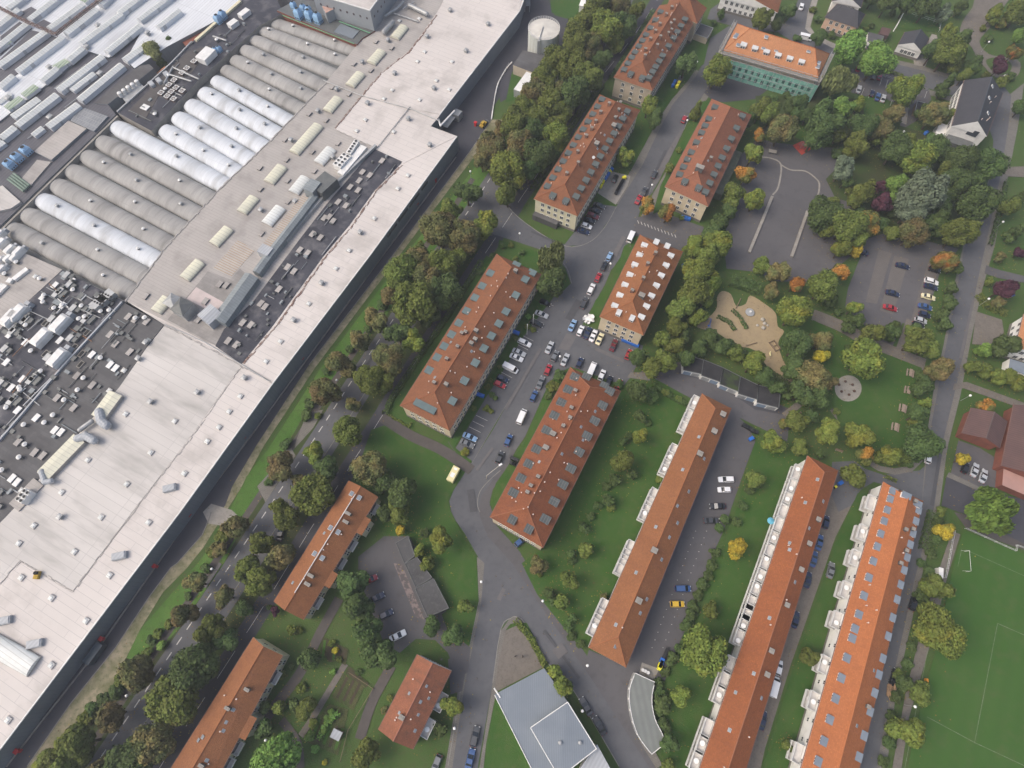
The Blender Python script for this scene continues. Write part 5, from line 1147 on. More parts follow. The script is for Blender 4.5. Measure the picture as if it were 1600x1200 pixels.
    def windows(s, side, n, rows, zs=None, inset=1.6, sc=(1, 1, 1), skip=()):
        i0, i1 = {'L': (3, 0), 'R': (1, 2), 'F': (0, 1), 'B': (2, 3)}[side]
        a, c = s.W4[i0], s.W4[i1]; dr = (c - a); ln = dr.length; dr = dr.normalized(); nn = Vector((dr.y, -dr.x, 0)); ang = math.atan2(dr.y, dr.x)
        zs = zs or [1.1 + (s.h - 1.6) * (r_ + .5) / rows for r_ in range(rows)]
        for r_, z in enumerate(zs):
            for k in range(n):
                if (r_, k) in skip: continue
                p = a + dr * (inset + (ln - 2 * inset) * (k + .5) / n) + nn * .02
                o = put('window', winme, s.o, (p.x, p.y, z), ang, sc); q = put('pane', paneme, o, (p.x, p.y, z), 0); q.location = (0, 0, 0)
roof_cols = {'red_clay_tiles': (0.285, 0.088, 0.040), 'orange_clay_tiles': (0.33, 0.105, 0.042), 'bright_orange_tiles': (.42, .125, .045), 'new_orange_tiles': (.58, .18, .075), 'weathered_salmon_tiles': (.34, .12, .075), 'dark_slate': (.06, .06, .07), 'brown_sheet_roof': (.13, .08, .07)}
rows = lambda n, a, c: [a + (c - a) * k / (n - 1) for k in range(n)]
def litter(B_, n, me=vpipe, name='vent_pipe', seed=1, vlo=.12, vhi=.88):
    r_ = random.Random(seed)
    B_.stick([(r_.uniform(.08, .95), r_.uniform(vlo, vhi)) for _ in range(n)], me, name)
    B_.flat([(r_.uniform(.1, .9), r_.choice((r_.uniform(.15, .42), r_.uniform(.58, .85)))) for _ in range(max(2, n // 5))], velux, 'roof_window', (.8, .7, 1))

HB = 9.3
N2 = Block('apartment_block', 'pale yellow apartment block with a red hipped roof, beside the cross street mouth', 'apartment block', [(834, 311), (902, 338), (1000, 172), (937, 148)], HB, 4.9, (6.5, 6), yellowM, tileA, group='old blocks with red hipped roofs')
N2.dormers(rows(12, .10, .93), 'L', v=.15); N2.dormers(rows(12, .10, .90), 'R', v=.2); N2.dormers([.36, .66], 'F', v=.045)
N2.stick([(.2, .42), (.4, .36), (.55, .33), (.62, .35), (.69, .34), (.78, .32), (.86, .4), (.3, .52)], chim); N2.stick([(.52, .62), (.73, .72)], chimG, 'chimney', (1.5, 2.0, .7)); N2.stick([(.79, .66), (.86, .64), (.93, .58)], chimG, 'chimney', (.9, 1.2, .6)); litter(N2, 22, seed=2)
N2.stick([(.42, .7)], dish, 'satellite_dish', (1.3, 1.3, 1.3))
N2.windows('F', 5, 3, [2.2, 4.9, 7.6]); N2.windows('R', 26, 3, [2.2, 4.9, 7.6])
g = G(857, 338 + 8); b = MB(); b.box((g.x - 1, g.y - .2, 1.3), (9.5, 2.6, 2.6), N2.ang); b.build('entrance_porch', bitG, N2.o)
N1 = Block('apartment_block', 'weathered beige apartment block with a red hipped roof, farthest along the tree lined road', 'apartment block', [(959, 121), (1019, 142), (1083, 37), (1031, 8)], HB + .3, 4.9, (6.5, 0), beigeM, tileA, group='old blocks with red hipped roofs')
N1.dormers([.07, .15, .23, .3, .38, .46, .54, .64, .75, .87], 'L', v=.16); N1.dormers([.07, .15, .22, .30, .38, .52, .64, .73, .82, .92], 'R', v=.2); N1.dormers([.36, .66], 'F', v=.05)
N1.stick([(.3, .4), (.45, .36), (.56, .36), (.66, .36), (.8, .37), (.9, .4), (.2, .5), (.5, .56), (.4, .6)], chim); N1.stick([(.62, .66), (.68, .68), (.72, .6), (.78, .62)], chim, 'chimney', (.9, 1, .8)); litter(N1, 18, seed=3)
N1.windows('F', 3, 3, [2.2, 4.9, 7.6]); N1.windows('R', 24, 3, [2.2, 4.9, 7.6])
N1b = Block('apartment_block', 'beige corner wing with red hipped roof at the far end of the road', 'apartment block', [(1040, 14), (1089, 37), (1104, 13), (1052, -14)], HB + .2, 5.1, (5, 5), beigeM, tileA)
N1b.stick([(.5, .3), (.5, .6)], chim); N1b.windows('R', 4, 3, [2.2, 4.9, 7.6])
En1 = Block('apartment_block', 'cream apartment block with a salmon red hipped roof, between the street and the school playground', 'apartment block', [(1039, 292), (1106, 323), (1174, 180), (1112, 155)], HB, 4.9, (7, 6), creamM, tile('salmon_clay_tiles', (0.33, 0.115, 0.07), (0.28, 0.10, 0.062), (0.18, 0.075, 0.05), .5), group='old blocks with red hipped roofs')
En1.dormers([.12, .2, .28, .36, .47, .58, .66, .74, .88], 'L', v=.17); En1.dormers([.07, .16, .25, .34, .43, .53, .64, .76, .9], 'R', v=.18); En1.dormers([.34, .66], 'F', v=.07)
En1.stick([(.18, .5)], chimG, 'chimney', (2.6, 2, 1)); En1.stick([(.33, .62)], chim); litter(En1, 5, seed=4)
En1.windows('F', 4, 3, [2.2, 4.9, 7.6]); En1.windows('L', 20, 3, [2.2, 4.9, 7.6])
g = G(1150, 270, 3); b = MB(); b.prism([G(x, y, 3) for x, y in T(2, 0, [(1040, 700), (1080, 715), (985, 915), (945, 900)])], 0, 3); b.build('terrace_annex', mat('mossy_felt', (0.16, 0.17, 0.13), (.1, .12, .08), .4), En1.o)
E2B = Block('apartment_block', 'short cream apartment block with white dormers in its orange roof, beside the parking court', 'apartment block', [(937, 495), (1005, 524), (1067, 393), (1000, 367)], HB, 4.6, (7, 6), creamM, tileB, group='old blocks with red hipped roofs')
E2B.dormers(rows(7, .13, .86), 'L', dormW, v=.2, sc=(.78, .82, .8)); E2B.dormers(rows(7, .13, .86), 'R', dormW, v=.2, sc=(.78, .82, .8)); E2B.dormers([.34, .64], 'F', dormW, v=.08, sc=(.78, .82, .8)); E2B.dormers([.4, .65], 'B', dormW, v=.06)
E2B.stick([(.3, .4), (.45, .5), (.62, .45), (.75, .5)], chim); E2B.stick([(.3, .62)], chimG, 'chimney', (1.8, 1.8, .8)); litter(E2B, 12, seed=5)
E2B.windows('F', 4, 3, [2.2, 4.9, 7.6]); E2B.windows('R', 12, 3, [2.2, 4.9, 7.6])
B4 = Block('apartment_block', 'long cream apartment block with teal grey dormers in its roof, beside the parking bays', 'apartment block', [(625, 634), (702, 673), (845.5, 428.5), (776, 397)], HB, 4.7, (7, 5), creamM, tileA, group='old blocks with red hipped roofs')
tb = mk('dormer_teal', f_dorm(2.4, 2.6, 1.0), [mat('teal_grey_sheet', (0.13, 0.175, 0.175), (0.105, 0.145, 0.15), .7), metalD])
B4.dormers([.22, .3, .37, .445, .52, .6, .69, .77, .86], 'L', tb, v=.15); B4.dormers([.13, .25, .36, .45, .53, .61, .69, .80, .91], 'R', tb, v=.2); B4.dormers([.3, .44, .58], 'F', tb, v=.045, sc=(.9, .75, 1)); B4.dormers([.5, .85], 'B', tb, v=.03, sc=(1, .7, .8))
B4.stick([(.16, .4), (.3, .36), (.38, .42), (.46, .34), (.47, .4)], chim); B4.stick([(.5, .56), (.43, .6), (.46, .62), (.91, .6), (.18, .6)], chimG, 'chimney', (1.2, 1.2, .9)); litter(B4, 26, seed=6)
B4.windows('F', 5, 3, [2.2, 4.9, 7.6]); B4.windows('R', 28, 3, [2.2, 4.9, 7.6])
B5 = Block('apartment_block', 'long apartment block with dark framed panels in its rust red roof, inside the street bend', 'apartment block', [(765.5, 808), (848, 856), (969.5, 611), (891, 574)], HB, 4.5, (6.5, 5), creamM, tile('rust_clay_tiles', (0.29, 0.088, 0.042), (0.235, 0.072, 0.037), (0.13, 0.062, 0.045), .8), group='old blocks with red hipped roofs')
B5.dormers([.17, .26, .35, .445, .57, .67, .76, .85, .94][::1], 'L', dormK, v=.17, lift=.25); B5.dormers([.13, .235, .34, .44, .545, .65, .75, .855, .955], 'R', dormK, v=.17, lift=.25); B5.dormers([.36, .67], 'F', dormK, v=.045, lift=.25); B5.dormers([.35, .7], 'B', dormK, v=.03, lift=.25, sc=(1, .7, 1))
B5.stick([(.2, .38), (.3, .42), (.62, .4), (.74, .38), (.85, .3), (.68, .44), (.24, .38)], chim); B5.stick([(.47, .3), (.56, .3)], chimG, 'chimney', (1.5, 1.6, .8)); litter(B5, 30, seed=7)
B5.windows('F', 7, 3, [2.2, 4.9, 7.6]); B5.windows('R', 26, 1, [7.6])
# rows with balconies
HR = 7.8
def balconies(B_, us, side='L', drop=(2.6, 5.2), two=True):
    i0, i1 = (3, 0) if side == 'L' else (1, 2); a, c = B_.W4[i0], B_.W4[i1]; out = -B_.across if side == 'L' else B_.across
    ang = B_.ang + (-math.pi / 2 if side == 'L' else math.pi / 2)
    for u in us:
        p = (a.lerp(c, 1 - u) if side == 'L' else a.lerp(c, u)) + out * 1.2
        for z in drop:
            o = put('balcony', balc, B_.o, (p.x, p.y, z), ang, (1.45, 1.45, 1.15))
            if rnd.random() < .55:
                q = p + B_.along * rnd.uniform(-1, 1); bb = MB(); bb.tube((q.x, q.y, z + .1), (q.x, q.y, z + .75), .05, 5); bb.tube((q.x, q.y, z + .7), (q.x, q.y, z + .78), .45, 8); bb.build('balcony_table', [whiteP], o, off=None)
                o.children[-1].parent = o; o.children[-1].matrix_parent_inverse = (Matrix.Translation(o.location) @ Matrix.Rotation(ang, 4, 'Z') @ Matrix.Diagonal((1.15, 1, 1, 1))).inverted() @ Matrix.Translation(Vector(o['_w']) - Vector(B_.o['_w']) ) if False else Matrix.Identity(4)
                ch = o.children[-1]; ch.location = (rnd.uniform(-.8, .8), 0, 0)
                for v_ in ch.data.vertices: v_.co.x -= (q.x - o['_w'][0]); v_.co.y -= (q.y - o['_w'][1])
W1 = Block('terraced_row', 'narrow white terrace row with plain orange hipped roof and paired balconies, beside the marked yard', 'terraced row', [(920, 1012), (978, 1043), (1142.5, 638), (1097, 615)], HR, 3.2, (5.5, 4), whiteM, tileB, group='terrace rows with balconies')
balconies(W1, [.06, .095, .13, .28, .315, .35, .49, .525, .56, .68, .715, .75, .87, .905, .97]); W1.windows('L', 14, 2, [3.4, 6.2], sc=(.8, 1, .7)); W1.windows('R', 20, 2, [3.4, 6.2], sc=(.8, 1, .8))
W1.flat([(.10, .35), (.28, .3), (.17, .8), (.36, .78), (.45, .3), (.5, .8), (.55, .6), (.62, .75), (.68, .35), (.76, .8), (.82, .4), (.04, .55), (.22, .82), (.44, .74), (.88, .75)], velux, 'roof_window', (.9, .8, 1)); W1.stick([(.20, .62), (.37, .48), (.76, .6), (.87, .75), (.95, .8)], chimG, 'chimney', (1.5, 1.8, .7)); W1.stick([(.1, .5)], vpipe, 'vent_pipe')
W2 = Block('terraced_row', 'long white terrace row with orange red roof and crowded balconies, second from sports field', 'terraced row', [(1072, 1262), (1140, 1285), (1309.5, 735), (1262, 712)], HR, 3.3, (5, 4), whiteM, tile('deep_orange_tiles', (0.36, 0.105, 0.042), (0.30, 0.09, 0.038), (0.22, 0.075, 0.04), .6), group='terrace rows with balconies')
balconies(W2, [.1, .14, .18, .27, .31, .35, .43, .47, .5, .53, .57, .61, .65, .69, .73, .77, .82, .86, .90, .95]); W2.windows('L', 18, 2, [3.4, 6.2], sc=(.8, 1, .6)); W2.windows('R', 10, 1, [6.2], sc=(.8, 1, .8))
W2.flat([(.2, .3), (.3, .8), (.35, .4), (.5, .35), (.62, .7), (.7, .3), (.78, .6), (.85, .3), (.93, .4), (.88, .8)], velux, 'roof_window', (.9, .8, 1)); W2.stick([(.42, .62), (.55, .65), (.66, .75), (.74, .75), (.82, .8), (.36, .72)], chimG, 'chimney', (1.2, 1.5, .6)); litter(W2, 8, seed=9)
W3 = Block('terraced_row', 'white terrace row with two lines of pale blue dormers, nearest the sports field', 'terraced row', [(1236, 1255), (1325, 1275), (1442, 783), (1380, 753)], HR, 3.6, (6, 3), whiteM, tileC, group='terrace rows with balconies')
W3.dormers([.12, .175, .235, .295, .355, .415, .475, .505, .55, .61, .67, .725, .775, .82, .865, .905, .945, .975], 'L', dormL, v=.22, sc=(.84, .84, .55)); W3.dormers([.09, .16, .22, .29, .345, .40, .45, .52, .58, .64, .69, .74, .785, .83, .87, .915, .955], 'R', dormL, v=.13, sc=(.84, .84, .55)); W3.dormers([.45, .8], 'B', dormL, v=.03, sc=(1, .7, .8))
balconies(W3, [.12, .27, .38, .52, .62, .73, .82, .93], drop=(2.6, 5.2)); W3.windows('L', 17, 2, [3.4, 6.2], sc=(.8, 1, .6))
W3.stick([(.86, .62), (.88, .84), (.8, .8), (.3, .8), (.97, .7), (.75, .72)], chimG, 'chimney', (.9, 1.1, .8)); litter(W3, 8, seed=10)
# houses with stepped bays beside the second road
HL = 6.6
def bays(B_, segs):
    for u0, u1 in segs:
        a, c = B_.Q(u0, 1), B_.Q(u1, 1); q = [a - B_.across * .6, a + B_.across * 1.3, c + B_.across * 1.3, c - B_.across * .6]
        b = MB(); b.prism([p - B_.along * 0 for p in q], 0, B_.h - .35, 0); o = b.build('bay', B_.wallm, B_.o)
        e = .25; q2 = [a - B_.across * .8 - B_.along * e, a + B_.across * 1.7 - B_.along * e, c + B_.across * 1.7 + B_.along * e, c - B_.across * .8 + B_.along * e]
        zs = [B_.h + .2, B_.h - .25, B_.h - .25, B_.h + .2]; b = MB(); b.face([(p.x, p.y, z) for p, z in zip(q2, zs)]); b.face([(p.x, p.y, z - .15) for p, z in zip(q2, zs)][::-1]); 
        for k in range(4): l = (k + 1) % 4; b.face([(q2[k].x, q2[k].y, zs[k] - .15), (q2[l].x, q2[l].y, zs[l] - .15), (q2[l].x, q2[l].y, zs[l]), (q2[k].x, q2[k].y, zs[k])])
        b.build('bay_roof', tileB, o)
        for z in (2.0, 4.7):
            m_ = (q[1] + q[2]) / 2 + B_.across * .02; w_ = put('window', winme, B_.o, (m_.x, m_.y, z), B_.ang + math.pi / 2); pq = put('pane', paneme, w_, (0, 0, 0)); pq.location = (0, 0, 0)
def loggias(B_, us):
    for u in us:
        a = B_.W4[1].lerp(B_.W4[2], u) + B_.across * .5
        for z in (3.0,):
            o = put('balcony', balc, B_.o, (a.x, a.y, z), B_.ang + math.pi / 2, (1, 1.1, 1)); b = MB()
        bb = MB(); bb.box((a.x - B_.across.x * .42, a.y - B_.across.y * .42, 4.4), (.12, 2.6, 2.0), B_.ang); bb.build('loggia_opening', glassM, B_.o)
H1 = Block('row_house', 'cream row house with white rail along its orange gable roof, beside second road', 'row house', [(427.6, 940), (474, 968.5), (590.5, 776), (545, 751)], HL, 2.9, (0, 0), yellowM, tileB, over=.3, plinth=False)
H1.wallm = yellowM
bays(H1, [(.27, .37), (.70, .82)]); loggias(H1, [.13, .45, .60, .92]); H1.windows('R', 14, 2, [2.0, 4.7], inset=.6)
b = MB(); b.tube(H1.Q(.13, .49, 3.1), H1.Q(.93, .49, 3.1), .12, 6); b.build('ridge_rail', whitemet, H1.o)
for u in (.92, .63, .42):
    for v in (.38, .6): p = H1.on(u, v); put('roof_window', veluxL, H1.o, (p.x, p.y, p.z - .05), H1.ang, (.8, .7, 1))
H1.stick([(.78, .6), (.72, .66), (.28, .62), (.22, .66)], chimG, 'chimney', (1.6, 1, .7)); litter(H1, 5, seed=11)
H2 = Block('row_house', 'cream row house with orange gable roof cut off by the bottom edge of photo', 'row house', [(232, 1256), (300, 1290), (441.7, 1024), (396, 995.6)], HL, 2.9, (0, 0), yellowM, tileB, over=.3, plinth=False)
H2.wallm = yellowM
bays(H2, [(.50, .62), (.13, .24)]); loggias(H2, [.32, .42, .86]); H2.windows('R', 16, 2, [2.0, 4.7], inset=.6); H2.windows('B', 2, 1, [4.7])
H2.flat([(.42, .3), (.5, .66), (.62, .62), (.33, .66)], velux, 'roof_window', (1, .7, 1)); H2.stick([(.62, .52), (.3, .64), (.75, .68)], chimG, 'chimney', (1.3, .9, .7)); litter(H2, 5, seed=12)
H3 = Block('house', 'detached house with weathered salmon gable roof, beside the street and garage drive', 'house', [(591, 1140), (645, 1171), (705, 1048), (652, 1022.5)], 6.6, 3.0, (0, 0), whiteM, tileE, over=.35)
H3.flat([(.72, .62), (.55, .3), (.3, .3), (.6, .8), (.38, .75)], velux, 'roof_window', (.7, .6, 1)); H3.stick([(.28, .42)], chimG, 'chimney', (1.3, 1.3, .7)); litter(H3, 5, seed=13); H3.windows('R', 8, 2, [2.2, 5.0]); H3.windows('B', 4, 2, [2.2, 5.0])
balconies(H3, [.25, .6], side='R', drop=(3.0,))
# scaffolded school house
SC = Block('school_house', 'school house with new orange roof wrapped in green scaffold netting', 'building', [(1130, 79), (1278, 122), (1296, 84), (1152, 37)], 9.6, 4.6, (0, 0), creamM, tileD, gable=False)
bpy.data.objects.remove(SC.roof.children[0]); bpy.data.objects.remove(SC.roof)
# hip ends sit on its short sides
b = MB(); A, B_, C_, D_ = SC.C; R0 = A.lerp(D_, .5).lerp(B_.lerp(C_, .5), .16); R1 = A.lerp(D_, .5).lerp(B_.lerp(C_, .5), .84); R0.z = R1.z = SC.h + 5.5
b.face([A, B_, R1, R0]); b.face([C_, D_, R0, R1]); b.face([D_, A, R0]); b.face([B_, C_, R1]); b.face([A, D_, C_, B_]); SC.roof = b.build('roof', tileD, SC.o)
b = MB(); b.tube(R0, R1, .16, 6); b.tube(R0, A, .14, 6); b.tube(R0, D_, .14, 6); b.tube(R1, B_, .14, 6); b.tube(R1, C_, .14, 6); b.build('ridge_tiles', tileC, SC.roof)
dxv = (B_ - A).normalized(); dyv = (D_ - A).normalized()
sang = math.atan2(dxv.y, dxv.x)
for k in range(6):
    f = .17 + k * .122; p = A.lerp(B_, f) + dyv * 3.2; p.z = SC.h + 1.3; o = put('dormer', dormW, SC.o, tuple(p), sang, (1.2, 1, 1)); q = put('dormer_window', dwin, o, (0, 0, 0)); q.location = (0, 0, 0)
for f, e, z in ((.12, 2.6, 1.6), (.37, 4.0, 2.3), (.5, 4.5, 2.5), (.35, 7, 4.6), (.8, 6.5, 4.2), (.94, 5.0, 2.0), (.95, 3.2, 1.6), (.055, 5.5, 2.4), (.06, 7, 2.2)):
    p = A.lerp(B_, f) + dyv * e; put('roof_window', veluxL, SC.o, (p.x, p.y, SC.h + z + .25), sang, (.8, .9, 1.2))
for side_, (a, c) in enumerate(((A, B_), (B_, C_), (D_, A))):
    dr = (c - a).normalized(); nn = Vector((dr.y, -dr.x, 0)); ln = (c - a).length; an = math.atan2(dr.y, dr.x)
    b = MB(); m_ = (a + c) / 2 + nn * 1.5; b.box((m_.x, m_.y, 3.9), (ln + 2.6, .12, 7.6), an); nets = b.build('scaffold_netting', netM if side_ == 0 else mat('grey_scaffold_netting', (0.42, 0.45, 0.43), (0.3, 0.36, 0.33), .5, seams=(2.5, 2, (.5, .5, .5), .05)), SC.o)
    b = MB(); n_ = int(ln / 2.5)
    for k in range(n_ + 1):
        for off in (.55, 1.62):
            p = a + dr * (ln * k / n_) + nn * off; b.tube((p.x, p.y, 0), (p.x, p.y, 10.8), .08, 5)
    for z in (2, 4, 6, 8, 9.4, 10.5):
        for off in (.5, 1.64):
            p, q = a + nn * off, c + nn * off; b.tube((p.x, p.y, z), (q.x, q.y, z), .08, 5)
    b.build('scaffold_poles', metalM, SC.o)
    b = MB(); m_ = (a + c) / 2 + nn * 1.05; b.box((m_.x, m_.y, 9.2), (ln + 2, 1.0, .1), an); b.box((m_.x, m_.y, 7.4), (ln + 2, 1.0, .1), an); b.build('scaffold_boards', concM, SC.o)
    if side_ == 0:
        for r_, z in enumerate((2.4, 5.4)):
            for k in range(15):
                p = a + dr * (ln * (k + .5) / 15) + nn * 1.58; b = MB(); b.box((p.x, p.y, z), (1.1, .06, 1.7), an); b.build('netted_window', mat('dark_green_opening', (0.035, 0.10, 0.085)), SC.o)
# school with slate roof on the east side
SR = Block('school_building', 'white walled school building with broad dark slate roof at the road bend', 'building', [(1487, 197), (1542, 213), (1567, 146), (1507, 125)], 8.0, 4.5, (0, 0), whiteM, slateM, over=.2, plinth=False)
SR.flat([(.35, .75), (.6, .62), (.85, .6)], veluxL, 'roof_window', (.6, .6, 1)); SR.stick([(.22, .8), (.3, .85), (.55, .7), (.1, .6), (.75, .8)], vpipe, 'vent_pipe'); SR.windows('L', 12, 2, [2.4, 5.2], sc=(1.2, 1, 1.2))
g = SR.W4[0].lerp(SR.W4[1], .62) - SR.along * .1; b = MB(); b.box((g.x, g.y, 7.6), (3.6, .2, 2.4), SR.ang); b.build('gable_window', glassM, SR.o)
g = SR.W4[0].lerp(SR.W4[1], .45) - SR.along * 2.0; b = MB(); b.box((g.x, g.y, 2.2), (9, 4, 4.4), SR.ang); b.build('porch', metalD, SR.o)
g = SR.W4[0].lerp(SR.W4[3], .1) - SR.across * 1.5 ; b = MB(); b.box((g.x, g.y, 1.8), (3, 6, 3.6), SR.ang); b.build('side_annex', whiteM, SR.o)
# houses in the north east
V1 = Block('house', 'peach rendered house with dark slate hipped roof, at the bend of the residential street', 'house', [(1288, 27), (1340, 44), (1352, 22), (1308, 6)], 5.8, 3.2, (0, 0), peachM, slateM, gable=False)
bpy.data.objects.remove(V1.roof.children[0]); bpy.data.objects.remove(V1.roof)
A, B_, C_, D_ = V1.C; R0 = A.lerp(D_, .5).lerp(B_.lerp(C_, .5), .25); R1 = A.lerp(D_, .5).lerp(B_.lerp(C_, .5), .75); R0.z = R1.z = V1.h + 3.5
b = MB(); b.face([A, B_, R1, R0]); b.face([C_, D_, R0, R1]); b.face([D_, A, R0]); b.face([B_, C_, R1]); b.face([A, D_, C_, B_]); b.build('roof', slateM, V1.o)
V1.windows('F', 4, 2, [1.8, 4.4])
V2 = Block('house', 'white bungalow with dark roof and concrete drive, opposite the car park', 'house', [(1403, 70), (1441, 82), (1452, 60), (1414, 50)], 4.2, 2.6, (0, 0), whiteM, slateM, over=.3)
V2.windows('F', 4, 1, [2.2])
b = MB(); b.prism([G(x, y, 2.8) for x, y in [(1447, 77), (1456, 53), (1464, 55), (1455, 80)]], 0, 2.8); b.build('garage_wing', concM, V2.o)
for q, lb, wl, rf, nm in (([(1125, -4), (1215, 20), (1222, -4), (1135, -28)], 'long white terrace with dark framed windows along the residential street', whiteM, tileA, 'terraced_row'),
                      ([(1300, 2), (1345, 12), (1352, -10), (1308, -20)], 'white house with many windows behind the peach house', whiteM, slateM, 'house')):
    V = Block(nm, lb, 'house', q, 6.0, 3.0, (0, 0), wl, rf); V.windows('F', 9 if nm == 'terraced_row' else 5, 2, [1.9, 4.5])
sh = thing('garden_garage', 'brown roofed double garage between the peach house and the white bungalow', 'garage', tuple(G(1365, 62)))
b = MB(); b.prism([G(x, y, 2.6) for x, y in [(1357, 50), (1382, 56), (1376, 72), (1355, 65)]], 0, 2.6, 0, 1); b.build('garage_body', [bitG, whiteM], sh); b = MB(); b.prism([G(x, y, 2.8) for x, y in [(1378, 42), (1393, 45), (1388, 56), (1375, 53)]], 0, 2.8); b.build('shed_roof', brownM, sh)
V5 = Block('house', 'white villa with orange tiled roof at the eastern edge', 'house', [(1590, 520), (1690, 548), (1700, 500), (1597, 478)][:0] or [(1586, 545), (1650, 565), (1665, 505), (1600, 490)], 6.5, 3, (0, 0), whiteM, tileD); V5.windows('L', 4, 2, [2.2, 5]); V5.windows('F', 4, 2, [2.2, 5])
b = MB(); b.prism([G(x, y, 3.2) for x, y in [(1578, 560), (1640, 580), (1634, 600), (1576, 575)]], 0, 3.2, 0, 1); b.build('side_wing', [dormerL, whiteM], V5.o)
hb = Block('community_hall', 'hall wing with ribbed brown sheet roof beside the east road', 'hall', [(1503, 677), (1562, 700), (1574, 658), (1518, 637)], 4.0, 2.2, (0, 0), brickW, brownM, plinth=False)
hb2 = Block('community_hall', 'larger hall with ribbed brown sheet roof behind the small parking yard', 'hall', [(1565, 728), (1640, 760), (1680, 650), (1584, 632)], 4.6, 2.6, (0, 0), brickW, brownM, plinth=False)
b = MB(); b.prism([G(x, y, 3) for x, y in [(1568, 732), (1640, 760), (1640, 790), (1566, 758)]], 0, 3.0, 0, 1); o = b.build('flat_extension', [mat('pink_roof_felt', (0.42, 0.25, 0.21), (0.36, 0.22, 0.19), .3), brickW], None); tag(o, 'pink flat roofed extension below the larger brown hall', 'building')
# blue grey pavilion at the road fork
pv = thing('pavilion', 'pavilion with blue grey ribbed zinc roofs at the road fork', 'building', tuple(G(850, 1140)))
def plate(par, name, pts, z, m, wall=whiteM, th=.3, inset=.4, zb=0):
    P = [G(x, y, z) for x, y in pts]; c = sum(P, Vector()) / len(P); b = MB(); b.prism(P, z - th, z, 0, 0, True); b.build(name, m, par)
    b = MB(); b.prism([p + (c - p).normalized() * inset for p in P], zb, z - th); b.build('wall', wall, par)
plate(pv, 'lower_roof', [(773, 1085), (850, 1044), (888, 1098), (836, 1138), (868, 1200), (890, 1240), (850, 1240)], 4.2, bluegreyM)
b = MB(); A, B_, C_, D_ = [G(x, y, 6.6) for x, y in [(829, 1137), (887, 1097), (932, 1170), (874, 1215)]]; top = (A + B_ + C_ + D_) / 4; top.z = 6.8
for a, c in ((B_, A), (C_, B_), (D_, C_), (A, D_)): b.face([c, a, top][::-1])
b.face([A, B_, C_, D_]); 
for a, c in ((A, B_), (B_, C_), (C_, D_), (D_, A)): b.face([a - Vector((0, 0, .3)), c - Vector((0, 0, .3)), c, a])
b.build('upper_roof', bluegreyM, pv)
b = MB()
for a, c in ((A, B_), (B_, C_), (C_, D_), (D_, A)): b.tube(a, c, .13, 6)
b.build('roof_edge', whitemet, pv)
b = MB(); cc = (A + B_ + C_ + D_) / 4; b.prism([p + (cc - p).normalized() * .7 for p in (A, B_, C_, D_)], 3.8, 6.4); b.build('upper_wall', whiteM, pv)
plate(pv, 'white_roof', [(908, 1198), (933, 1163), (975, 1240), (890, 1240)], 4.6, zincL)
b = MB(); p, q = G(772, 1075, 4.3), G(782, 1090, 4.3); b.tube(p, q, .2, 6); p, q = G(773, 1086, 4.3), G(850, 1240, 4.3); b.tube(p, q, .12, 6); b.build('edge_trim', whitemet, pv)
for p in ((875, 1160), (906, 1160)):
    g = G(*p, 6.6); b = MB(); b.ball((g.x, g.y, 7.2), .5, sz=.5); b.build('roof_dome', metalM, pv)
# flat garages
def garage(name, label, pts, h, m, wall=whiteM, trim=metalM):
    P = [G(x, y, h) for x, y in pts]; o = thing(name, label, 'garage', tuple(G(*pts[0])), None)
    b = MB(); b.prism(P, 0, h, 0, 1); b.build('garage_body', [m, wall], o)
    b = MB()
    for k in range(len(P)):
        a, c = P[k], P[(k + 1) % len(P)]; dr = c - a
        if dr.length > .8: m_ = (a + c) / 2; b.box((m_.x, m_.y, h + .06), (dr.length + .12, .16, .24), math.atan2(dr.y, dr.x))
    b.build('roof_edge', trim, o)
    return o, P
gf = mat('dark_garage_felt', (0.022, 0.022, 0.025), (0.036, 0.035, 0.037), .3, col3=(0.06, 0.06, 0.06), scale3=.8, amt3=.4)
gm = mat('mossy_garage_felt', (0.024, 0.025, 0.025), (0.04, 0.06, 0.02), .25, lo=.5, hi=.6)
gg = mat('grey_garage_felt', (0.08, 0.08, 0.082), (0.055, 0.055, 0.057), .25, rot=RT, seams=(1, 8, (.08, .08, .08), .05, 0), col3=(.17, .17, .16), scale3=1, amt3=.5)
for k, (q, m) in enumerate((([(803, 460), (898, 488), (888, 553), (803, 535)], gf), ([(899, 487), (990, 524), (975, 590), (888, 560)], gf), ([(990, 524), (1070, 565), (1060, 635), (974, 600)], gm), ([(1071, 565), (1155, 606), (1148, 672), (1060, 645)], gf), ([(1155, 606), (1258, 632), (1250, 712), (1148, 686)], gf))):
    o, P = garage('garage', 'dark flat roofed garage in the stepped row below the sandpit, %s from west end' % ORD[k] + (', mossy' if k == 2 else ''), T(2, 1, q), 2.8, m, whiteM, metalD)
    a, c = P[3], P[2]; dr = (c - a).normalized(); nn = Vector((dr.y, -dr.x, 0))
    for f in (.27, .73):
        p = a.lerp(c, f) + nn * .02; b = MB(); b.box((p.x, p.y, 1.15), ((c - a).length * .4, .08, 2.2), math.atan2(dr.y, dr.x)); b.build('garage_door', metalM if (k + int(f * 2)) % 2 else mat('blue_grey_door', (.2, .26, .34)), o)
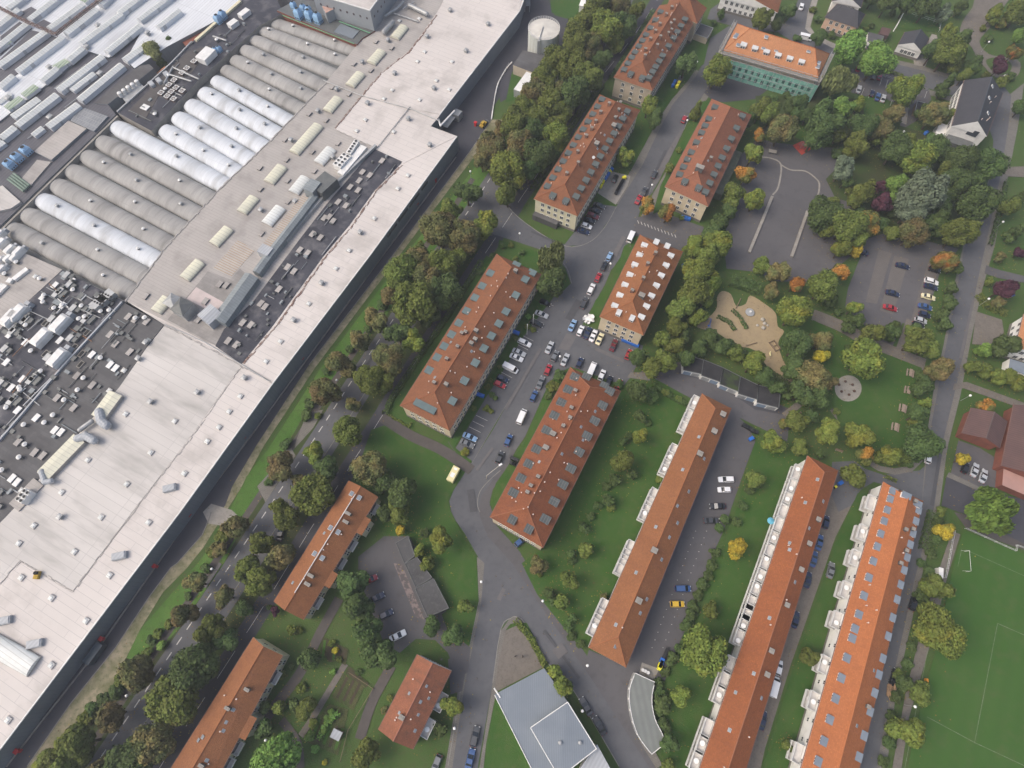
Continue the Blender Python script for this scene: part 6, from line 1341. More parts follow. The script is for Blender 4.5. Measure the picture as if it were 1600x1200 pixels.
for k, (q, m) in enumerate((([(655, 145), (712, 112), (745, 205), (695, 242)], gg), ([(697, 243), (755, 212), (825, 308), (747, 352)], gg), ([(745, 360), (832, 312), (903, 450), (803, 492)], gg))):
    o, P = garage('garage', 'grey flat roofed garage block beside the cracked court, %s' % ['northernmost and narrow', 'middle', 'southernmost and widest'][k], T(1, 2, q), 2.8, m, concM, metalD)
    a, c = P[3], P[0]; dr = (c - a).normalized(); nn = Vector((dr.y, -dr.x, 0)); n = 4
    for f in range(n):
        p = a.lerp(c, (f + .5) / n) - nn * .02 ; b = MB(); b.box((p.x, p.y, 1.15), ((c - a).length / n * .85, .1, 2.2), math.atan2(dr.y, dr.x)); b.build('garage_door', woodM, o)
inner = smooth_line(T(2, 2, [(578, 755), (552, 830), (556, 930), (590, 1045), (655, 1135)]), 4); outer = smooth_line(T(2, 2, [(705, 1095), (708, 1050), (670, 970), (655, 880), (668, 797)]), 4)
o, P = garage('curved_garage', 'crescent shaped garage row with pale grey flat roof beside the court entrance', inner + outer, 2.8, mat('pale_grey_felt', (0.20, 0.215, 0.20), (0.165, 0.18, 0.17), .3, rot=-.15, stripes=(1.6, (0.14, 0.15, 0.145), .5)), whiteM, whitemet)
PI_ = [G(x, y, 2.8) for x, y in inner]
for k in range(0, len(PI_) - 1, 2):
    a, c = PI_[k], PI_[min(k + 2, len(PI_) - 1)]; dr = (c - a).normalized(); nn = Vector((dr.y, -dr.x, 0)); p = (a + c) / 2 + nn * .05; b = MB(); b.box((p.x, p.y, 1.15), ((c - a).length * .8, .1, 2.1), math.atan2(dr.y, dr.x)); b.build('garage_door', metalM, o)
o, P = garage('garage', 'flat grey garage beside the far apartment corner wing', T(2, 0, [(880, 110), (943, 132), (915, 180), (850, 155)]), 2.8, bitG, beigeM)
o, P = garage('shelter', 'small dark flat roofed shelter by the school car park', T(3, 0, [(700, 475), (735, 482), (718, 525), (690, 518)]), 2.6, gf, woodM)
# ---------------------------------------------------------------- foliage
def leafmat(name, c1, c2, c3=None, lo=.42, hi=.6, amt=.8, nsc=.35):
    m = bpy.data.materials.new(name); m.use_nodes = True; n = m.node_tree; bs = n.nodes['Principled BSDF']
    bs.inputs['Roughness'].default_value = .75; bs.inputs['Specular IOR Level'].default_value = .15
    at = _n(n, 'ShaderNodeAttribute', attribute_name='lv'); tc = _n(n, 'ShaderNodeTexCoord'); oi = _n(n, 'ShaderNodeObjectInfo')
    ad = _n(n, 'ShaderNodeVectorMath', operation='ADD'); sc = _n(n, 'ShaderNodeVectorMath', operation='SCALE'); sc.inputs[0].default_value = (37, 91, 53)
    n.links.new(oi.outputs['Random'], sc.inputs['Scale']); n.links.new(tc.outputs['Object'], ad.inputs[0]); n.links.new(sc.outputs[0], ad.inputs[1])
    def noi(s_, l_, h_):
        no = _n(n, 'ShaderNodeTexNoise'); no.inputs['Scale'].default_value = s_; no.inputs['Detail'].default_value = 2; n.links.new(ad.outputs[0], no.inputs['Vector'])
        r = _n(n, 'ShaderNodeMapRange'); r.inputs[1].default_value = l_; r.inputs[2].default_value = h_; n.links.new(no.outputs[0], r.inputs[0]); return r.outputs[0]
    x = _n(n, 'ShaderNodeMix', data_type='RGBA'); n.links.new(noi(nsc * 2, .35, .65), x.inputs[0]); x.inputs[6].default_value = (*c1, 1); x.inputs[7].default_value = (*c2, 1); cur = x.outputs[2]
    if c3:
        x = _n(n, 'ShaderNodeMix', data_type='RGBA'); mu = _n(n, 'ShaderNodeMath', operation='MULTIPLY'); mu.inputs[1].default_value = amt
        n.links.new(noi(nsc * .6, lo, hi), mu.inputs[0]); n.links.new(mu.outputs[0], x.inputs[0]); n.links.new(cur, x.inputs[6]); x.inputs[7].default_value = (*c3, 1); cur = x.outputs[2]
    hs = _n(n, 'ShaderNodeHueSaturation'); mr = _n(n, 'ShaderNodeMapRange'); mr.inputs[3].default_value = .65; mr.inputs[4].default_value = 1.35
    n.links.new(at.outputs['Fac'], mr.inputs[0]); m2 = _n(n, 'ShaderNodeMapRange'); m2.inputs[3].default_value = .85; m2.inputs[4].default_value = 1.15; n.links.new(oi.outputs['Random'], m2.inputs[0])
    mm = _n(n, 'ShaderNodeMath', operation='MULTIPLY'); n.links.new(mr.outputs[0], mm.inputs[0]); n.links.new(m2.outputs[0], mm.inputs[1]); n.links.new(mm.outputs[0], hs.inputs['Value'])
    m3 = _n(n, 'ShaderNodeMapRange'); m3.inputs[3].default_value = .485; m3.inputs[4].default_value = .512; n.links.new(oi.outputs['Random'], m3.inputs[0]); n.links.new(m3.outputs[0], hs.inputs['Hue'])
    n.links.new(cur, hs.inputs['Color']); n.links.new(hs.outputs[0], bs.inputs['Base Color']); return m
LEAF = {
 'G': (leafmat('green_leaves', (0.090, 0.122, 0.026), (0.122, 0.146, 0.034)), 'mid green'),
 'D': (leafmat('dark_green_leaves', (0.056, 0.092, 0.028), (0.075, 0.112, 0.034)), 'dark green'),
 'Y': (leafmat('yellow_green_leaves', (0.112, 0.158, 0.032), (0.140, 0.172, 0.034), (0.25, 0.22, 0.03), .54, .70, .5), 'yellow green'),
 'L': (leafmat('golden_leaves', (0.435, 0.346, 0.032), (0.333, 0.282, 0.032), (0.154, 0.179, 0.032), .5, .65), 'golden yellow'),
 'O': (leafmat('orange_leaves', (0.128, 0.134, 0.037), (0.109, 0.125, 0.034), (0.384, 0.160, 0.034), .46, .58, .8), 'orange tinged'),
 'B': (leafmat('rusty_leaves', (0.113, 0.128, 0.044), (0.100, 0.115, 0.042), (0.186, 0.125, 0.052), .42, .62, .6), 'rusty green'),
 'R': (leafmat('purple_leaves', (0.058, 0.023, 0.037), (0.077, 0.028, 0.042)), 'dark purple'),
 'W': (leafmat('pale_willow_leaves', (0.160, 0.186, 0.067), (0.192, 0.211, 0.080)), 'pale drooping'),
 'S': (leafmat('silver_green_leaves', (0.109, 0.147, 0.089), (0.147, 0.186, 0.121)), 'silvery grey green'),
 'F': (leafmat('fresh_green_leaves', (0.109, 0.211, 0.044), (0.147, 0.243, 0.051)), 'fresh bright green'),
}
def crown_mesh(name, r, n, leaf, seed, sz=1.05, style='round', clumps=None):
    q = random.Random(seed); V = []; F = []; lv = []
    cl = []
    nc = clumps or max(7, int(9 * (r / 3.0)))
    if style == 'cone':
        for k in range(nc * 2):
            z = q.uniform(-1, 1); rr = (1 - z) / 2 * .7; a = q.uniform(0, 6.28); cl.append((rr * math.cos(a) * q.uniform(.4, 1), rr * math.sin(a) * q.uniform(.4, 1), z * 1.3, .22 + .2 * (1 - z) / 2))
    elif style == 'hedge':
        cl = []
    else:
        for k in range(nc):
            while True:
                p = [q.uniform(-1, 1) for _ in range(3)]; d2 = sum(c * c for c in p)
                if .05 < d2 < 1 and p[2] > -.75: break
            s = q.uniform(.55, .72) / math.sqrt(d2) * (d2 ** .25); cl.append((p[0] * s, p[1] * s, p[2] * s, q.uniform(.22, .46)))
        cl.append((0, 0, 0, .55))
    tot = sum(c[3] ** 2 for c in cl)
    for ci, c in enumerate(cl):
        m = int(n * c[3] ** 2 / tot); tone = q.uniform(-.18, .18)
        for _ in range(m):
            z = q.uniform(-1, 1); a = q.uniform(0, 6.2832); s = math.sqrt(1 - z * z); dx, dy, dz = s * math.cos(a), s * math.sin(a), z
            rr = c[3] * q.uniform(.72, 1.08) ; 
            if q.random() < .08: rr *= 1.2
            x, y, zz = c[0] + dx * rr, c[1] + dy * rr, c[2] + dz * rr
            if any(j != ci and (x - o[0]) ** 2 + (y - o[1]) ** 2 + (zz - o[2]) ** 2 < (o[3] * .62) ** 2 for j, o in enumerate(cl)): continue
            nx, ny, nz = dx + q.uniform(-.7, .7), dy + q.uniform(-.7, .7), dz + q.uniform(-.5, .9)
            l = math.sqrt(nx * nx + ny * ny + nz * nz) or 1; nrm = Vector((nx / l, ny / l, nz / l)); t1 = nrm.orthogonal(); t2 = nrm.cross(t1)
            an = q.uniform(0, 6.28); ca, sa = math.cos(an), math.sin(an); u = (t1 * ca + t2 * sa) * leaf * q.uniform(.6, 1.15) * .5; v = (t2 * ca - t1 * sa) * leaf * q.uniform(.5, 1.0) * .5
            if style == 'weep': v = Vector((v.x * .5, v.y * .5, -leaf * 1.3)); 
            P = Vector((x * r, y * r, zz * r * sz)); i = len(V)
            for w_ in (-u - v * .6, u * .9 - v, u + v * .7, -u * .7 + v): V.append(tuple(P + w_))
            F.append((i, i + 1, i + 2, i + 3)); lv.append(min(1, max(0, .5 + tone + q.uniform(-.32, .32))))
    me = bpy.data.meshes.new(name); me.from_pydata(V, [], F); at = me.attributes.new('lv', 'FLOAT', 'FACE'); at.data.foreach_set('value', lv); me.materials.append(LEAF['G'][0]); me.update(); return me
PR = {'s': [(2.0, crown_mesh('crown_small', 2.0, 1500, .42, 11 + k)) for k in range(4)],
      'm': [(3.6, crown_mesh('crown_middle', 3.6, 6500, .42, 31 + k)) for k in range(8)],
      'l': [(5.8, crown_mesh('crown_large', 5.8, 13000, .50, 51 + k, clumps=30)) for k in range(4)],
      'w': [(4.5, crown_mesh('crown_weeping', 4.5, 6500, .38, 71 + k, .95, 'weep')) for k in range(2)],
      'c': [(2.6, crown_mesh('crown_conifer', 2.6, 2600, .42, 81, 1.3, 'cone'))]}
def trunk_mesh(name, h, r, seed, spread):
    q = random.Random(seed); b = MB(); b.tube((0, 0, -.3), (q.uniform(-.1, .1), q.uniform(-.1, .1), h * .45), r * 1.25, 8, 0, r * .8)
    b.tube((0, 0, h * .43), (0, 0, h * .8), r * .8, 7, 0, r * .35)
    for k in range(6):
        a = k * 1.05 + q.uniform(-.3, .3); z0 = h * q.uniform(.35, .5); e = (spread * .6 * math.cos(a), spread * .6 * math.sin(a), z0 + spread * q.uniform(.35, .7))
        b.tube((0, 0, z0), e, r * .45, 5, 0, r * .15)
        for s_ in (-1, 1):
            a2 = a + s_ * .5; b.tube(e, (e[0] + spread * .25 * math.cos(a2), e[1] + spread * .25 * math.sin(a2), e[2] + spread * .25), r * .16, 4, 0, r * .06)
    return b.mesh(name, barkM)
TR = {'s': trunk_mesh('trunk_small', 4.2, .13, 1, 1.8), 'm': trunk_mesh('trunk_middle', 7.5, .22, 2, 3.2), 'l': trunk_mesh('trunk_large', 12.5, .36, 3, 5.2), 'w': trunk_mesh('trunk_willow', 9, .3, 4, 4), 'c': trunk_mesh('trunk_conifer', 7, .2, 5, 1.2)}
TH = {'s': (2.0, 2.7), 'm': (3.6, 5.4), 'l': (5.8, 8.6), 'w': (4.5, 5.8), 'c': (2.6, 4.4)}   # radius, height of the crown's centre
TREES = []
trr = random.Random(5)
def tree(x, y, rpx, kind, style=None, bush=False):
    rpx *= 1.17 if 320 < x + y and x < 293 + (1147 - y) * .635 and x > 60 and not (x < 320 and y < 120) else .98; size = style or 'm'
    mpp = (G(x + 1, y, 5) - G(x, y, 5)).length; r = rpx * mpp
    if style is None: size = 's' if r < 2.7 else 'm' if r < 5.0 else 'l'
    R0, hc0 = TH[size]; s = r / R0; hc = hc0 * s * trr.uniform(.92, 1.08)
    if bush: hc = r * .62
    p = G(x, y, hc); z0 = gz(p)
    o = bpy.data.objects.new('shrub' if bush else 'tree', None); COL.objects.link(o); o.location = (p.x, p.y, z0); o.empty_display_size = .5
    rz = trr.uniform(0, 6.28); R_, me = trr.choice(PR[size])
    c = bpy.data.objects.new('crown', me); COL.objects.link(c); c.parent = o; c.location = (0, 0, hc); c.rotation_euler = (0, 0, rz)
    zz = s * trr.uniform(.92, 1.12) if not bush else s * .72
    c.scale = (s * trr.uniform(.88, 1.12), s * trr.uniform(.88, 1.12), zz); c.material_slots[0].link = 'OBJECT'; c.material_slots[0].material = LEAF[kind][0]
    t_ = bpy.data.objects.new('trunk' if not bush else 'stem', TR[size]); COL.objects.link(t_); t_.parent = o; t_.scale = (s, s, s * hc / (hc0 * s)); t_.rotation_euler = (0, 0, rz)
    return o, r
def grove(phrase, group, lst, bush=False, end='bottom'):
    items = []
    for e in lst:
        x, y, r, k = e[:4]; st = e[4] if len(e) > 4 else None
        items.append((x, y, r, k, st))
    items.sort(key=lambda e: -e[1]); cnt = {}; tot = {}
    szw = lambda r, k: '' if bush else 'large ' if r >= 24 else 'small ' if r < 14 else ''
    for e in items: key = (szw(e[2], e[3]), e[3]); tot[key] = tot.get(key, 0) + 1
    for x, y, r, k, st in items:
        o, rm = tree(x, y, r, k, st, bush); key = (szw(r, k), k); n = cnt.get(key, 0); cnt[key] = n + 1
        noun = 'shrub' if bush else ('conifer' if st == 'c' else 'tree')
        pre = '' if tot[key] == 1 else ('' )
        lab = '%s%s %s %s' % (key[0], LEAF[k][1], noun, phrase)
        if tot[key] > 1: lab += ', ' + ('lowest' if n == 0 else 'topmost' if n == tot[key] - 1 else ORD[n] + ' from bottom') 
        tag(o, lab, 'shrub' if bush else 'tree', group)
def Z(i, j, lst): return [(400 * i + e[0] / 3.0, 400 * j + e[1] / 3.0) + tuple(e[2:]) for e in lst]
AVG = 'trees along the avenue'
grove('on the west verge of the avenue, south', AVG, [(367, 820, 20, 'B'), (343, 857, 13, 'B'), (307, 910, 17, 'B'), (287, 958, 18, 'B'), (217, 1057, 26, 'B'), (173, 1117, 23, 'B'), (127, 1163, 26, 'G'), (83, 1187, 22, 'G'), (437, 730, 20, 'B'), (100, 1210, 24, 'G')])
grove('on the west verge of the avenue, north', AVG, [(510, 613, 22, 'B'), (533, 567, 20, 'B'), (560, 533, 17, 'B'), (587, 500, 17, 'B'), (613, 463, 18, 'B'), (630, 430, 24, 'G'), (657, 393, 15, 'G'), (653, 410, 20, 'B'), (687, 360, 27, 'B'), (703, 330, 19, 'G'), (730, 300, 18, 'D'), (753, 250, 14, 'B'), (770, 230, 20, 'B'), (787, 200, 15, 'B')])
grove('between avenue and second road, south', AVG, [(350, 932, 18, 'B'), (328, 983, 23, 'G'), (353, 997, 18, 'D'), (305, 1043, 28, 'D'), (270, 1093, 32, 'G'), (240, 1160, 29, 'B'), (287, 1115, 18, 'B'), (200, 1192, 28, 'D'), (383, 888, 22, 'G'), (407, 850, 18, 'G'), (437, 867, 22, 'B'), (407, 908, 22, 'G'), (450, 813, 20, 'G'), (322, 1012, 18, 'D'), (440, 795, 17, 'G'), (490, 773, 27, 'G'), (467, 753, 12, 'B'), (513, 733, 21, 'D'), (493, 707, 17, 'Y'), (380, 953, 14, 'D'), (160, 1200, 18, 'B')])
grove('between avenue and second road, middle', AVG, [(545, 673, 24, 'G'), (550, 633, 13, 'B'), (577, 593, 23, 'G'), (602, 600, 17, 'G'), (607, 560, 22, 'B'), (620, 520, 19, 'D'), (648, 532, 17, 'Y'), (647, 473, 30, 'G'), (672, 493, 15, 'D'), (667, 437, 22, 'B'), (695, 455, 25, 'D'), (693, 413, 22, 'G'), (722, 370, 23, 'B'), (757, 352, 19, 'Y'), (735, 385, 15, 'G'), (715, 400, 15, 'G')])
NW_ = [(933, 13, 20, 'G'), (920, 30, 20, 'G'), (967, 13, 16, 'B'), (947, 43, 22, 'Y'), (973, 43, 18, 'D'), (963, 67, 12, 'Y'), (903, 37, 14, 'G'), (900, 62, 20, 'G'), (923, 72, 17, 'B'), (893, 100, 22, 'G'), (917, 120, 21, 'G'), (869, 93, 18, 'G'), (910, 95, 14, 'B'), (900, 147, 22, 'D'), (877, 143, 15, 'B'), (851, 123, 18, 'G'), (833, 147, 20, 'B'), (860, 160, 20, 'G'), (883, 173, 16, 'G'), (820, 173, 20, 'G'), (840, 187, 18, 'G'), (806, 193, 20, 'G'), (830, 207, 20, 'D'), (867, 193, 16, 'G'), (867, 217, 20, 'Y'), (813, 230, 22, 'B'), (842, 240, 22, 'D'), (795, 268, 25, 'Y'), (793, 303, 18, 'G'), (826, 265, 18, 'D'), (993, 17, 14, 'G'), (884, 120, 14, 'D'), (940, 95, 16, 'D'), (858, 240, 15, 'D')]
grove('in the dense belt beside the yellow block', AVG, [e for e in NW_ if e[1] > 155])
grove('in the dense belt below the storage tank', AVG, [e for e in NW_ if e[1] <= 155])
grove('in the corner garden at the cross street', 'trees in the residential quarter', [(862, 405, 27, 'W', 'w'), (864, 443, 24, 'D')])
grove('beside the yellow and beige blocks', 'trees in the residential quarter', [(977, 245, 16, 'Y'), (1013, 165, 17, 'Y'), (1072, 100, 20, 'D'), (1120, 110, 22, 'Y'), (1088, 172, 12, 'G', 'c'), (1047, 263, 10, 'G'), (1012, 320, 16, 'O'), (1043, 333, 15, 'O'), (1025, 185, 16, 'D'), (1193, 30, 18, 'G'), (1215, 38, 12, 'D'), (1127, 22, 8, 'D')])
grove('between the salmon block and the playground', 'trees by the playground', [(1187, 213, 12, 'O'), (1177, 240, 19, 'Y'), (1165, 273, 18, 'O'), (1147, 303, 19, 'G'), (1180, 312, 18, 'Y'), (1125, 345, 16, 'D'), (1187, 173, 18, 'G'), (1205, 180, 20, 'G'), (1222, 203, 22, 'B'), (1112, 362, 14, 'D'), (1140, 330, 14, 'D'), (1170, 190, 14, 'D')])
grove('in the belt behind the white dormered block', 'trees in the residential quarter', [(1085, 385, 20, 'Y'), (1122, 382, 24, 'Y'), (1110, 402, 22, 'G'), (1090, 425, 25, 'Y'), (1115, 440, 20, 'Y'), (1083, 458, 25, 'G'), (1062, 482, 22, 'G'), (1103, 465, 18, 'Y'), (1058, 512, 20, 'G'), (1090, 495, 18, 'Y'), (1035, 527, 18, 'G'), (1000, 560, 18, 'D'), (1040, 565, 24, 'G'), (1017, 572, 20, 'G'), (1055, 540, 17, 'G'), (1092, 545, 17, 'D'), (1110, 530, 17, 'D'), (1130, 540, 17, 'D'), (1150, 550, 16, 'G'), (1177, 567, 24, 'Y'), (1195, 590, 18, 'D'), (1215, 605, 15, 'D'), (1072, 560, 15, 'D'), (1070, 520, 14, 'D'), (1232, 618, 12, 'D')])
grove('in the garden between the first two rows', 'trees in the residential quarter', [(993, 613, 20, 'D'), (1000, 650, 12, 'D'), (998, 682, 16, 'Y'), (975, 723, 21, 'G'), (960, 750, 12, 'D'), (950, 782, 12, 'D'), (913, 857, 15, 'G'), (890, 905, 19, 'G'), (840, 883, 17, 'B'), (880, 943, 16, 'G'), (912, 825, 11, 'D'), (943, 933, 8, 'B'), (1018, 620, 14, 'D'), (973, 690, 9, 'D'), (894, 865, 10, 'D'), (893, 968, 10, 'D'), (988, 742, 10, 'D'), (860, 928, 9, 'D')])
grove('between the marked yard and the second terrace row', 'trees in the residential quarter', [(1100, 1013, 39, 'Y', 'l'), (1150, 858, 19, 'L'), (1110, 953, 15, 'G'), (1063, 1087, 19, 'Y'), (1180, 750, 17, 'G'), (1047, 1163, 18, 'D'), (1037, 1100, 16, 'D'), (1207, 690, 20, 'Y'), (1183, 755, 12, 'D'), (1045, 1195, 14, 'G')])
grove('by the pavilion and lower street', 'trees in the residential quarter', [(880, 1075, 20, 'Y'), (863, 1050, 15, 'Y'), (707, 1105, 20, 'Y'), (687, 1140, 15, 'D'), (727, 947, 14, 'G'), (677, 977, 18, 'D'), (710, 992, 18, 'D'), (690, 843, 23, 'Y'), (655, 860, 11, 'Y'), (668, 880, 14, 'Y'), (663, 833, 10, 'D'), (700, 1000, 12, 'D')])
grove('between the row house and the garage court', 'trees in the residential quarter', [(548, 912, 26, 'D'), (562, 945, 25, 'D'), (570, 985, 26, 'D'), (593, 1020, 30, 'D'), (577, 730, 29, 'B'), (627, 770, 27, 'D'), (623, 802, 22, 'G'), (600, 800, 18, 'D'), (626, 826, 11, 'L'), (603, 752, 22, 'D'), (555, 780, 12, 'D'), (577, 1000, 15, 'D')])
grove('in the allotment gardens', 'trees in the residential quarter', [(482, 1027, 21, 'D'), (570, 1180, 25, 'G'), (433, 1186, 36, 'F', 'l'), (477, 1107, 20, 'G'), (437, 1103, 14, 'G'), (413, 1140, 17, 'D'), (430, 955, 9, 'R'), (460, 1100, 14, 'D'), (415, 1105, 12, 'D'), (455, 985, 9, 'G')])
grove('beside the sports field', 'trees by the sports field', [(1456, 978, 33, 'Y', 'l'), (1476, 998, 30, 'Y', 'l'), (1437, 1080, 20, 'G'), (1420, 1143, 28, 'Y'), (1463, 920, 22, 'G'), (1477, 830, 16, 'L'), (1548, 800, 37, 'F', 'w'), (1415, 1068, 15, 'D'), (1438, 930, 13, 'D'), (1461, 962, 18, 'G')])
grove('on the strip between second and third terrace rows', 'trees in the residential quarter', [(1263, 1025, 17, 'G'), (1230, 1165, 12, 'G'), (1337, 742, 21, 'G')])
grove('on the north edge of the park', 'trees in the park', [(1242, 487, 29, 'Y'), (1243, 443, 15, 'O'), (1215, 425, 20, 'B'), (1190, 415, 16, 'G'), (1287, 447, 26, 'G'), (1312, 425, 17, 'O'), (1333, 480, 15, 'Y'), (1360, 520, 22, 'G'), (1350, 560, 31, 'Y'), (1393, 520, 14, 'D'), (1433, 530, 25, 'G'), (1452, 540, 22, 'G'), (1300, 470, 14, 'D'), (1325, 512, 12, 'D'), (1205, 455, 14, 'B'), (1340, 500, 12, 'D')])
grove('between the sandpit and the round plaza', 'trees in the park', [(1245, 540, 26, 'D'), (1281, 556, 15, 'L'), (1283, 533, 20, 'B'), (1268, 590, 26, 'B'), (1290, 598, 22, 'B'), (1253, 613, 22, 'D'), (1277, 622, 20, 'D'), (1240, 575, 20, 'D')])
grove('at the south side of the park', 'trees in the park', [(1247, 660, 20, 'G'), (1223, 660, 10, 'O'), (1250, 697, 15, 'G'), (1295, 673, 25, 'Y'), (1341, 682, 24, 'Y'), (1353, 710, 17, 'O'), (1393, 712, 19, 'Y'), (1413, 713, 14, 'G'), (1440, 690, 27, 'D'), (1433, 647, 19, 'D'), (1443, 602, 17, 'D'), (1445, 630, 11, 'Y'), (1378, 712, 15, 'G'), (1283, 710, 10, 'D'), (1270, 650, 12, 'D'), (1468, 577, 21, 'B'), (1430, 665, 14, 'G')])
grove('along the east road beside the car park', 'trees by the east road', [(1487, 450, 12, 'D'), (1484, 473, 14, 'D'), (1470, 490, 12, 'D'), (1477, 507, 12, 'D'), (1475, 408, 20, 'O'), (1493, 415, 15, 'D')])
grove('in the wood between playground and car park', 'trees in the school wood', [(1287, 333, 25, 'D'), (1323, 350, 27, 'G'), (1358, 345, 20, 'O'), (1313, 390, 16, 'Y'), (1335, 390, 12, 'L'), (1340, 370, 18, 'G'), (1317, 262, 20, 'S'), (1353, 300, 22, 'G'), (1378, 318, 19, 'R'), (1403, 293, 19, 'F'), (1322, 280, 14, 'D'), (1373, 292, 12, 'R'), (1338, 315, 14, 'G'), (1298, 360, 16, 'G')])
grove('in the wood beside the east road', 'trees in the school wood', [(1440, 300, 36, 'S', 'l'), (1425, 325, 24, 'S'), (1490, 290, 25, 'D'), (1500, 255, 25, 'D'), (1545, 257, 24, 'D'), (1527, 318, 28, 'D'), (1500, 362, 25, 'G'), (1467, 350, 21, 'D'), (1427, 363, 25, 'B'), (1470, 320, 20, 'D'), (1520, 285, 22, 'D'), (1395, 365, 14, 'G'), (1450, 345, 18, 'D'), (1478, 268, 18, 'G')])
grove('in the wood above the little green', 'trees in the school wood', [(1317, 170, 20, 'F'), (1277, 207, 26, 'D'), (1250, 167, 17, 'D'), (1287, 173, 20, 'D'), (1347, 197, 22, 'D'), (1373, 202, 20, 'B'), (1397, 177, 17, 'B'), (1343, 163, 14, 'Y'), (1337, 227, 20, 'G'), (1367, 220, 10, 'G'), (1400, 232, 24, 'D'), (1433, 247, 25, 'Y'), (1463, 235, 22, 'D'), (1460, 177, 22, 'B'), (1481, 182, 13, 'Y'), (1390, 215, 16, 'D'), (1300, 195, 20, 'D'), (1442, 175, 12, 'D'), (1310, 210, 14, 'G'), (1452, 222, 14, 'D'), (1418, 222, 14, 'G'), (1370, 205, 12, 'S'), (1262, 180, 14, 'D')])
grove('around the school car park', 'trees by the car park', [(1330, 75, 25, 'F'), (1371, 93, 25, 'F'), (1310, 127, 27, 'W', 'w'), (1413, 140, 24, 'Y'), (1280, 60, 12, 'D'), (1480, 133, 14, 'D', 'c'), (1235, 165, 16, 'D'), (1470, 145, 9, 'D')])
grove('around the bus turning area', 'trees in the north east gardens', [(1483, 80, 24, 'G'), (1460, 78, 18, 'D'), (1500, 63, 18, 'D'), (1520, 103, 17, 'D'), (1562, 103, 15, 'R'), (1583, 83, 13, 'O'), (1565, 37, 8, 'O'), (1553, 22, 14, 'Y'), (1483, 50, 13, 'Y'), (1567, 127, 10, 'G'), (1595, 17, 20, 'G'), (1507, 118, 12, 'G'), (1595, 55, 14, 'F'), (1495, 95, 16, 'G')])
grove('in the gardens along the northern edge', 'trees in the north east gardens', [(1450, 8, 20, 'D'), (1417, 7, 16, 'D'), (1387, 3, 16, 'D'), (1475, 22, 13, 'S'), (1500, 10, 12, 'D'), (1233, 17, 14, 'D'), (1365, -5, 14, 'D')])
grove('in the gardens east of the east road', 'trees in the eastern gardens', [(1587, 363, 14, 'D', 'c'), (1597, 307, 12, 'D', 'c'), (1597, 167, 14, 'D'), (1592, 395, 10, 'R'), (1577, 325, 17, 'G'), (1570, 537, 22, 'D'), (1537, 547, 13, 'F'), (1567, 450, 18, 'R'), (1560, 472, 12, 'B'), (1543, 633, 15, 'O'), (1503, 717, 14, 'L'), (1540, 577, 14, 'G'), (1560, 587, 14, 'Y'), (1580, 590, 15, 'Y'), (1598, 597, 16, 'Y'), (1520, 572, 14, 'G'), (1562, 403, 10, 'B'), (1545, 440, 9, 'G')])
grove('in the court behind the black flat roof', 'trees in the factory court', [(238, 82, 17, 'W'), (265, 68, 12, 'D'), (250, 98, 10, 'D'), (300, 55, 8, 'D'), (285, 68, 8, 'G')])
SG = 'shrubs in the residential quarter'
grove('in the hedge beside the marked yard', SG, Z(2, 2, [(975, 80, 11, 'D'), (1000, 40, 10, 'D'), (950, 190, 10, 'D'), (935, 250, 11, 'D'), (920, 300, 11, 'D'), (895, 340, 11, 'D'), (870, 390, 11, 'D'), (850, 440, 11, 'D'), (840, 480, 12, 'D'), (820, 530, 12, 'D'), (750, 690, 13, 'D'), (715, 750, 10, 'D'), (690, 800, 10, 'D'), (690, 850, 13, 'D'), (690, 930, 14, 'D'), (710, 1000, 14, 'D'), (780, 640, 10, 'D')]) + [(1160, 790, 9, 'D'), (1170, 765, 9, 'D'), (1150, 815, 10, 'D')], True)
grove('in the shrub line across the first garden', SG, Z(2, 1, [(500, 600, 9, 'D'), (660, 640, 10, 'D'), (720, 640, 8, 'G'), (780, 670, 7, 'G'), (640, 780, 7, 'D'), (545, 850, 8, 'D'), (440, 1080, 9, 'D'), (460, 1170, 9, 'G'), (400, 1170, 9, 'D'), (690, 1040, 8, 'G')]) + Z(2, 2, [(330, 60, 8, 'D'), (280, 230, 8, 'D'), (260, 540, 9, 'D'), (280, 580, 9, 'D'), (320, 620, 9, 'D'), (160, 380, 8, 'D'), (190, 420, 9, 'D'), (520, 200, 6, 'G'), (430, 400, 7, 'B'), (370, 20, 9, 'D')]), True)
grove('along the west verge of the avenue', SG, Z(0, 2, [(1040, 110, 12, 'G'), (1000, 180, 11, 'G'), (960, 260, 9, 'D'), (880, 390, 7, 'D'), (790, 520, 8, 'G'), (740, 570, 9, 'G'), (710, 600, 9, 'D'), (690, 660, 9, 'G'), (760, 620, 8, 'F'), (560, 790, 10, 'G'), (540, 850, 11, 'D'), (480, 880, 11, 'D'), (430, 930, 12, 'D'), (400, 980, 14, 'G'), (330, 1060, 13, 'G'), (290, 1100, 14, 'Y'), (220, 1140, 13, 'G'), (180, 1180, 12, 'Y')]) + Z(1, 1, [(60, 1060, 7, 'D'), (140, 880, 9, 'D'), (235, 740, 10, 'D'), (100, 960, 9, 'B'), (250, 690, 9, 'D'), (330, 540, 8, 'D'), (440, 440, 8, 'D'), (520, 340, 7, 'D'), (590, 230, 9, 'D'), (620, 160, 9, 'G'), (290, 750, 6, 'G')]), True)
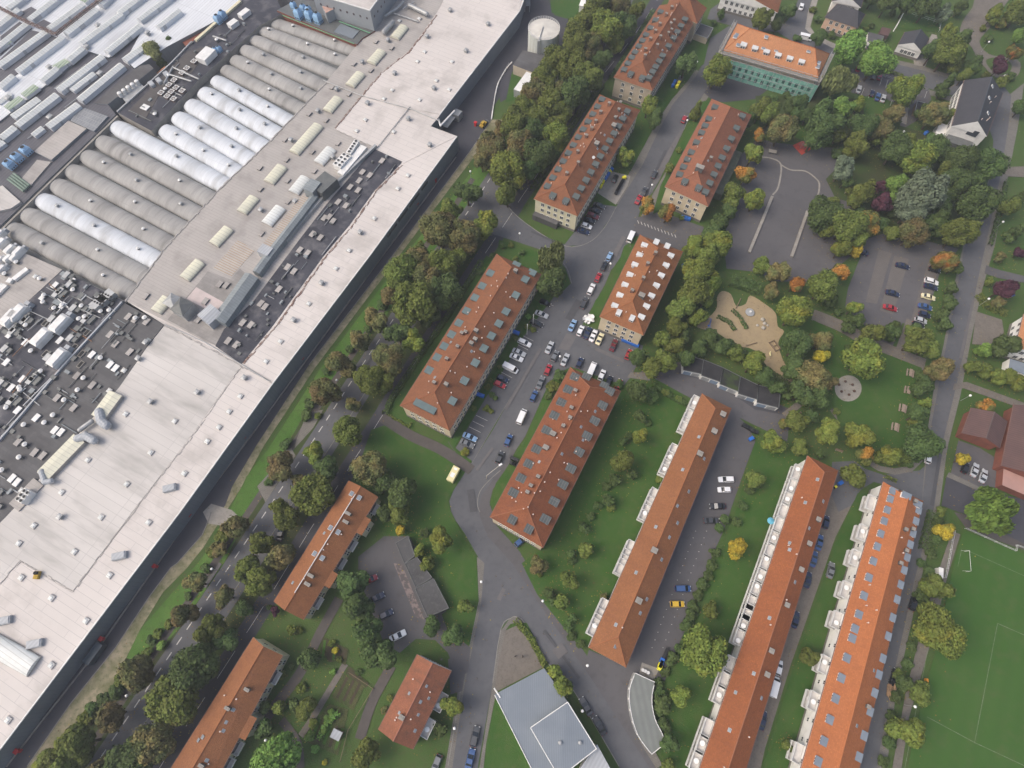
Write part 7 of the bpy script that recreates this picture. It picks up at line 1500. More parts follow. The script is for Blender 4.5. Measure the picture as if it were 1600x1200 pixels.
grove('beside the parking bays of the long cream block', SG, Z(1, 1, [(1142, 520, 5, 'G'), (1100, 585, 5, 'G'), (1085, 615, 6, 'G'), (1125, 665, 6, 'D'), (1105, 650, 6, 'D'), (1022, 715, 6, 'G'), (1080, 715, 7, 'G'), (1100, 730, 6, 'G'), (980, 920, 9, 'Y')]) + Z(2, 1, [(78, 285, 6, 'F'), (70, 330, 6, 'G'), (100, 345, 6, 'G'), (18, 385, 5, 'G'), (220, 560, 12, 'D'), (190, 610, 12, 'G'), (170, 650, 9, 'D')]) + Z(2, 2, [(130, 290, 6, 'G')]), True)
grove('at the edges of the park lawn', 'shrubs in the park', Z(3, 1, [(600, 330, 12, 'D'), (560, 380, 10, 'D'), (660, 350, 10, 'G'), (700, 330, 9, 'D'), (690, 640, 11, 'D'), (700, 700, 11, 'D'), (690, 760, 12, 'D'), (670, 800, 10, 'D'), (710, 560, 11, 'D'), (560, 910, 11, 'Y'), (610, 950, 11, 'Y'), (650, 970, 11, 'D'), (690, 950, 10, 'D'), (380, 430, 8, 'D'), (320, 730, 7, 'G'), (380, 300, 10, 'D'), (270, 240, 9, 'D'), (330, 260, 9, 'D')]), True)
grove('beside the running strip of the sports field', 'shrubs by the sports field', [(1465, 815, 11, 'D'), (1460, 840, 11, 'D'), (1455, 865, 12, 'D'), (1450, 890, 11, 'D'), (1445, 912, 10, 'G'), (1425, 1010, 10, 'D'), (1418, 1035, 11, 'D'), (1405, 1055, 12, 'G'), (1400, 1090, 11, 'D'), (1395, 1120, 12, 'D'), (1390, 1160, 13, 'D'), (1380, 1190, 12, 'D'), (1470, 800, 10, 'G'), (1440, 880, 8, 'D')], True)
grove('in the north east gardens', 'shrubs in the gardens', [(1270, 15, 7, 'G'), (1278, 30, 8, 'D'), (1285, 50, 8, 'D'), (1298, 55, 8, 'D'), (1320, 62, 8, 'D'), (1340, 66, 9, 'D'), (1352, 45, 6, 'G'), (1362, 40, 6, 'D'), (1395, 20, 7, 'D'), (1545, 60, 9, 'D'), (1535, 45, 7, 'G'), (1580, 120, 9, 'D'), (1540, 118, 8, 'G'), (1475, 100, 10, 'G'), (1430, 130, 6, 'D'), (1245, 60, 8, 'D')], True)
grove('around the allotment beds', 'shrubs in the allotments', [(525, 1015, 7, 'L'), (518, 1005, 7, 'Y'), (530, 1030, 6, 'G'), (512, 1125, 9, 'F'), (508, 1140, 8, 'F'), (518, 1113, 7, 'F'), (490, 1130, 9, 'Y'), (485, 1150, 9, 'F'), (493, 1170, 8, 'F'), (520, 1050, 6, 'F'), (440, 1055, 8, 'G'), (455, 1040, 8, 'D'), (465, 985, 8, 'G'), (470, 1075, 10, 'G'), (608, 1090, 8, 'G'), (600, 1110, 7, 'B'), (508, 1192, 6, 'L'), (560, 1050, 6, 'D'), (420, 950, 6, 'D')], True)
grove('in the corner garden by the cross street', 'shrubs in the gardens', [(785, 385, 7, 'D'), (798, 383, 6, 'G'), (815, 395, 6, 'D'), (770, 400, 7, 'D'), (805, 405, 6, 'G'), (748, 425, 6, 'D'), (1065, 340, 6, 'G'), (1100, 370, 8, 'D'), (1060, 235, 6, 'G'), (1115, 35, 7, 'D'), (1065, 28, 6, 'G')], True)
grove('on the little green of the school wood', 'shrubs in the park', [(1330, 300, 12, 'G'), (1345, 330, 12, 'D'), (1395, 330, 14, 'D'), (1300, 315, 12, 'G'), (1310, 240, 12, 'D'), (1380, 245, 10, 'D'), (1230, 150, 9, 'D'), (1210, 155, 9, 'D'), (1410, 310, 14, 'D'), (1380, 350, 12, 'D'), (1495, 220, 10, 'D'), (1520, 235, 10, 'D')], True)
# fallen leaves under and around the crowns
TP = [(o.location.copy(), ch.scale[0]) for o in COL.objects if o.name.startswith('tree') and o.parent is None for ch in o.children if ch.name.startswith('crown')]
q_ = random.Random(77); b = MB()
for _ in range(15000):
    p, sc_ = q_.choice(TP); r_ = abs(q_.gauss(0, 1)) * 4.2 * sc_ + 1.0; a = q_.uniform(0, 6.28); x, y = p.x + r_ * math.cos(a), p.y + r_ * math.sin(a); k = q_.uniform(.07, .2); an = q_.uniform(0, 6.28)
    ca, sa = math.cos(an) * k, math.sin(an) * k; z = gz((x, y)) + .012 + q_.random() * .03
    b.face([(x - ca, y - sa, z), (x + sa, y - ca, z + .02), (x + ca, y + sa, z), (x - sa, y + ca, z + .03)], q_.choice((0, 0, 1, 2)))
tag(b.build('fallen_leaves', [mat('ochre_leaf', (.20, .13, .035)), mat('brown_leaf', (.11, .065, .03)), mat('yellow_leaf', (.30, .24, .05))]), kind='stuff')
# clipped hedges
def hedge(label, pts, wd, hh, kind='D', dens=26):
    L = [G(*p) for p in pts]; q = random.Random(len(pts) * 7 + int(pts[0][0])); V = []; F = []; lv = []
    base = L[0]
    for i in range(len(L) - 1):
        a, c = L[i], L[i + 1]; dr = c - a; ln = dr.length; dr.normalize(); pr = Vector((-dr.y, dr.x, 0))
        for _ in range(int(ln * dens * (wd + 2 * hh) / 2.2)):
            s = q.uniform(0, ln); e = q.uniform(-hh, wd + hh)
            if e < 0: off, z, n_ = -wd / 2, -e if False else hh + e, -pr
            elif e > wd: off, z, n_ = wd / 2, hh - (e - wd), pr
            else: off, z, n_ = e - wd / 2, hh, Vector((0, 0, 1))
            bump_ = .12 * math.sin(s * 1.7 + i) + q.uniform(-.12, .12); p = a + dr * s + pr * (off + (bump_ if n_.z == 0 else 0)); z += bump_ if n_.z else 0
            nn = (n_ + Vector((q.uniform(-.7, .7), q.uniform(-.7, .7), q.uniform(-.3, .7)))).normalized(); t1 = nn.orthogonal().normalized(); t2 = nn.cross(t1); k = .17
            j = len(V)
            for u, v in ((-1, -1), (1, -.8), (1, 1), (-.8, 1)): w_ = p + t1 * u * k + t2 * v * k; V.append((w_.x - base.x, w_.y - base.y, z + t1.z * u * k + t2.z * v * k))
            F.append((j, j + 1, j + 2, j + 3)); lv.append(q.random())
        b2 = [a + pr * (wd / 2 - .1), a - pr * (wd / 2 - .1), c - pr * (wd / 2 - .1), c + pr * (wd / 2 - .1)]
    me = bpy.data.meshes.new('hedge'); me.from_pydata(V, [], F); at = me.attributes.new('lv', 'FLOAT', 'FACE'); at.data.foreach_set('value', lv); me.materials.append(LEAF[kind][0])
    o = bpy.data.objects.new('hedge', me); COL.objects.link(o); o.location = (base.x, base.y, gz(base)); tag(o, label, 'hedge')
hedge('clipped hedge between the second road and the long cream block', [(752, 410), (700, 495), (655, 560), (612, 625), (602, 648)], 1.6, 1.3)
hedge('clipped hedge between the second road and the yellow block', [(832, 300), (905, 180), (940, 135)], 2.2, 1.5)
hedge('clipped hedge between the second road and the beige block', [(955, 125), (1000, 55), (1020, 20)], 2.0, 1.5)
hedge('low hedge around the lawn corner of the long cream block', [(606, 648), (640, 668), (643, 660)], .6, .5, 'G')
hedge('long garden hedge along the east road beside the villa gardens', [(1570, 285), (1560, 330), (1545, 385)], 1.0, 1.4)
hedge('hedge along the gravel court of the white villa', [(1525, 462), (1540, 480), (1570, 492)], 2.0, 1.5, 'G')
hedge('thick hedge on the near side of the sandpit', [(1100, 530), (1145, 548), (1180, 575), (1232, 612)], 3.5, 2.2)
hedge('thick hedge on the far side of the sandpit', [(1140, 440), (1165, 448), (1185, 455)], 4.0, 2.2)
hedge('planted ridge with flowers crossing the sandpit, northern one', [(1143, 485), (1155, 495), (1166, 515)], 1.1, .6)
hedge('planted ridge with flowers crossing the sandpit, southern one', [(1120, 495), (1138, 503), (1148, 517)], 1.3, .6)
hedge('hedge between the school playground and the salmon block annex', [(1120, 350), (1105, 372), (1098, 385)], 3.0, 2.0)
hedge('hedge along the southern kerb of the round corner lawn', [(1380, 745), (1400, 752), (1345, 770)][:2], .8, .8, 'G')
hedge('hedge on the planted tip of the forked road', [(805, 968), (830, 998), (852, 1040)], 1.5, .9, 'G')
hedge('hedge between the garage drive and the first garden', [(1020, 602), (1050, 622), (1085, 640)], 1.4, 1.2)
hedge('bean row hedge in the allotment, fresh green', [(532, 1112), (512, 1128), (500, 1155)], 1.3, 1.2, 'F')
hedge('hedge along the school car park road', [(1380, 112), (1410, 120)], 1.0, 1.0, 'G')
hedge('rough hedge beside the third terrace row yard', [(1455, 800), (1440, 860)], 2.5, 1.5)

# ---------------------------------------------------------------- cars
paints = {}
def paint(c):
    if c not in paints:
        col = {'white': (.75, .76, .77), 'silver': (.42, .44, .46), 'grey': (.14, .15, .16), 'black': (.012, .013, .016), 'dark blue': (.012, .022, .06), 'blue': (.035, .085, .22), 'red': (.34, .02, .028), 'maroon': (.12, .012, .02), 'cream': (.70, .65, .42), 'yellow': (.62, .40, .03), 'magenta': (.35, .02, .07), 'light blue': (.22, .36, .55), 'dark grey': (.05, .053, .058), 'green': (.03, .07, .05)}[c]
        m = mat('paint_' + c.replace(' ', '_'), col, rough=.3, spec=.6); m.node_tree.nodes['Principled BSDF'].inputs['Coat Weight'].default_value = .5; paints[c] = m
    return paints[c]
cglass = mat('car_glass', (.02, .024, .028), rough=.08, spec=.8)
headM = mat('headlight', (.7, .72, .72), rough=.2); tailM = mat('tail_light', (.35, .01, .01), rough=.3); rimM = mat('wheel_rim', (.35, .36, .37), rough=.4, metal=.5)
def loft(b, st, m=0):
    """stations along y: (y, halfwidth, z0, z1) rounded section"""
    rings = []
    for y, w_, z0, z1 in st:
        hh = z1 - z0; rings.append([(-w_ * .9, y, z0), (w_ * .9, y, z0), (w_, y, z0 + hh * .3), (w_ * .985, y, z0 + hh * .7), (w_ * .86, y, z1), (-w_ * .86, y, z1), (-w_ * .985, y, z0 + hh * .7), (-w_, y, z0 + hh * .3)])
    n = 8
    for r0, r1 in zip(rings, rings[1:]):
        for k in range(n):
            l = (k + 1) % n; b.face([r0[k], r0[l], r1[l], r1[k]][::-1], m)
    b.face(rings[0], m); b.face(rings[-1][::-1], m)
def cabin(b, ys, zs, wb, wt, mg=0, mr=1):
    y0, y1, y2, y3 = ys; zb, zt = zs      # base rear, roof rear, roof front, base front
    Bq = [(-wb, y0, zb), (wb, y0, zb), (wb, y3, zb), (-wb, y3, zb)]; Tq = [(-wt, y1, zt), (wt, y1, zt), (wt, y2, zt), (-wt, y2, zt)]
    for k in range(4): l = (k + 1) % 4; b.face([Bq[k], Bq[l], Tq[l], Tq[k]], mg)
    return Tq
def make_car(kind):
    L, W, Hh = {'hatch': (3.95, 1.70, 1.45), 'sedan': (4.6, 1.78, 1.42), 'estate': (4.65, 1.8, 1.5), 'van': (5.2, 1.95, 2.05), 'minivan': (4.5, 1.82, 1.7)}[kind]
    root = bpy.data.objects.new('parked_car', None); COL.objects.link(root); h = L / 2; w2 = W / 2; zb = .92 if kind != 'van' else 1.1
    b = MB(); loft(b, [(-h, w2 * .82, .35, zb * .85), (-h + .15, w2 * .95, .25, zb * .97), (-h * .5, w2, .2, zb), (h * .3, w2, .2, zb), (h * .62, w2 * .98, .2, zb * .95), (h - .2, w2 * .92, .25, zb * .80), (h, w2 * .72, .35, zb * .62)])
    ys = {'hatch': (-h + .12, -h + .5, h * .08, h * .48), 'sedan': (-h + .75, -h + 1.35, h * .05, h * .45), 'estate': (-h + .12, -h + .42, h * .08, h * .45), 'van': (-h + .06, -h + .12, h * .55, h * .82), 'minivan': (-h + .1, -h + .3, h * .2, h * .62)}[kind]
    wt = w2 * .78 if kind != 'van' else w2 * .9; zt = Hh
    # roof panel and pillars in body colour
    i0 = len(b.v); b.box((0, (ys[1] + ys[2]) / 2, zt + .0), (wt * 2 + .02, ys[2] - ys[1] + .06, .08), taper=.94)
    for sx in (-1, 1):
        for a, c in ((ys[0], ys[1]), (ys[3], ys[2]), ((ys[1] + ys[2]) / 2 - .05, (ys[1] + ys[2]) / 2)): b.tube((sx * w2 * .87, a, zb - .03), (sx * wt, c, zt), .045, 4)
    if kind == 'van': b.box((0, -h * .25, (zb + zt) / 2), (w2 * 1.84, L * .68, zt - zb), taper=.95)
    body = b.build('body', [paint('white')], root); body.material_slots[0].link = 'OBJECT'
    b = MB(); cabin(b, ys, (zb - .02, zt - .02), w2 * .86, wt); b.build('glazing', cglass, root)
    wm = MB(); wm.tube((-.1, 0, 0), (.1, 0, 0), .31, 14); wme = wm.mesh('tyre', [blackM]); rm = MB(); rm.tube((-.11, 0, 0), (.11, 0, 0), .19, 10); rme = rm.mesh('rim', [rimM])
    for sx in (-1, 1):
        for sy in (-h * .62, h * .62):
            wo = bpy.data.objects.new('wheel', wme); COL.objects.link(wo); wo.parent = root; wo.location = (sx * (w2 - .1), sy, .31); ro = bpy.data.objects.new('rim', rme); COL.objects.link(ro); ro.parent = wo
        b = MB(); b.box((sx * w2 * .62, h - .08, zb * .62), (.36, .2, .16)); b.build('headlight', headM, root); b = MB(); b.box((sx * w2 * .68, -h + .05, zb * .78), (.28, .12, .2)); b.build('tail_light', tailM, root)
        b = MB(); b.box((sx * (w2 + .08), h * .36, zb + .05), (.18, .1, .14)); b.build('wing_mirror', blackM, root)
    return root
PC = {k: make_car(k) for k in ('hatch', 'sedan', 'estate', 'van', 'minivan')}
used = set()
def car(tile_, a, c, kind, colr, label, group=None):
    """a: rear, c: front, as surveyed"""
    p, q = (GG(*t(tile_[0], tile_[1], a)), GG(*t(tile_[0], tile_[1], c))) if tile_ else (GG(*a), GG(*c))
    o = PC[kind] if kind not in used else copy_tree(PC[kind]); used.add(kind); m_ = (p + q) / 2; dr = q - p
    o.name = 'parked_van' if kind == 'van' else 'parked_car'
    o.location = (m_.x, m_.y, gz(m_)); o.rotation_euler = (0, 0, math.atan2(dr.y, dr.x) - math.pi / 2)
    for ch in o.children:
        if ch.name.startswith('body'): ch.material_slots[0].material = paint(colr)
    tag(o, label, 'van' if kind == 'van' else 'car', group)
CG = 'cars parked in the quarter'
def row(tile_, lst, place, dirv=(15, -30)):
    for e in lst:
        x, y, kind, colr, lb = e[:5]; dv = e[5] if len(e) > 5 else dirv
        car(tile_, (x - dv[0], y - dv[1]), (x + dv[0], y + dv[1]), kind, colr, lb + ' ' + place, CG)
row((2, 0), [(408, 970, 'sedan', 'dark grey', 'topmost dark grey car'), (387, 993, 'sedan', 'black', 'black car just above the maroon one'), (378, 1018, 'estate', 'maroon', 'maroon car'), (360, 1038, 'sedan', 'black', 'black car between the maroon and white ones'), (348, 1065, 'hatch', 'white', 'white car'), (333, 1090, 'sedan', 'dark blue', 'lowest dark blue car')], 'in the bays of the yellow block', (30, 10))
row((2, 0), [(482, 842, 'hatch', 'black', 'black car in the bin yard'), (805, 565, 'hatch', 'red', 'red car on the street'), (665, 823, 'hatch', 'dark grey', 'dark car under the shrub'), (617, 905, 'sedan', 'dark grey', 'dark grey car by the orange tree'), (592, 940, 'sedan', 'red', 'red car half under the orange tree'), (785, 380, 'hatch', 'dark grey', 'dark car behind the blue and yellow bins')], 'beside the two northern blocks', (14, -27))
row((2, 0), [(556, 1115, 'van', 'white', 'white van')], 'at the cross street by the orange tree', (14, -32))
row((2, 1), [(455, 8, 'hatch', 'light blue', 'light blue car, topmost'), (430, 52, 'hatch', 'black', 'black car behind the red one'), (402, 105, 'hatch', 'red', 'red car'), (370, 160, 'estate', 'white', 'white estate car'), (337, 225, 'estate', 'dark grey', 'dark grey estate car'), (282, 330, 'sedan', 'light blue', 'light blue saloon, lowest')], 'in the kerb line west of the white dormered block', (14, -30))
row((2, 1), [(320, 355, 'hatch', 'white', 'white car, first from the street'), (353, 365, 'sedan', 'dark blue', 'dark blue car, second from the street'), (380, 378, 'sedan', 'white', 'white car, third from the street'), (410, 393, 'sedan', 'cream', 'cream car, fourth from the street'), (475, 422, 'sedan', 'maroon', 'maroon car near the blue bins'), (545, 465, 'hatch', 'red', 'red car in the far corner')], 'in the court below the white dormers', (12, -27))
row((2, 1), [(175, 433, 'sedan', 'silver', 'silver car on the left lane'), (200, 473, 'hatch', 'grey', 'grey car, first'), (248, 490, 'sedan', 'silver', 'silver car, second'), (316, 505, 'hatch', 'dark blue', 'dark blue car, third')], 'at the mouth of the parking court', (13, -28))
row((2, 1), [(373, 535, 'van', 'white', 'white box van'), (420, 562, 'hatch', 'white', 'white car with dark windows'), (453, 590, 'hatch', 'black', 'black car'), (498, 605, 'hatch', 'red', 'red car')], 'behind the block with dark roof panels', (13, -30))
row((2, 1), [(168, 537, 'hatch', 'red', 'red car'), (133, 598, 'sedan', 'grey', 'grey estate car'), (102, 660, 'hatch', 'blue', 'blue hatchback')], 'in the kerb line beside the roof panel block', (13, -30))
row((2, 1), [(45, 757, 'van', 'white', 'long white van')], 'parked beside the roof panel block', (15, -35))
row((2, 1), [(155, 225, 'hatch', 'black', 'black car, topmost'), (138, 278, 'sedan', 'silver', 'silver car below the black one'), (115, 320, 'estate', 'black', 'black estate car by the flagpoles')], 'in the bays of the long cream block', (28, 12))
row(None, [(819.5, 537, 'estate', 'white', 'white estate car below the entrance path'), (811, 552, 'sedan', 'silver', 'upper of two silver saloons'), (807, 560, 'sedan', 'white', 'white saloon next to a silver one'), (785.5, 593, 'hatch', 'dark blue', 'dark blue hatchback'), (781, 602, 'hatch', 'red', 'bright red hatchback'), (734.5, 683.7, 'sedan', 'light blue', 'light blue saloon'), (730, 694, 'sedan', 'grey', 'dull grey saloon, lowest')], 'in the bays of the long cream block', (9, 4))
row(None, [(797.5, 577, 'van', 'white', 'white van')], 'in the bays of the long cream block', (10, 5))
row(None, [(794.3, 689, 'hatch', 'blue', 'bright blue hatchback'), (781, 715.7, 'hatch', 'dark grey', 'dark grey hatchback near the bent lamp')], 'on the street beside the roof panel block', (5, -11))
row((2, 1), [(1000, 1050, 'estate', 'white', 'upper white car'), (992, 1098, 'hatch', 'white', 'lower white car'), (960, 1175, 'sedan', 'black', 'upper dark car')], 'in the yard of the first terrace row', (-34, 0))
row((2, 2), [(932, 43, 'sedan', 'dark grey', 'lower dark car'), (797, 360, 'minivan', 'blue', 'blue minivan'), (772, 432, 'hatch', 'yellow', 'orange yellow car')], 'in the yard of the first terrace row', (30, 0))
row((2, 2), [(345, 910, 'sedan', 'dark grey', 'dark pickup like car with a pale load'), (408, 1000, 'sedan', 'black', 'black saloon')], 'at the kerb beside the pavilion', (-17, -30))
row((2, 2), [(1168, 975, 'sedan', 'dark blue', 'dark blue car, lowest')], 'close under the second terrace row', (6, -30))
row((1, 2), [(540, 318, 'hatch', 'red', 'red car'), (568, 403, 'sedan', 'dark blue', 'dark blue car below the red one'), (612, 480, 'hatch', 'dark blue', 'dark blue car above the white one'), (667, 580, 'sedan', 'white', 'white car')], 'in the cracked garage court', (28, -14))
row((1, 2), [(1027, 1050, 'estate', 'dark grey', 'dark grey car above the blue one'), (1005, 1155, 'sedan', 'blue', 'blue saloon'), (120, 100, 'sedan', 'black', 'black car under the avenue trees')], 'by the west kerb of the lower road', (8, -32))
row((1, 2), [(848, 1175, 'hatch', 'grey', 'grey car on the grass')], 'below the salmon roofed house', (-12, 30))
row((3, 2), [(265, 50, 'hatch', 'dark blue', 'dark blue car, topmost'), (235, 145, 'sedan', 'blue', 'blue car, second from top'), (208, 222, 'sedan', 'blue', 'blue car, third from top'), (180, 320, 'sedan', 'dark blue', 'dark blue car, fourth from top'), (122, 505, 'sedan', 'dark blue', 'dark blue car, fifth from top')], 'close under the second terrace row', (7, -32))
row((3, 2), [(288, 275, 'sedan', 'grey', 'dark grey car on the grass edge'), (45, 730, 'hatch', 'white', 'white car near the lower end')], 'between second and third terrace rows', (7, -32))
row((3, 2), [(22, 818, 'van', 'white', 'white van near the lower end')], 'between second and third terrace rows', (9, -34))
row((3, 2), [(672, 430, 'hatch', 'black', 'black car'), (585, 775, 'sedan', 'black', 'lower black car')], 'under the trees by the sports field', (9, -30))
row((3, 1), [(625, 52, 'sedan', 'dark blue', 'upper dark blue car'), (578, 180, 'sedan', 'dark blue', 'lower dark blue car'), (567, 248, 'sedan', 'red', 'red car with pale roof')], 'on the brown middle bays of the east car park', (30, 8))
row((3, 1), [(775, 70, 'hatch', 'black', 'topmost black car'), (760, 125, 'estate', 'white', 'white estate car'), (757, 150, 'sedan', 'dark blue', 'dark blue car under the white estate'), (745, 197, 'sedan', 'cream', 'cream yellow car'), (730, 243, 'sedan', 'blue', 'blue car below the cream one'), (728, 280, 'hatch', 'dark blue', 'dark blue hatchback'), (710, 307, 'hatch', 'silver', 'silver car'), (698, 328, 'hatch', 'black', 'lowest black car')], 'in the east row of the car park', (28, 8))
row((3, 1), [(742, 947, 'hatch', 'white', 'white car')], 'at the corner of the east road and park', (3, -30))
row((3, 1), [(915, 995, 'hatch', 'black', 'black car'), (960, 1007, 'sedan', 'silver', 'silver car in the middle'), (1000, 1035, 'sedan', 'silver', 'silver car, easternmost')], 'in the yard of the brown halls', (11, -32))
row((3, 0), [(153, 38, 'sedan', 'white', 'white car'), (203, 50, 'hatch', 'dark grey', 'dark grey car')], 'on the residential street by the peach house', (8, -24))
row((3, 0), [(172, 185, 'van', 'white', 'white van')], 'behind the scaffolded school house', (34, 8))
row((3, 0), [(420, 325, 'hatch', 'magenta', 'magenta car under the willow'), (518, 365, 'hatch', 'magenta', 'magenta car beside white bay lines'), (490, 365, 'hatch', 'black', 'black car under the bright tree'), (597, 390, 'hatch', 'blue', 'bright blue car'), (422, 425, 'sedan', 'silver', 'silver car, westernmost'), (483, 443, 'hatch', 'dark blue', 'dark blue car'), (510, 460, 'sedan', 'blue', 'blue saloon'), (535, 468, 'sedan', 'silver', 'silver car next to a blue saloon'), (468, 222, 'hatch', 'grey', 'grey car by the garden garage')], 'at the school car park', (7, -20))
row((3, 0), [(435, 1185, 'sedan', 'dark blue', 'dark blue car')], 'under the yellow tree at the car park corner', (-18, -8))
row((2, 2), [(40, 138, 'hatch', 'blue', 'blue car')], 'at the south end of the roof panel block', (16, -14))
for k in PC:
    if k not in used: bpy.data.objects.remove(PC[k])

# ---------------------------------------------------------------- lamps, bins, furniture
b = MB(); b.tube((0, 0, 0), (0, 0, 4.2), .07, 6, 0, .05); post_me = b.mesh('post', [metalM]); b = MB(); b.ball((0, 0, 4.45), .38, nu=10, nv=6); globe_me = b.mesh('globe', [whiteP])
def lamp(x, y, lb, k=1.0):
    p = G(x, y, 4.4 * k); o = thing('street_lamp', lb, 'street lamp', (p.x, p.y, gz(p)), 'lamps with white globe heads')
    for n_, me in (('post', post_me), ('globe', globe_me)):
        c = bpy.data.objects.new(n_, me); COL.objects.link(c); c.parent = o; c.scale = (k, k, k)
for x, y, lb in ((629, 449, 'on the avenue verge beside the teal dormer block'), (526, 594, 'on the avenue verge under a rusty tree'), (331, 889, 'on the avenue verge near the concrete pad'), (198, 1087, 'on the avenue verge in the south west'), (787, 220, 'on the factory verge near the yellow machine'), (812, 365, 'by the shrubs of the cross street corner'), (1019, 289, 'on the lawn beside the salmon block street front'), (1074, 188, 'on the kerb by the red car'), (1089, 97, 'at the dark bush near the beige block'), (954, 412, 'beside the black car in the kerb line'), (875, 557, 'at the mouth of the parking court'), (752, 909, 'on the west kerb of the fork'), (710, 1138, 'on the west kerb beside the yellow green tree'), (848, 939, 'on the verge opposite the plaza'), (918, 1040, 'at the corner of the yard entrance'), (910, 1111, 'beside the dark pickup at the pavilion'), (1545, 66, 'by the bus turning area'), (1570, 118, 'by the planted island'), (1412, 206, 'by the path end in the school wood'), (1490, 240, 'in the eastern garden opposite the wood') , (1545, 467, 'by the purple tree garden'), (1516, 618, 'beside the brown hall'), (1567, 347, 'in the conifer garden'), (1429, 1104, 'beside the running strip'), (735, 268, 'on the factory verge by the road'), (415, 1157, 'in the allotment corner')):
    lamp(x, y, 'street lamp with white globe ' + lb)
# tall bent lamp
p0, p1 = G(760, 748), G(782, 726, 7.5)
o = thing('street_lamp', 'tall lamp with long pale arm reaching over the street bend', 'street lamp', tuple(p0)); b = MB(); b.tube(p0, (p0.x + .3, p0.y - .3, 5), .12, 6); b.tube((p0.x + .3, p0.y - .3, 5), p1, .1, 6); b.build('arm', stoneM, o); b = MB(); b.box(p1, (1.0, .5, .25), .6); b.build('lamp_head', whiteP, o)
def f_bin(b): b.box((0, 0, .5), (.62, .62, 1.0), taper=1.12); b.tube((-.3, -.33, .12), (.3, -.33, .12), .12, 6)
binbody = mk('bin_body', f_bin, [binK]); binlid = mk('bin_lid', lambda b: b.box((0, .02, 1.04), (.72, .76, .1), taper=.92), [binK])
def f_big(b): b.box((0, 0, .65), (1.3, .95, 1.1), taper=1.1); 
bb4 = mk('skip_body', f_big, [metalD]); bl4 = mk('skip_lid', lambda b: b.box((0, 0, 1.27), (1.5, 1.1, .18), taper=.85), [binB])
def bin_(x, y, c, lb, big_=False, ang=.5, group='waste bins in the quarter', lidc=None):
    p = GG(x, y); o = thing('waste_bin', lb, 'waste bin', tuple(p), group, ang)
    cm = {'blue': binB, 'yellow': binY, 'black': binK, 'green': mat('green_bin', (.04, .14, .07)), 'orange': orangeP}
    for n_, me, m_ in (('bin_body', bb4 if big_ else binbody, cm[c] if big_ and c != 'black' else binK), ('lid', bl4 if big_ else binlid, cm[lidc or c])):
        q = bpy.data.objects.new(n_, me); COL.objects.link(q); q.parent = o; q.material_slots[0].link = 'OBJECT'; q.material_slots[0].material = m_
for k in range(6): bin_(941.5 + k * 2.4, 309.5 - k * 0 , 'blue', '') if False else None
seqs = [('blue', 5, t(2, 1, (522, 398)), t(2, 1, (583, 424)), True, 'below the gable of the white dormered block'), ('blue', 3, (803, 408), (807, 400), True, ''),
        ('yellow', 2, t(2, 0, (415, 880)), t(2, 0, (425, 860)), True, 'beside the yellow block wall'), ('blue', 3, t(2, 0, (437, 845)), t(2, 0, (451, 822)), True, 'beside the yellow block wall'), ('yellow', 1, t(2, 0, (455, 812)), None, True, 'above the blue bins beside the yellow block wall'), ('blue', 1, t(2, 0, (464, 800)), None, True, 'topmost beside the yellow block wall'),
        ('black', 9, t(2, 0, (488, 908)), t(2, 0, (517, 855)), True, 'in the black row of the bin yard'), ('yellow', 1, t(2, 0, (524, 840)), None, True, 'at the end of the black bin row'),
        ('blue', 2, t(2, 0, (752, 408)), t(2, 0, (760, 392)), True, 'on the lawn beside the beige block'), ('yellow', 2, t(2, 0, (772, 412)), t(2, 0, (781, 395)), True, 'on the lawn beside the beige block'),
        ('blue', 3, t(2, 0, (800, 1025)), t(2, 0, (825, 1032)), True, 'below the gable of the salmon block'), ('blue', 2, t(1, 1, (1046, 655)), t(1, 1, (1060, 660)), True, 'beside the bays of the long cream block'), ('blue', 2, t(2, 1, (10, 360)), t(2, 1, (25, 366)), True, 'beside the upper entrance path of the long cream block'),
        ('blue', 1, t(2, 1, (803, 50)), None, True, 'behind the white dormered block'), ('blue', 1, t(2, 1, (1117, 860)), None, True, 'on the verge of the marked yard'), ('black', 3, t(2, 1, (1085, 798)), t(2, 1, (1110, 812)), True, 'above the marked yard'), ('black', 2, t(2, 1, (1125, 823)), t(2, 1, (1138, 828)), True, 'by the hedge above the marked yard'),
        ('yellow', 2, t(2, 2, (688, 728)), t(2, 2, (692, 718)), True, 'at the lower end of the marked yard'), ('blue', 2, t(2, 2, (696, 706)), t(2, 2, (700, 697)), True, 'at the lower end of the marked yard'), ('black', 5, t(2, 2, (708, 685)), t(2, 2, (724, 645)), False, 'in the black row at the marked yard'), 
        ('black', 3, t(2, 1, (0, 975)), t(2, 1, (22, 983)), True, 'at the west side of the roof panel block, lower'), ('black', 2, t(2, 1, (3, 952)), t(2, 1, (20, 960)), True, 'at the west side of the roof panel block, upper'), ('blue', 1, t(3, 1, (333, 1067)), None, True, 'behind the second terrace row'), ('blue', 1, t(3, 0, (735, 630)), None, True, 'in the wood above the little green'), ('yellow', 1, t(3, 1, (310, 1085)), None, False, 'behind the second terrace row')]
for c, n, a, e, big_, place in seqs:
    if not place: continue
    for k in range(n):
        f = k / max(1, n - 1); x, y = (a[0] + (e[0] - a[0]) * f, a[1] + (e[1] - a[1]) * f) if e else a
        bin_(x, y, c, '%s waste bin %s' % (c, place) + (', %s' % ('first in line' if k == 0 else 'last in line' if k == n - 1 else ORD[k] + ' in line') if n > 1 else ''), big_, math.atan2(-(e[1] - a[1]), e[0] - a[0]) if e else .5)
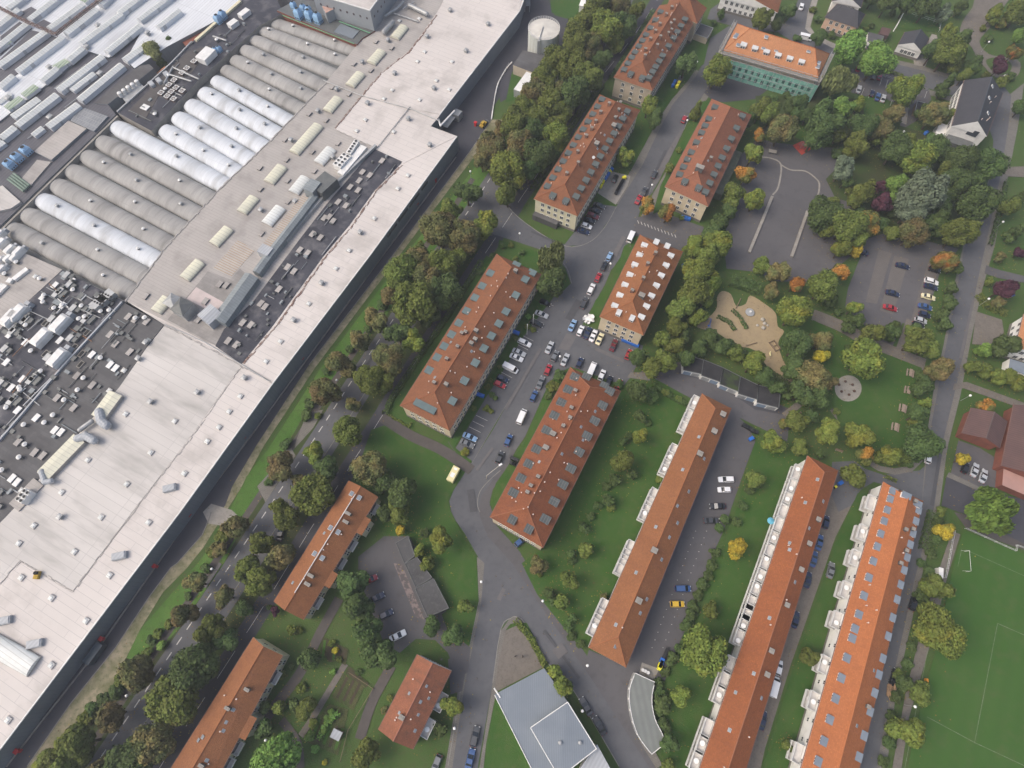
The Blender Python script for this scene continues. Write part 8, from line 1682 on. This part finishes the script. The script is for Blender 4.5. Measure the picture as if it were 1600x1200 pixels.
# white garden furniture heap
def chair_me():
    b = MB(); b.box((0, 0, .44), (.5, .5, .05)); b.box((0, .24, .72), (.5, .05, .5))
    for x in (-.22, .22):
        for y in (-.22, .22): b.tube((x, y, 0), (x, y, .44), .03, 4)
        b.box((x, 0, .64), (.05, .45, .04))
    return b.mesh('garden_chair', [whiteP])
cme = chair_me(); b = MB(); b.tube((0, 0, .7), (0, 0, .75), .75, 14); b.tube((0, 0, 0), (0, 0, .7), .06, 6); b.box((0, 0, .03), (.8, .8, .06)); tme = b.mesh('garden_table', [whiteP])
def obj_at(name, me, x, y, rz, label, cat, group=None, z=None, sc=1):
    p = GG(x, y); o = bpy.data.objects.new(name, me); COL.objects.link(o); o.location = (p.x, p.y, p.z if z is None else z); o.rotation_euler = (0, 0, rz); o.scale = (sc, sc, sc); return tag(o, label, cat, group)
for k, (x, y, w_) in enumerate(((917, 499, 't'), (922, 501, 't'), (924, 497, 't'), (915, 504, 'c'), (919, 506, 'c'), (926, 503, 'c'), (912, 500, 'c'), (920, 494, 'c'), (914, 496, 'c'))):
    if w_ == 't': obj_at('garden_table', tme, x, y, 0, 'white garden table on the lawn below the white dormered block, %s from the street' % ORD[[0, 1, 2][k]], 'garden table', 'white garden furniture', sc=1.2)
    else: obj_at('garden_chair', cme, x, y, k * 1.3, 'white garden chair in the furniture heap on the lawn, %s from the top' % ORD[{3: 4, 4: 5, 5: 3, 6: 2, 7: 0, 8: 1}[k]], 'garden chair', 'white garden furniture', sc=1.5)
# cream cabinet on the lawn
p = GG(709, 743); o = thing('utility_cabinet', 'cream yellow oblong cabinet standing on the lawn by the street bend', 'cabinet', tuple(p), rz=-.45)
b = MB(); b.box((0, 0, .95), (2.0, 4.6, 1.9)); b.box((0, 0, 2.0), (2.2, 4.8, .2), taper=.94); b.build('cabinet_body', yellowP, None).parent = o; b = MB(); b.box((0, 1.6, 2.12), (1.0, .7, .06)); b.box((0, -.4, 2.12), (1.2, 1.4, .05)); b.build('vent_plate', whiteM, None).parent = o
# park: stones on the plaza, tables on the lawn edge, playground kit
for k, (x, y) in enumerate(T(3, 1, [(330, 605), (360, 590), (393, 605), (402, 635), (377, 652), (342, 637)])):
    p = GG(x, y); b = MB(); b.ball((0, 0, .3), .45, nu=7, nv=5, sz=.8); obj_at('seat_stone', b.mesh('seat_stone', [mat('brown_stone', (.12, .07, .05), (.08, .05, .04), 2)]), x, y, k, 'brown seat stone on the round gravel plaza, %s clockwise from the west' % ORD[k], 'stone', 'stones on the round plaza')
b = MB(); b.box((0, 0, .74), (2.4, .9, .08)); b.box((0, -.85, .44), (2.4, .35, .06)); b.box((0, .85, .44), (2.4, .35, .06)); b.box((0, 0, .36), (.2, .7, .72)); b.box((0, -.85, .2), (2, .1, .4)); b.box((0, .85, .2), (2, .1, .4)); pt = b.mesh('picnic_table', [mat('greyish_wood', (.30, .24, .19), (.24, .19, .155), 2)])
for k, (x, y) in enumerate(T(3, 1, [(662, 552), (652, 633), (627, 717), (592, 805)])): obj_at('picnic_table', pt, x, y, 1.2, 'picnic table on the east edge of the park lawn, %s from the top' % ORD[k], 'picnic table', 'picnic tables on the park lawn', sc=1.1)
p = GG(1171, 489); o = thing('spinning_disc', 'round grey carousel disc in the middle of the sandpit', 'carousel', tuple(p)); b = MB(); b.tube((0, 0, .3), (0, 0, .42), 1.5, 20); q = b.build('disc', metalM, None); q.parent = o; b = MB(); b.tube((0, 0, .0), (0, 0, 1.0), .15, 8); b.tube((0, 0, .95), (0, 0, 1.0), .4, 12); b.build('hub', whiteP, None).parent = o
for k, (x, y, s_) in enumerate(((1191, 500, 1), (1194, 506, .9), (1192, 513, 1), (1183, 509, .7), (1199, 509, .6))):
    b = MB(); b.ball((0, 0, .3 * s_), .75 * s_, nu=7, nv=5, sz=.6); obj_at('boulder', b.mesh('boulder', [stoneM]), x, y, k, 'pale boulder in the sandpit group, %s' % ['topmost', 'second from the top', 'lowest', 'westernmost and small', 'easternmost and smallest'][k], 'boulder', 'boulders in the sandpit')
p = GG(1210, 541); o = thing('sand_frame', 'timber framed play box at the east side of the sandpit', 'play equipment', tuple(p), rz=.45); b = MB()
for x, y, sx, sy in ((-.9, 0, .2, 3.4), (.9, 0, .2, 3.4), (0, 1.7, 2, .2), (0, -1.7, 2, .2), (0, 0, 1.7, .15)): b.box((x, y, .3), (sx, sy, .6))
b.build('timber_frame', woodM, None).parent = o
p = GG(1202, 555); o = thing('spring_rider', 'small yellow spring rider near the timber frame in the sandpit', 'play equipment', tuple(p)); b = MB(); b.tube((0, 0, 0), (0, 0, .4), .12, 6); b.box((0, 0, .6), (.35, 1.2, .4)); b.box((0, .6, .95), (.25, .3, .5)); b.build('rider', yellowP, None).parent = o
p = GG(1106, 510); o = thing('swing', 'blue play tower frame with climbing net at the west end of the sandpit', 'play equipment', tuple(p), rz=-.2); b = MB()
for x in (-.8, .8):
    for y in (-1.6, 1.6): b.tube((x, y, 0), (x * .4, y, 2.4), .09, 5)
b.tube((0, -1.7, 2.4), (0, 1.7, 2.4), .09, 5); b.box((0, 0, .5), (.5, .5, .08)); b.tube((0, -.2, .5), (0, -.2, 2.4), .03, 4); b.tube((0, .2, .5), (0, .2, 2.4), .03, 4); b.build('frame', binB, None).parent = o
for k, (a, c) in enumerate((((1165, 541), (1182, 536)), ((1150, 482), (1157, 467)))):
    p, q = GG(*a), GG(*c); b = MB(); b.tube((p.x, p.y, .3), (q.x, q.y, .4), .16, 7); b.tube((p.x, p.y, 0), (p.x, p.y, .3), .1, 5); b.tube((q.x, q.y, 0), (q.x, q.y, .4), .1, 5); tag(b.build('balance_beam', woodM), 'timber balance beam in the sandpit, %s' % ['at the near edge', 'beside the northern bulge'][k], 'balance beam', 'balance beams')
LZ[0] += .002
b = MB(); b.prism([G(1253, 221), G(1270, 232), G(1252, 243), G(1238, 228)], LZ[0] + .03, LZ[0] + .06); o = b.build('rubber_mat', redmatM); tag(o, 'red rubber safety mat under the climbing frame', 'mat')
p = G(1254, 231); o = thing('climbing_frame', 'small climbing frame on the red mat of the school playground', 'climbing frame', (p.x, p.y, gz(p) + .06)); b = MB()
for x in (-1.5, 0, 1.5):
    for y in (-1, 1): b.tube((x, y, 0), (x * .8, y * .8, 2.2), .08, 5)
for z in (.8, 1.5, 2.2):
    for y in (-1, 1): b.tube((-1.4, y * .9, z), (1.4, y * .9, z), .07, 5)
    b.tube((-1.4, -.9, z), (-1.4, .9, z), .07, 5); b.tube((1.4, -.9, z), (1.4, .9, z), .07, 5)
b.box((0, 0, 1.5), (1.6, 1.4, .1)); b.build('frame', [mat('grey_red_steel', (.25, .2, .2), (.35, .08, .07), 3)], None).parent = o
# seating walls on the playground
for k, (a, c) in enumerate((((1206, 308), (1170, 395)), ((1261, 331), (1236, 402)))):
    p, q = G(*a), G(*c); dr = q - p; b = MB(); m_ = (p + q) / 2; b.box((m_.x, m_.y, .35), (dr.length, 1.0, .55), math.atan2(dr.y, dr.x)); n = int(dr.length / 2.5)
    for s_ in range(1, n): v = p.lerp(q, s_ / n); b.box((v.x, v.y, .36), (.06, 1.02, .56), math.atan2(dr.y, dr.x), 1)
    tag(b.build('seating_wall', [concM, metalM]), 'long pale concrete seating step on the playground, %s one' % ['western', 'eastern'][k], 'seating wall', 'playground seating steps')
def bench(x, y, rz, lb):
    o = thing('bench', lb, 'bench', tuple(GG(x, y)), 'benches', rz)
    b = MB(); b.box((0, 0, .45), (2.2, .5, .08)); b.build('seat', woodM, None).parent = o; b = MB(); b.box((0, .28, .75), (2.2, .06, .4)); b.build('backrest', woodM, None).parent = o
    for sx in (-.9, .9): b = MB(); b.box((sx, 0, .22), (.1, .5, .44)); b.build('leg', metalM, None).parent = o
p = GG(1206, 239); o = thing('table_tennis_table', 'pale concrete table near the salmon block on the playground', 'table', tuple(p), rz=-.3); b = MB(); b.box((0, 0, .78), (2.9, 1.6, .1)); b.build('tabletop', concM, None).parent = o
for sx in (-.9, .9): b = MB(); b.box((sx, 0, .37), (.3, 1.1, .74)); b.build('leg', concM, None).parent = o
bench(1430, 262, -.5, 'bench at the edge of the little green'); bench(1248, 668 - 20, .8, 'bench beside the curved path south of the sandpit'); bench(1310, 705, -.4, 'long bench behind the second terrace row trees'); bench(1323, 304, -.7, 'bench on the grass beside the silvery shrub')
# small construction machines
def machine(x, y, rz, lb, z=None):
    p = GG(x, y); o = thing('loader', lb, 'loader', (p.x, p.y, p.z if z is None else z), rz=rz)
    b = MB(); b.box((0, 0, .8), (1.6, 3.0, .8)); b.box((0, -.2, 1.6), (1.3, 1.3, 1.0), taper=.9); b.build('body', mat('machine_yellow', (.5, .33, .04), (.3, .2, .04), 1), None).parent = o; b = MB(); b.tube((0, 1.2, 1.0), (0, 2.6, .5), .15, 5); b.box((0, 2.8, .4), (1.8, .5, .6)); b.build('bucket', metalD, None).parent = o
    for sx in (-.8, .8):
        for sy in (-1, 1): b = MB(); b.tube((sx - .15, sy, .45), (sx + .15, sy, .45), .45, 12); b.build('wheel', blackM, None).parent = o
machine(755, 197, -.6, 'dark yellow loader parked on the factory yard by the grass slope')
p = A_(0, 2, 182, 297, HF); o = thing('roof_winch', 'small yellow and black winch on the pale factory roof', 'winch', (p.x, p.y, HF + .1)); b = MB(); b.box((0, 0, .5), (1.2, 2.0, 1.0)); b.tube((-.5, .5, 1.1), (.5, .5, 1.1), .45, 8, 1); b.build('winch_body', [mat('machine_yellow', (.5, .33, .04)), blackM], None).parent = o
p = GG(148, 1014); o = thing('box_trailer', 'dark blue box trailer against the long factory wall', 'trailer', (p.x + 1.2, p.y - 1, p.z), rz=YAW); b = MB(); b.box((0, 0, 1.5), (2.2, 5.5, 2.2)); b.build('box', mat('dark_teal_panel', (.035, .06, .085), (.03, .05, .07), .6, rough=.4), None).parent = o
for sx in (-.9, .9):
    for sy in (-1.8, -.8, 1.8): b = MB(); b.tube((sx - .15, sy, .4), (sx + .15, sy, .4), .4, 12); b.build('wheel', blackM, None).parent = o
# football goals, fences, poles
def fence(lb, pts, hh=1.2, m=metalM, sp=2.5, r=.04, rails=(.5, 1.0), mesh_=None):
    L = [G(*p) for p in pts]; o = thing('fence', lb, 'fence', tuple(L[0])); b = MB(); k = 0
    for i in range(len(L) - 1):
        a, c = L[i], L[i + 1]; n = max(1, int((c - a).length / sp))
        for s_ in range(n + (i == len(L) - 2)):
            p = a.lerp(c, s_ / n); bb = MB(); bb.tube((p.x, p.y, 0), (p.x, p.y, hh), r * 1.3, 5)
            if k < 90: bb.build('post', m, o)
            k += 1
        for z in rails: b.tube((a.x, a.y, z * hh), (c.x, c.y, z * hh), r, 4)
    b.build('rail', m, o)
fence('white railing along the north western edge of the sports field', [(1507, 826), (1585, 861), (1586, 852), (1620, 865)], 1.1, whitemet)
fence('white railing between the running strip and the sports field', [(1489, 830), (1475, 903)], 1.1, whitemet)
fence('low garden fence around the allotment beds', [(584, 1075), (545, 1140), (532, 1190)], 1.1, woodM); fence('low fence along the top of the allotment', [(545, 1050), (575, 1070), (584, 1076)], 1.0, woodM)
fence('white garden fence beside the bungalow lawn', [(1399, 45), (1412, 20), (1468, 38), (1466, 50)], 1.3, whitemet); fence('fence beside the factory entrance road', [(770, 175), (772, 160), (780, 130), (795, 103)], 1.6, metalM)
fence('short railing along the school car park edge', [(1372, 118), (1405, 128), (1450, 143)], 1.0, metalM)
p, q = G(1513, 859), G(1505, 885); o = thing('football_goal', 'white football goal at the upper left of the sports field', 'goal', tuple(G(1508, 860))); g = G(1506, 862); b = MB(); e = Vector((.35, -.94, 0)) * 0 + Vector((.98, -.35, 0))
a0, a1 = g, g + Vector((-1.2, -5.5, 0)); 
for v in (a0, a1): b.tube((v.x, v.y, 0), (v.x, v.y, 2.3), .045, 6); b.tube((v.x, v.y, 2.3), (v.x - .9, v.y + .3, 0), .03, 5)
b.tube((a0.x, a0.y, 2.3), (a1.x, a1.y, 2.3), .045, 6); b.build('goal_frame', whitemet, None); o2 = bpy.data.objects['goal_frame']; 
for v_ in o2.data.vertices: v_.co -= Vector(o.location)
o2.parent = o
p = GG(1446, 1067); o = thing('field_board', 'yellow board lying beside the running strip', 'board', tuple(p), rz=-.15); b = MB(); b.box((0, 0, .5), (.5, 2.2, 1.0)); b.build('board', orangeP, None).parent = o
p = GG(1463, 896); o = thing('field_shelter', 'small white players shelter on the running strip', 'shelter', tuple(p), rz=-.3); b = MB(); b.box((0, 0, 1.0), (1.0, 2.6, 2.0)); b.box((0, 0, 2.05), (1.2, 2.8, .1)); b.build('shelter_body', whiteM, None).parent = o
p = GG(1391, 1083); o = thing('log_pile', 'stack of cut logs under the trees by the sports field', 'log pile', tuple(p), rz=-.3); b = MB(); q_ = random.Random(3)
for k in range(14): x = q_.uniform(-.9, .9); z = .25 + .3 * (k // 5); b.tube((x, -1.8 + q_.random(), z), (x, 1.6 + q_.random(), z), .2, 7)
b.build('logs', mat('cut_wood', (.35, .22, .12), (.2, .13, .08), 1), None).parent = o
for k, (x, y) in enumerate(T(2, 1, [(98, 300), (70, 345)])):
    p = GG(x, y + 5); b = MB(); b.tube((0, 0, 0), (0, 0, 7), .07, 6); b.ball((0, 0, 7.1), .14); b.tube((0, 0, 5.6), (0, 0, 6.8), .12, 6); obj_at('flagpole', b.mesh('flagpole', [whitemet]), x, y + 8, 0, 'white flagpole beside the path of the long cream block, %s one' % ['upper', 'lower'][k], 'flagpole', 'flagpoles')
# garden sheds, parasol, bits
p = GG(529, 1146); o = thing('garden_shed', 'small grey roofed tool shed in the lower allotment', 'shed', tuple(p), rz=-.4); b = MB(); b.box((0, 0, 1.0), (2.2, 1.8, 2.0)); b.build('wall', woodM, None).parent = o; b = MB(); b.box((0, 0, 2.05), (2.5, 2.1, .1)); b.build('roof', zincL, None).parent = o
for k, (x, y, c, lb) in enumerate(((1204, 814, (.12, .38, .5), 'sky blue parasol on a balcony of the second terrace row'),)):
    p = G(x, y, 5.2); b = MB(); b.tube((0, 0, 3.6), (0, 0, 5.9), .04, 5); b.tube((0, 0, 5.4), (0, 0, 5.9), 1.0, 10, 1, .05); me = b.mesh('parasol', [metalM, mat('parasol_cloth_%d' % k, c)]); q = bpy.data.objects.new('parasol', me); COL.objects.link(q); q.location = (p.x, p.y, 0); tag(q, lb, 'parasol')
p = GG(1575, 463); o = thing('play_hut', 'blue roofed toddler play hut on the lawn by the purple tree', 'play hut', tuple(p), rz=.3); b = MB(); b.box((0, 0, .8), (1.4, 1.4, 1.6)); b.build('wall', mat('orange_pink', (.5, .22, .15)), None).parent = o; b = MB(); b.box((0, 0, 1.9), (1.8, 1.8, .8), taper=.1); b.build('roof', binB, None).parent = o
for k, (x, y) in enumerate(T(2, 2, [(610, 740), (622, 745), (634, 752)])):
    b = MB(); b.tube((0, 0, 0), (0, 0, 1.1), .4, 10); b.tube((0, 0, 1.1), (0, 0, 1.2), .44, 10); obj_at('salt_drum', b.mesh('salt_drum', [whitemet]), x, y, 0, 'pale drum behind the crescent garage, %s from the west' % ORD[k], 'drum', 'drums')
for k, (x, y) in enumerate(T(2, 2, [(16, 676), (50, 677)])):     # two people on the plaza
    p = GG(x, y); o = thing('person', 'person in dark clothes on the forked road plaza, %s of the two' % ['western', 'eastern'][k], 'person', tuple(p), 'people on the plaza', k * 1.2)
    me = bpy.data.meshes.new('body'); vs = [(0, 0, .95), (0, 0, 1.15), (0, 0, 1.42), (0, 0, 1.52), (0, .02, 1.68), (.11, .1, .5), (.12, .18, .08), (-.11, -.1, .5), (-.12, -.2, .08), (.2, 0, 1.4), (.26, .1, 1.12), (.26, .25, .9), (-.2, 0, 1.4), (-.27, -.08, 1.12), (-.27, .05, .88), (.12, .32, .04), (-.12, -.06, .04)]
    es = [(0, 1), (1, 2), (2, 3), (3, 4), (0, 5), (5, 6), (6, 15), (0, 7), (7, 8), (8, 16), (2, 9), (9, 10), (10, 11), (2, 12), (12, 13), (13, 14)]; me.from_pydata(vs, es, []); me.materials.append(clothM); q = bpy.data.objects.new('body', me); COL.objects.link(q); q.parent = o
    md = q.modifiers.new('skin', 'SKIN'); md2 = q.modifiers.new('sub', 'SUBSURF'); md2.levels = md2.render_levels = 1
    for i_, r_ in enumerate((.15, .14, .16, .06, .11, .08, .05, .08, .05, .06, .045, .035, .06, .045, .035, .04, .04)): me.skin_vertices[0].data[i_].radius = (r_, r_)
    me.skin_vertices[0].data[0].use_root = True
    b = MB(); b.ball((0, .0, 1.72), .12, nu=10, nv=6, sz=1.05); b.build('hair', hairM, None).parent = o

# thin autumn air over the whole quarter
HAZE = 0.00035
b = MB(); b.box((0, 1200, (178.0 - 1.0) / 2), (5200, 5700, 179.0)); o = b.build('haze', [], None); tag(o, kind='stuff')
hm = bpy.data.materials.new('haze'); hm.use_nodes = True; hn = hm.node_tree; hn.nodes.clear(); ho = hn.nodes.new('ShaderNodeOutputMaterial'); hv = hn.nodes.new('ShaderNodeVolumePrincipled')
hv.inputs['Color'].default_value = (.86, .90, .96, 1); hv.inputs['Density'].default_value = HAZE; hv.inputs['Anisotropy'].default_value = .2; hn.links.new(hv.outputs[0], ho.inputs['Volume']); o.data.materials.append(hm)
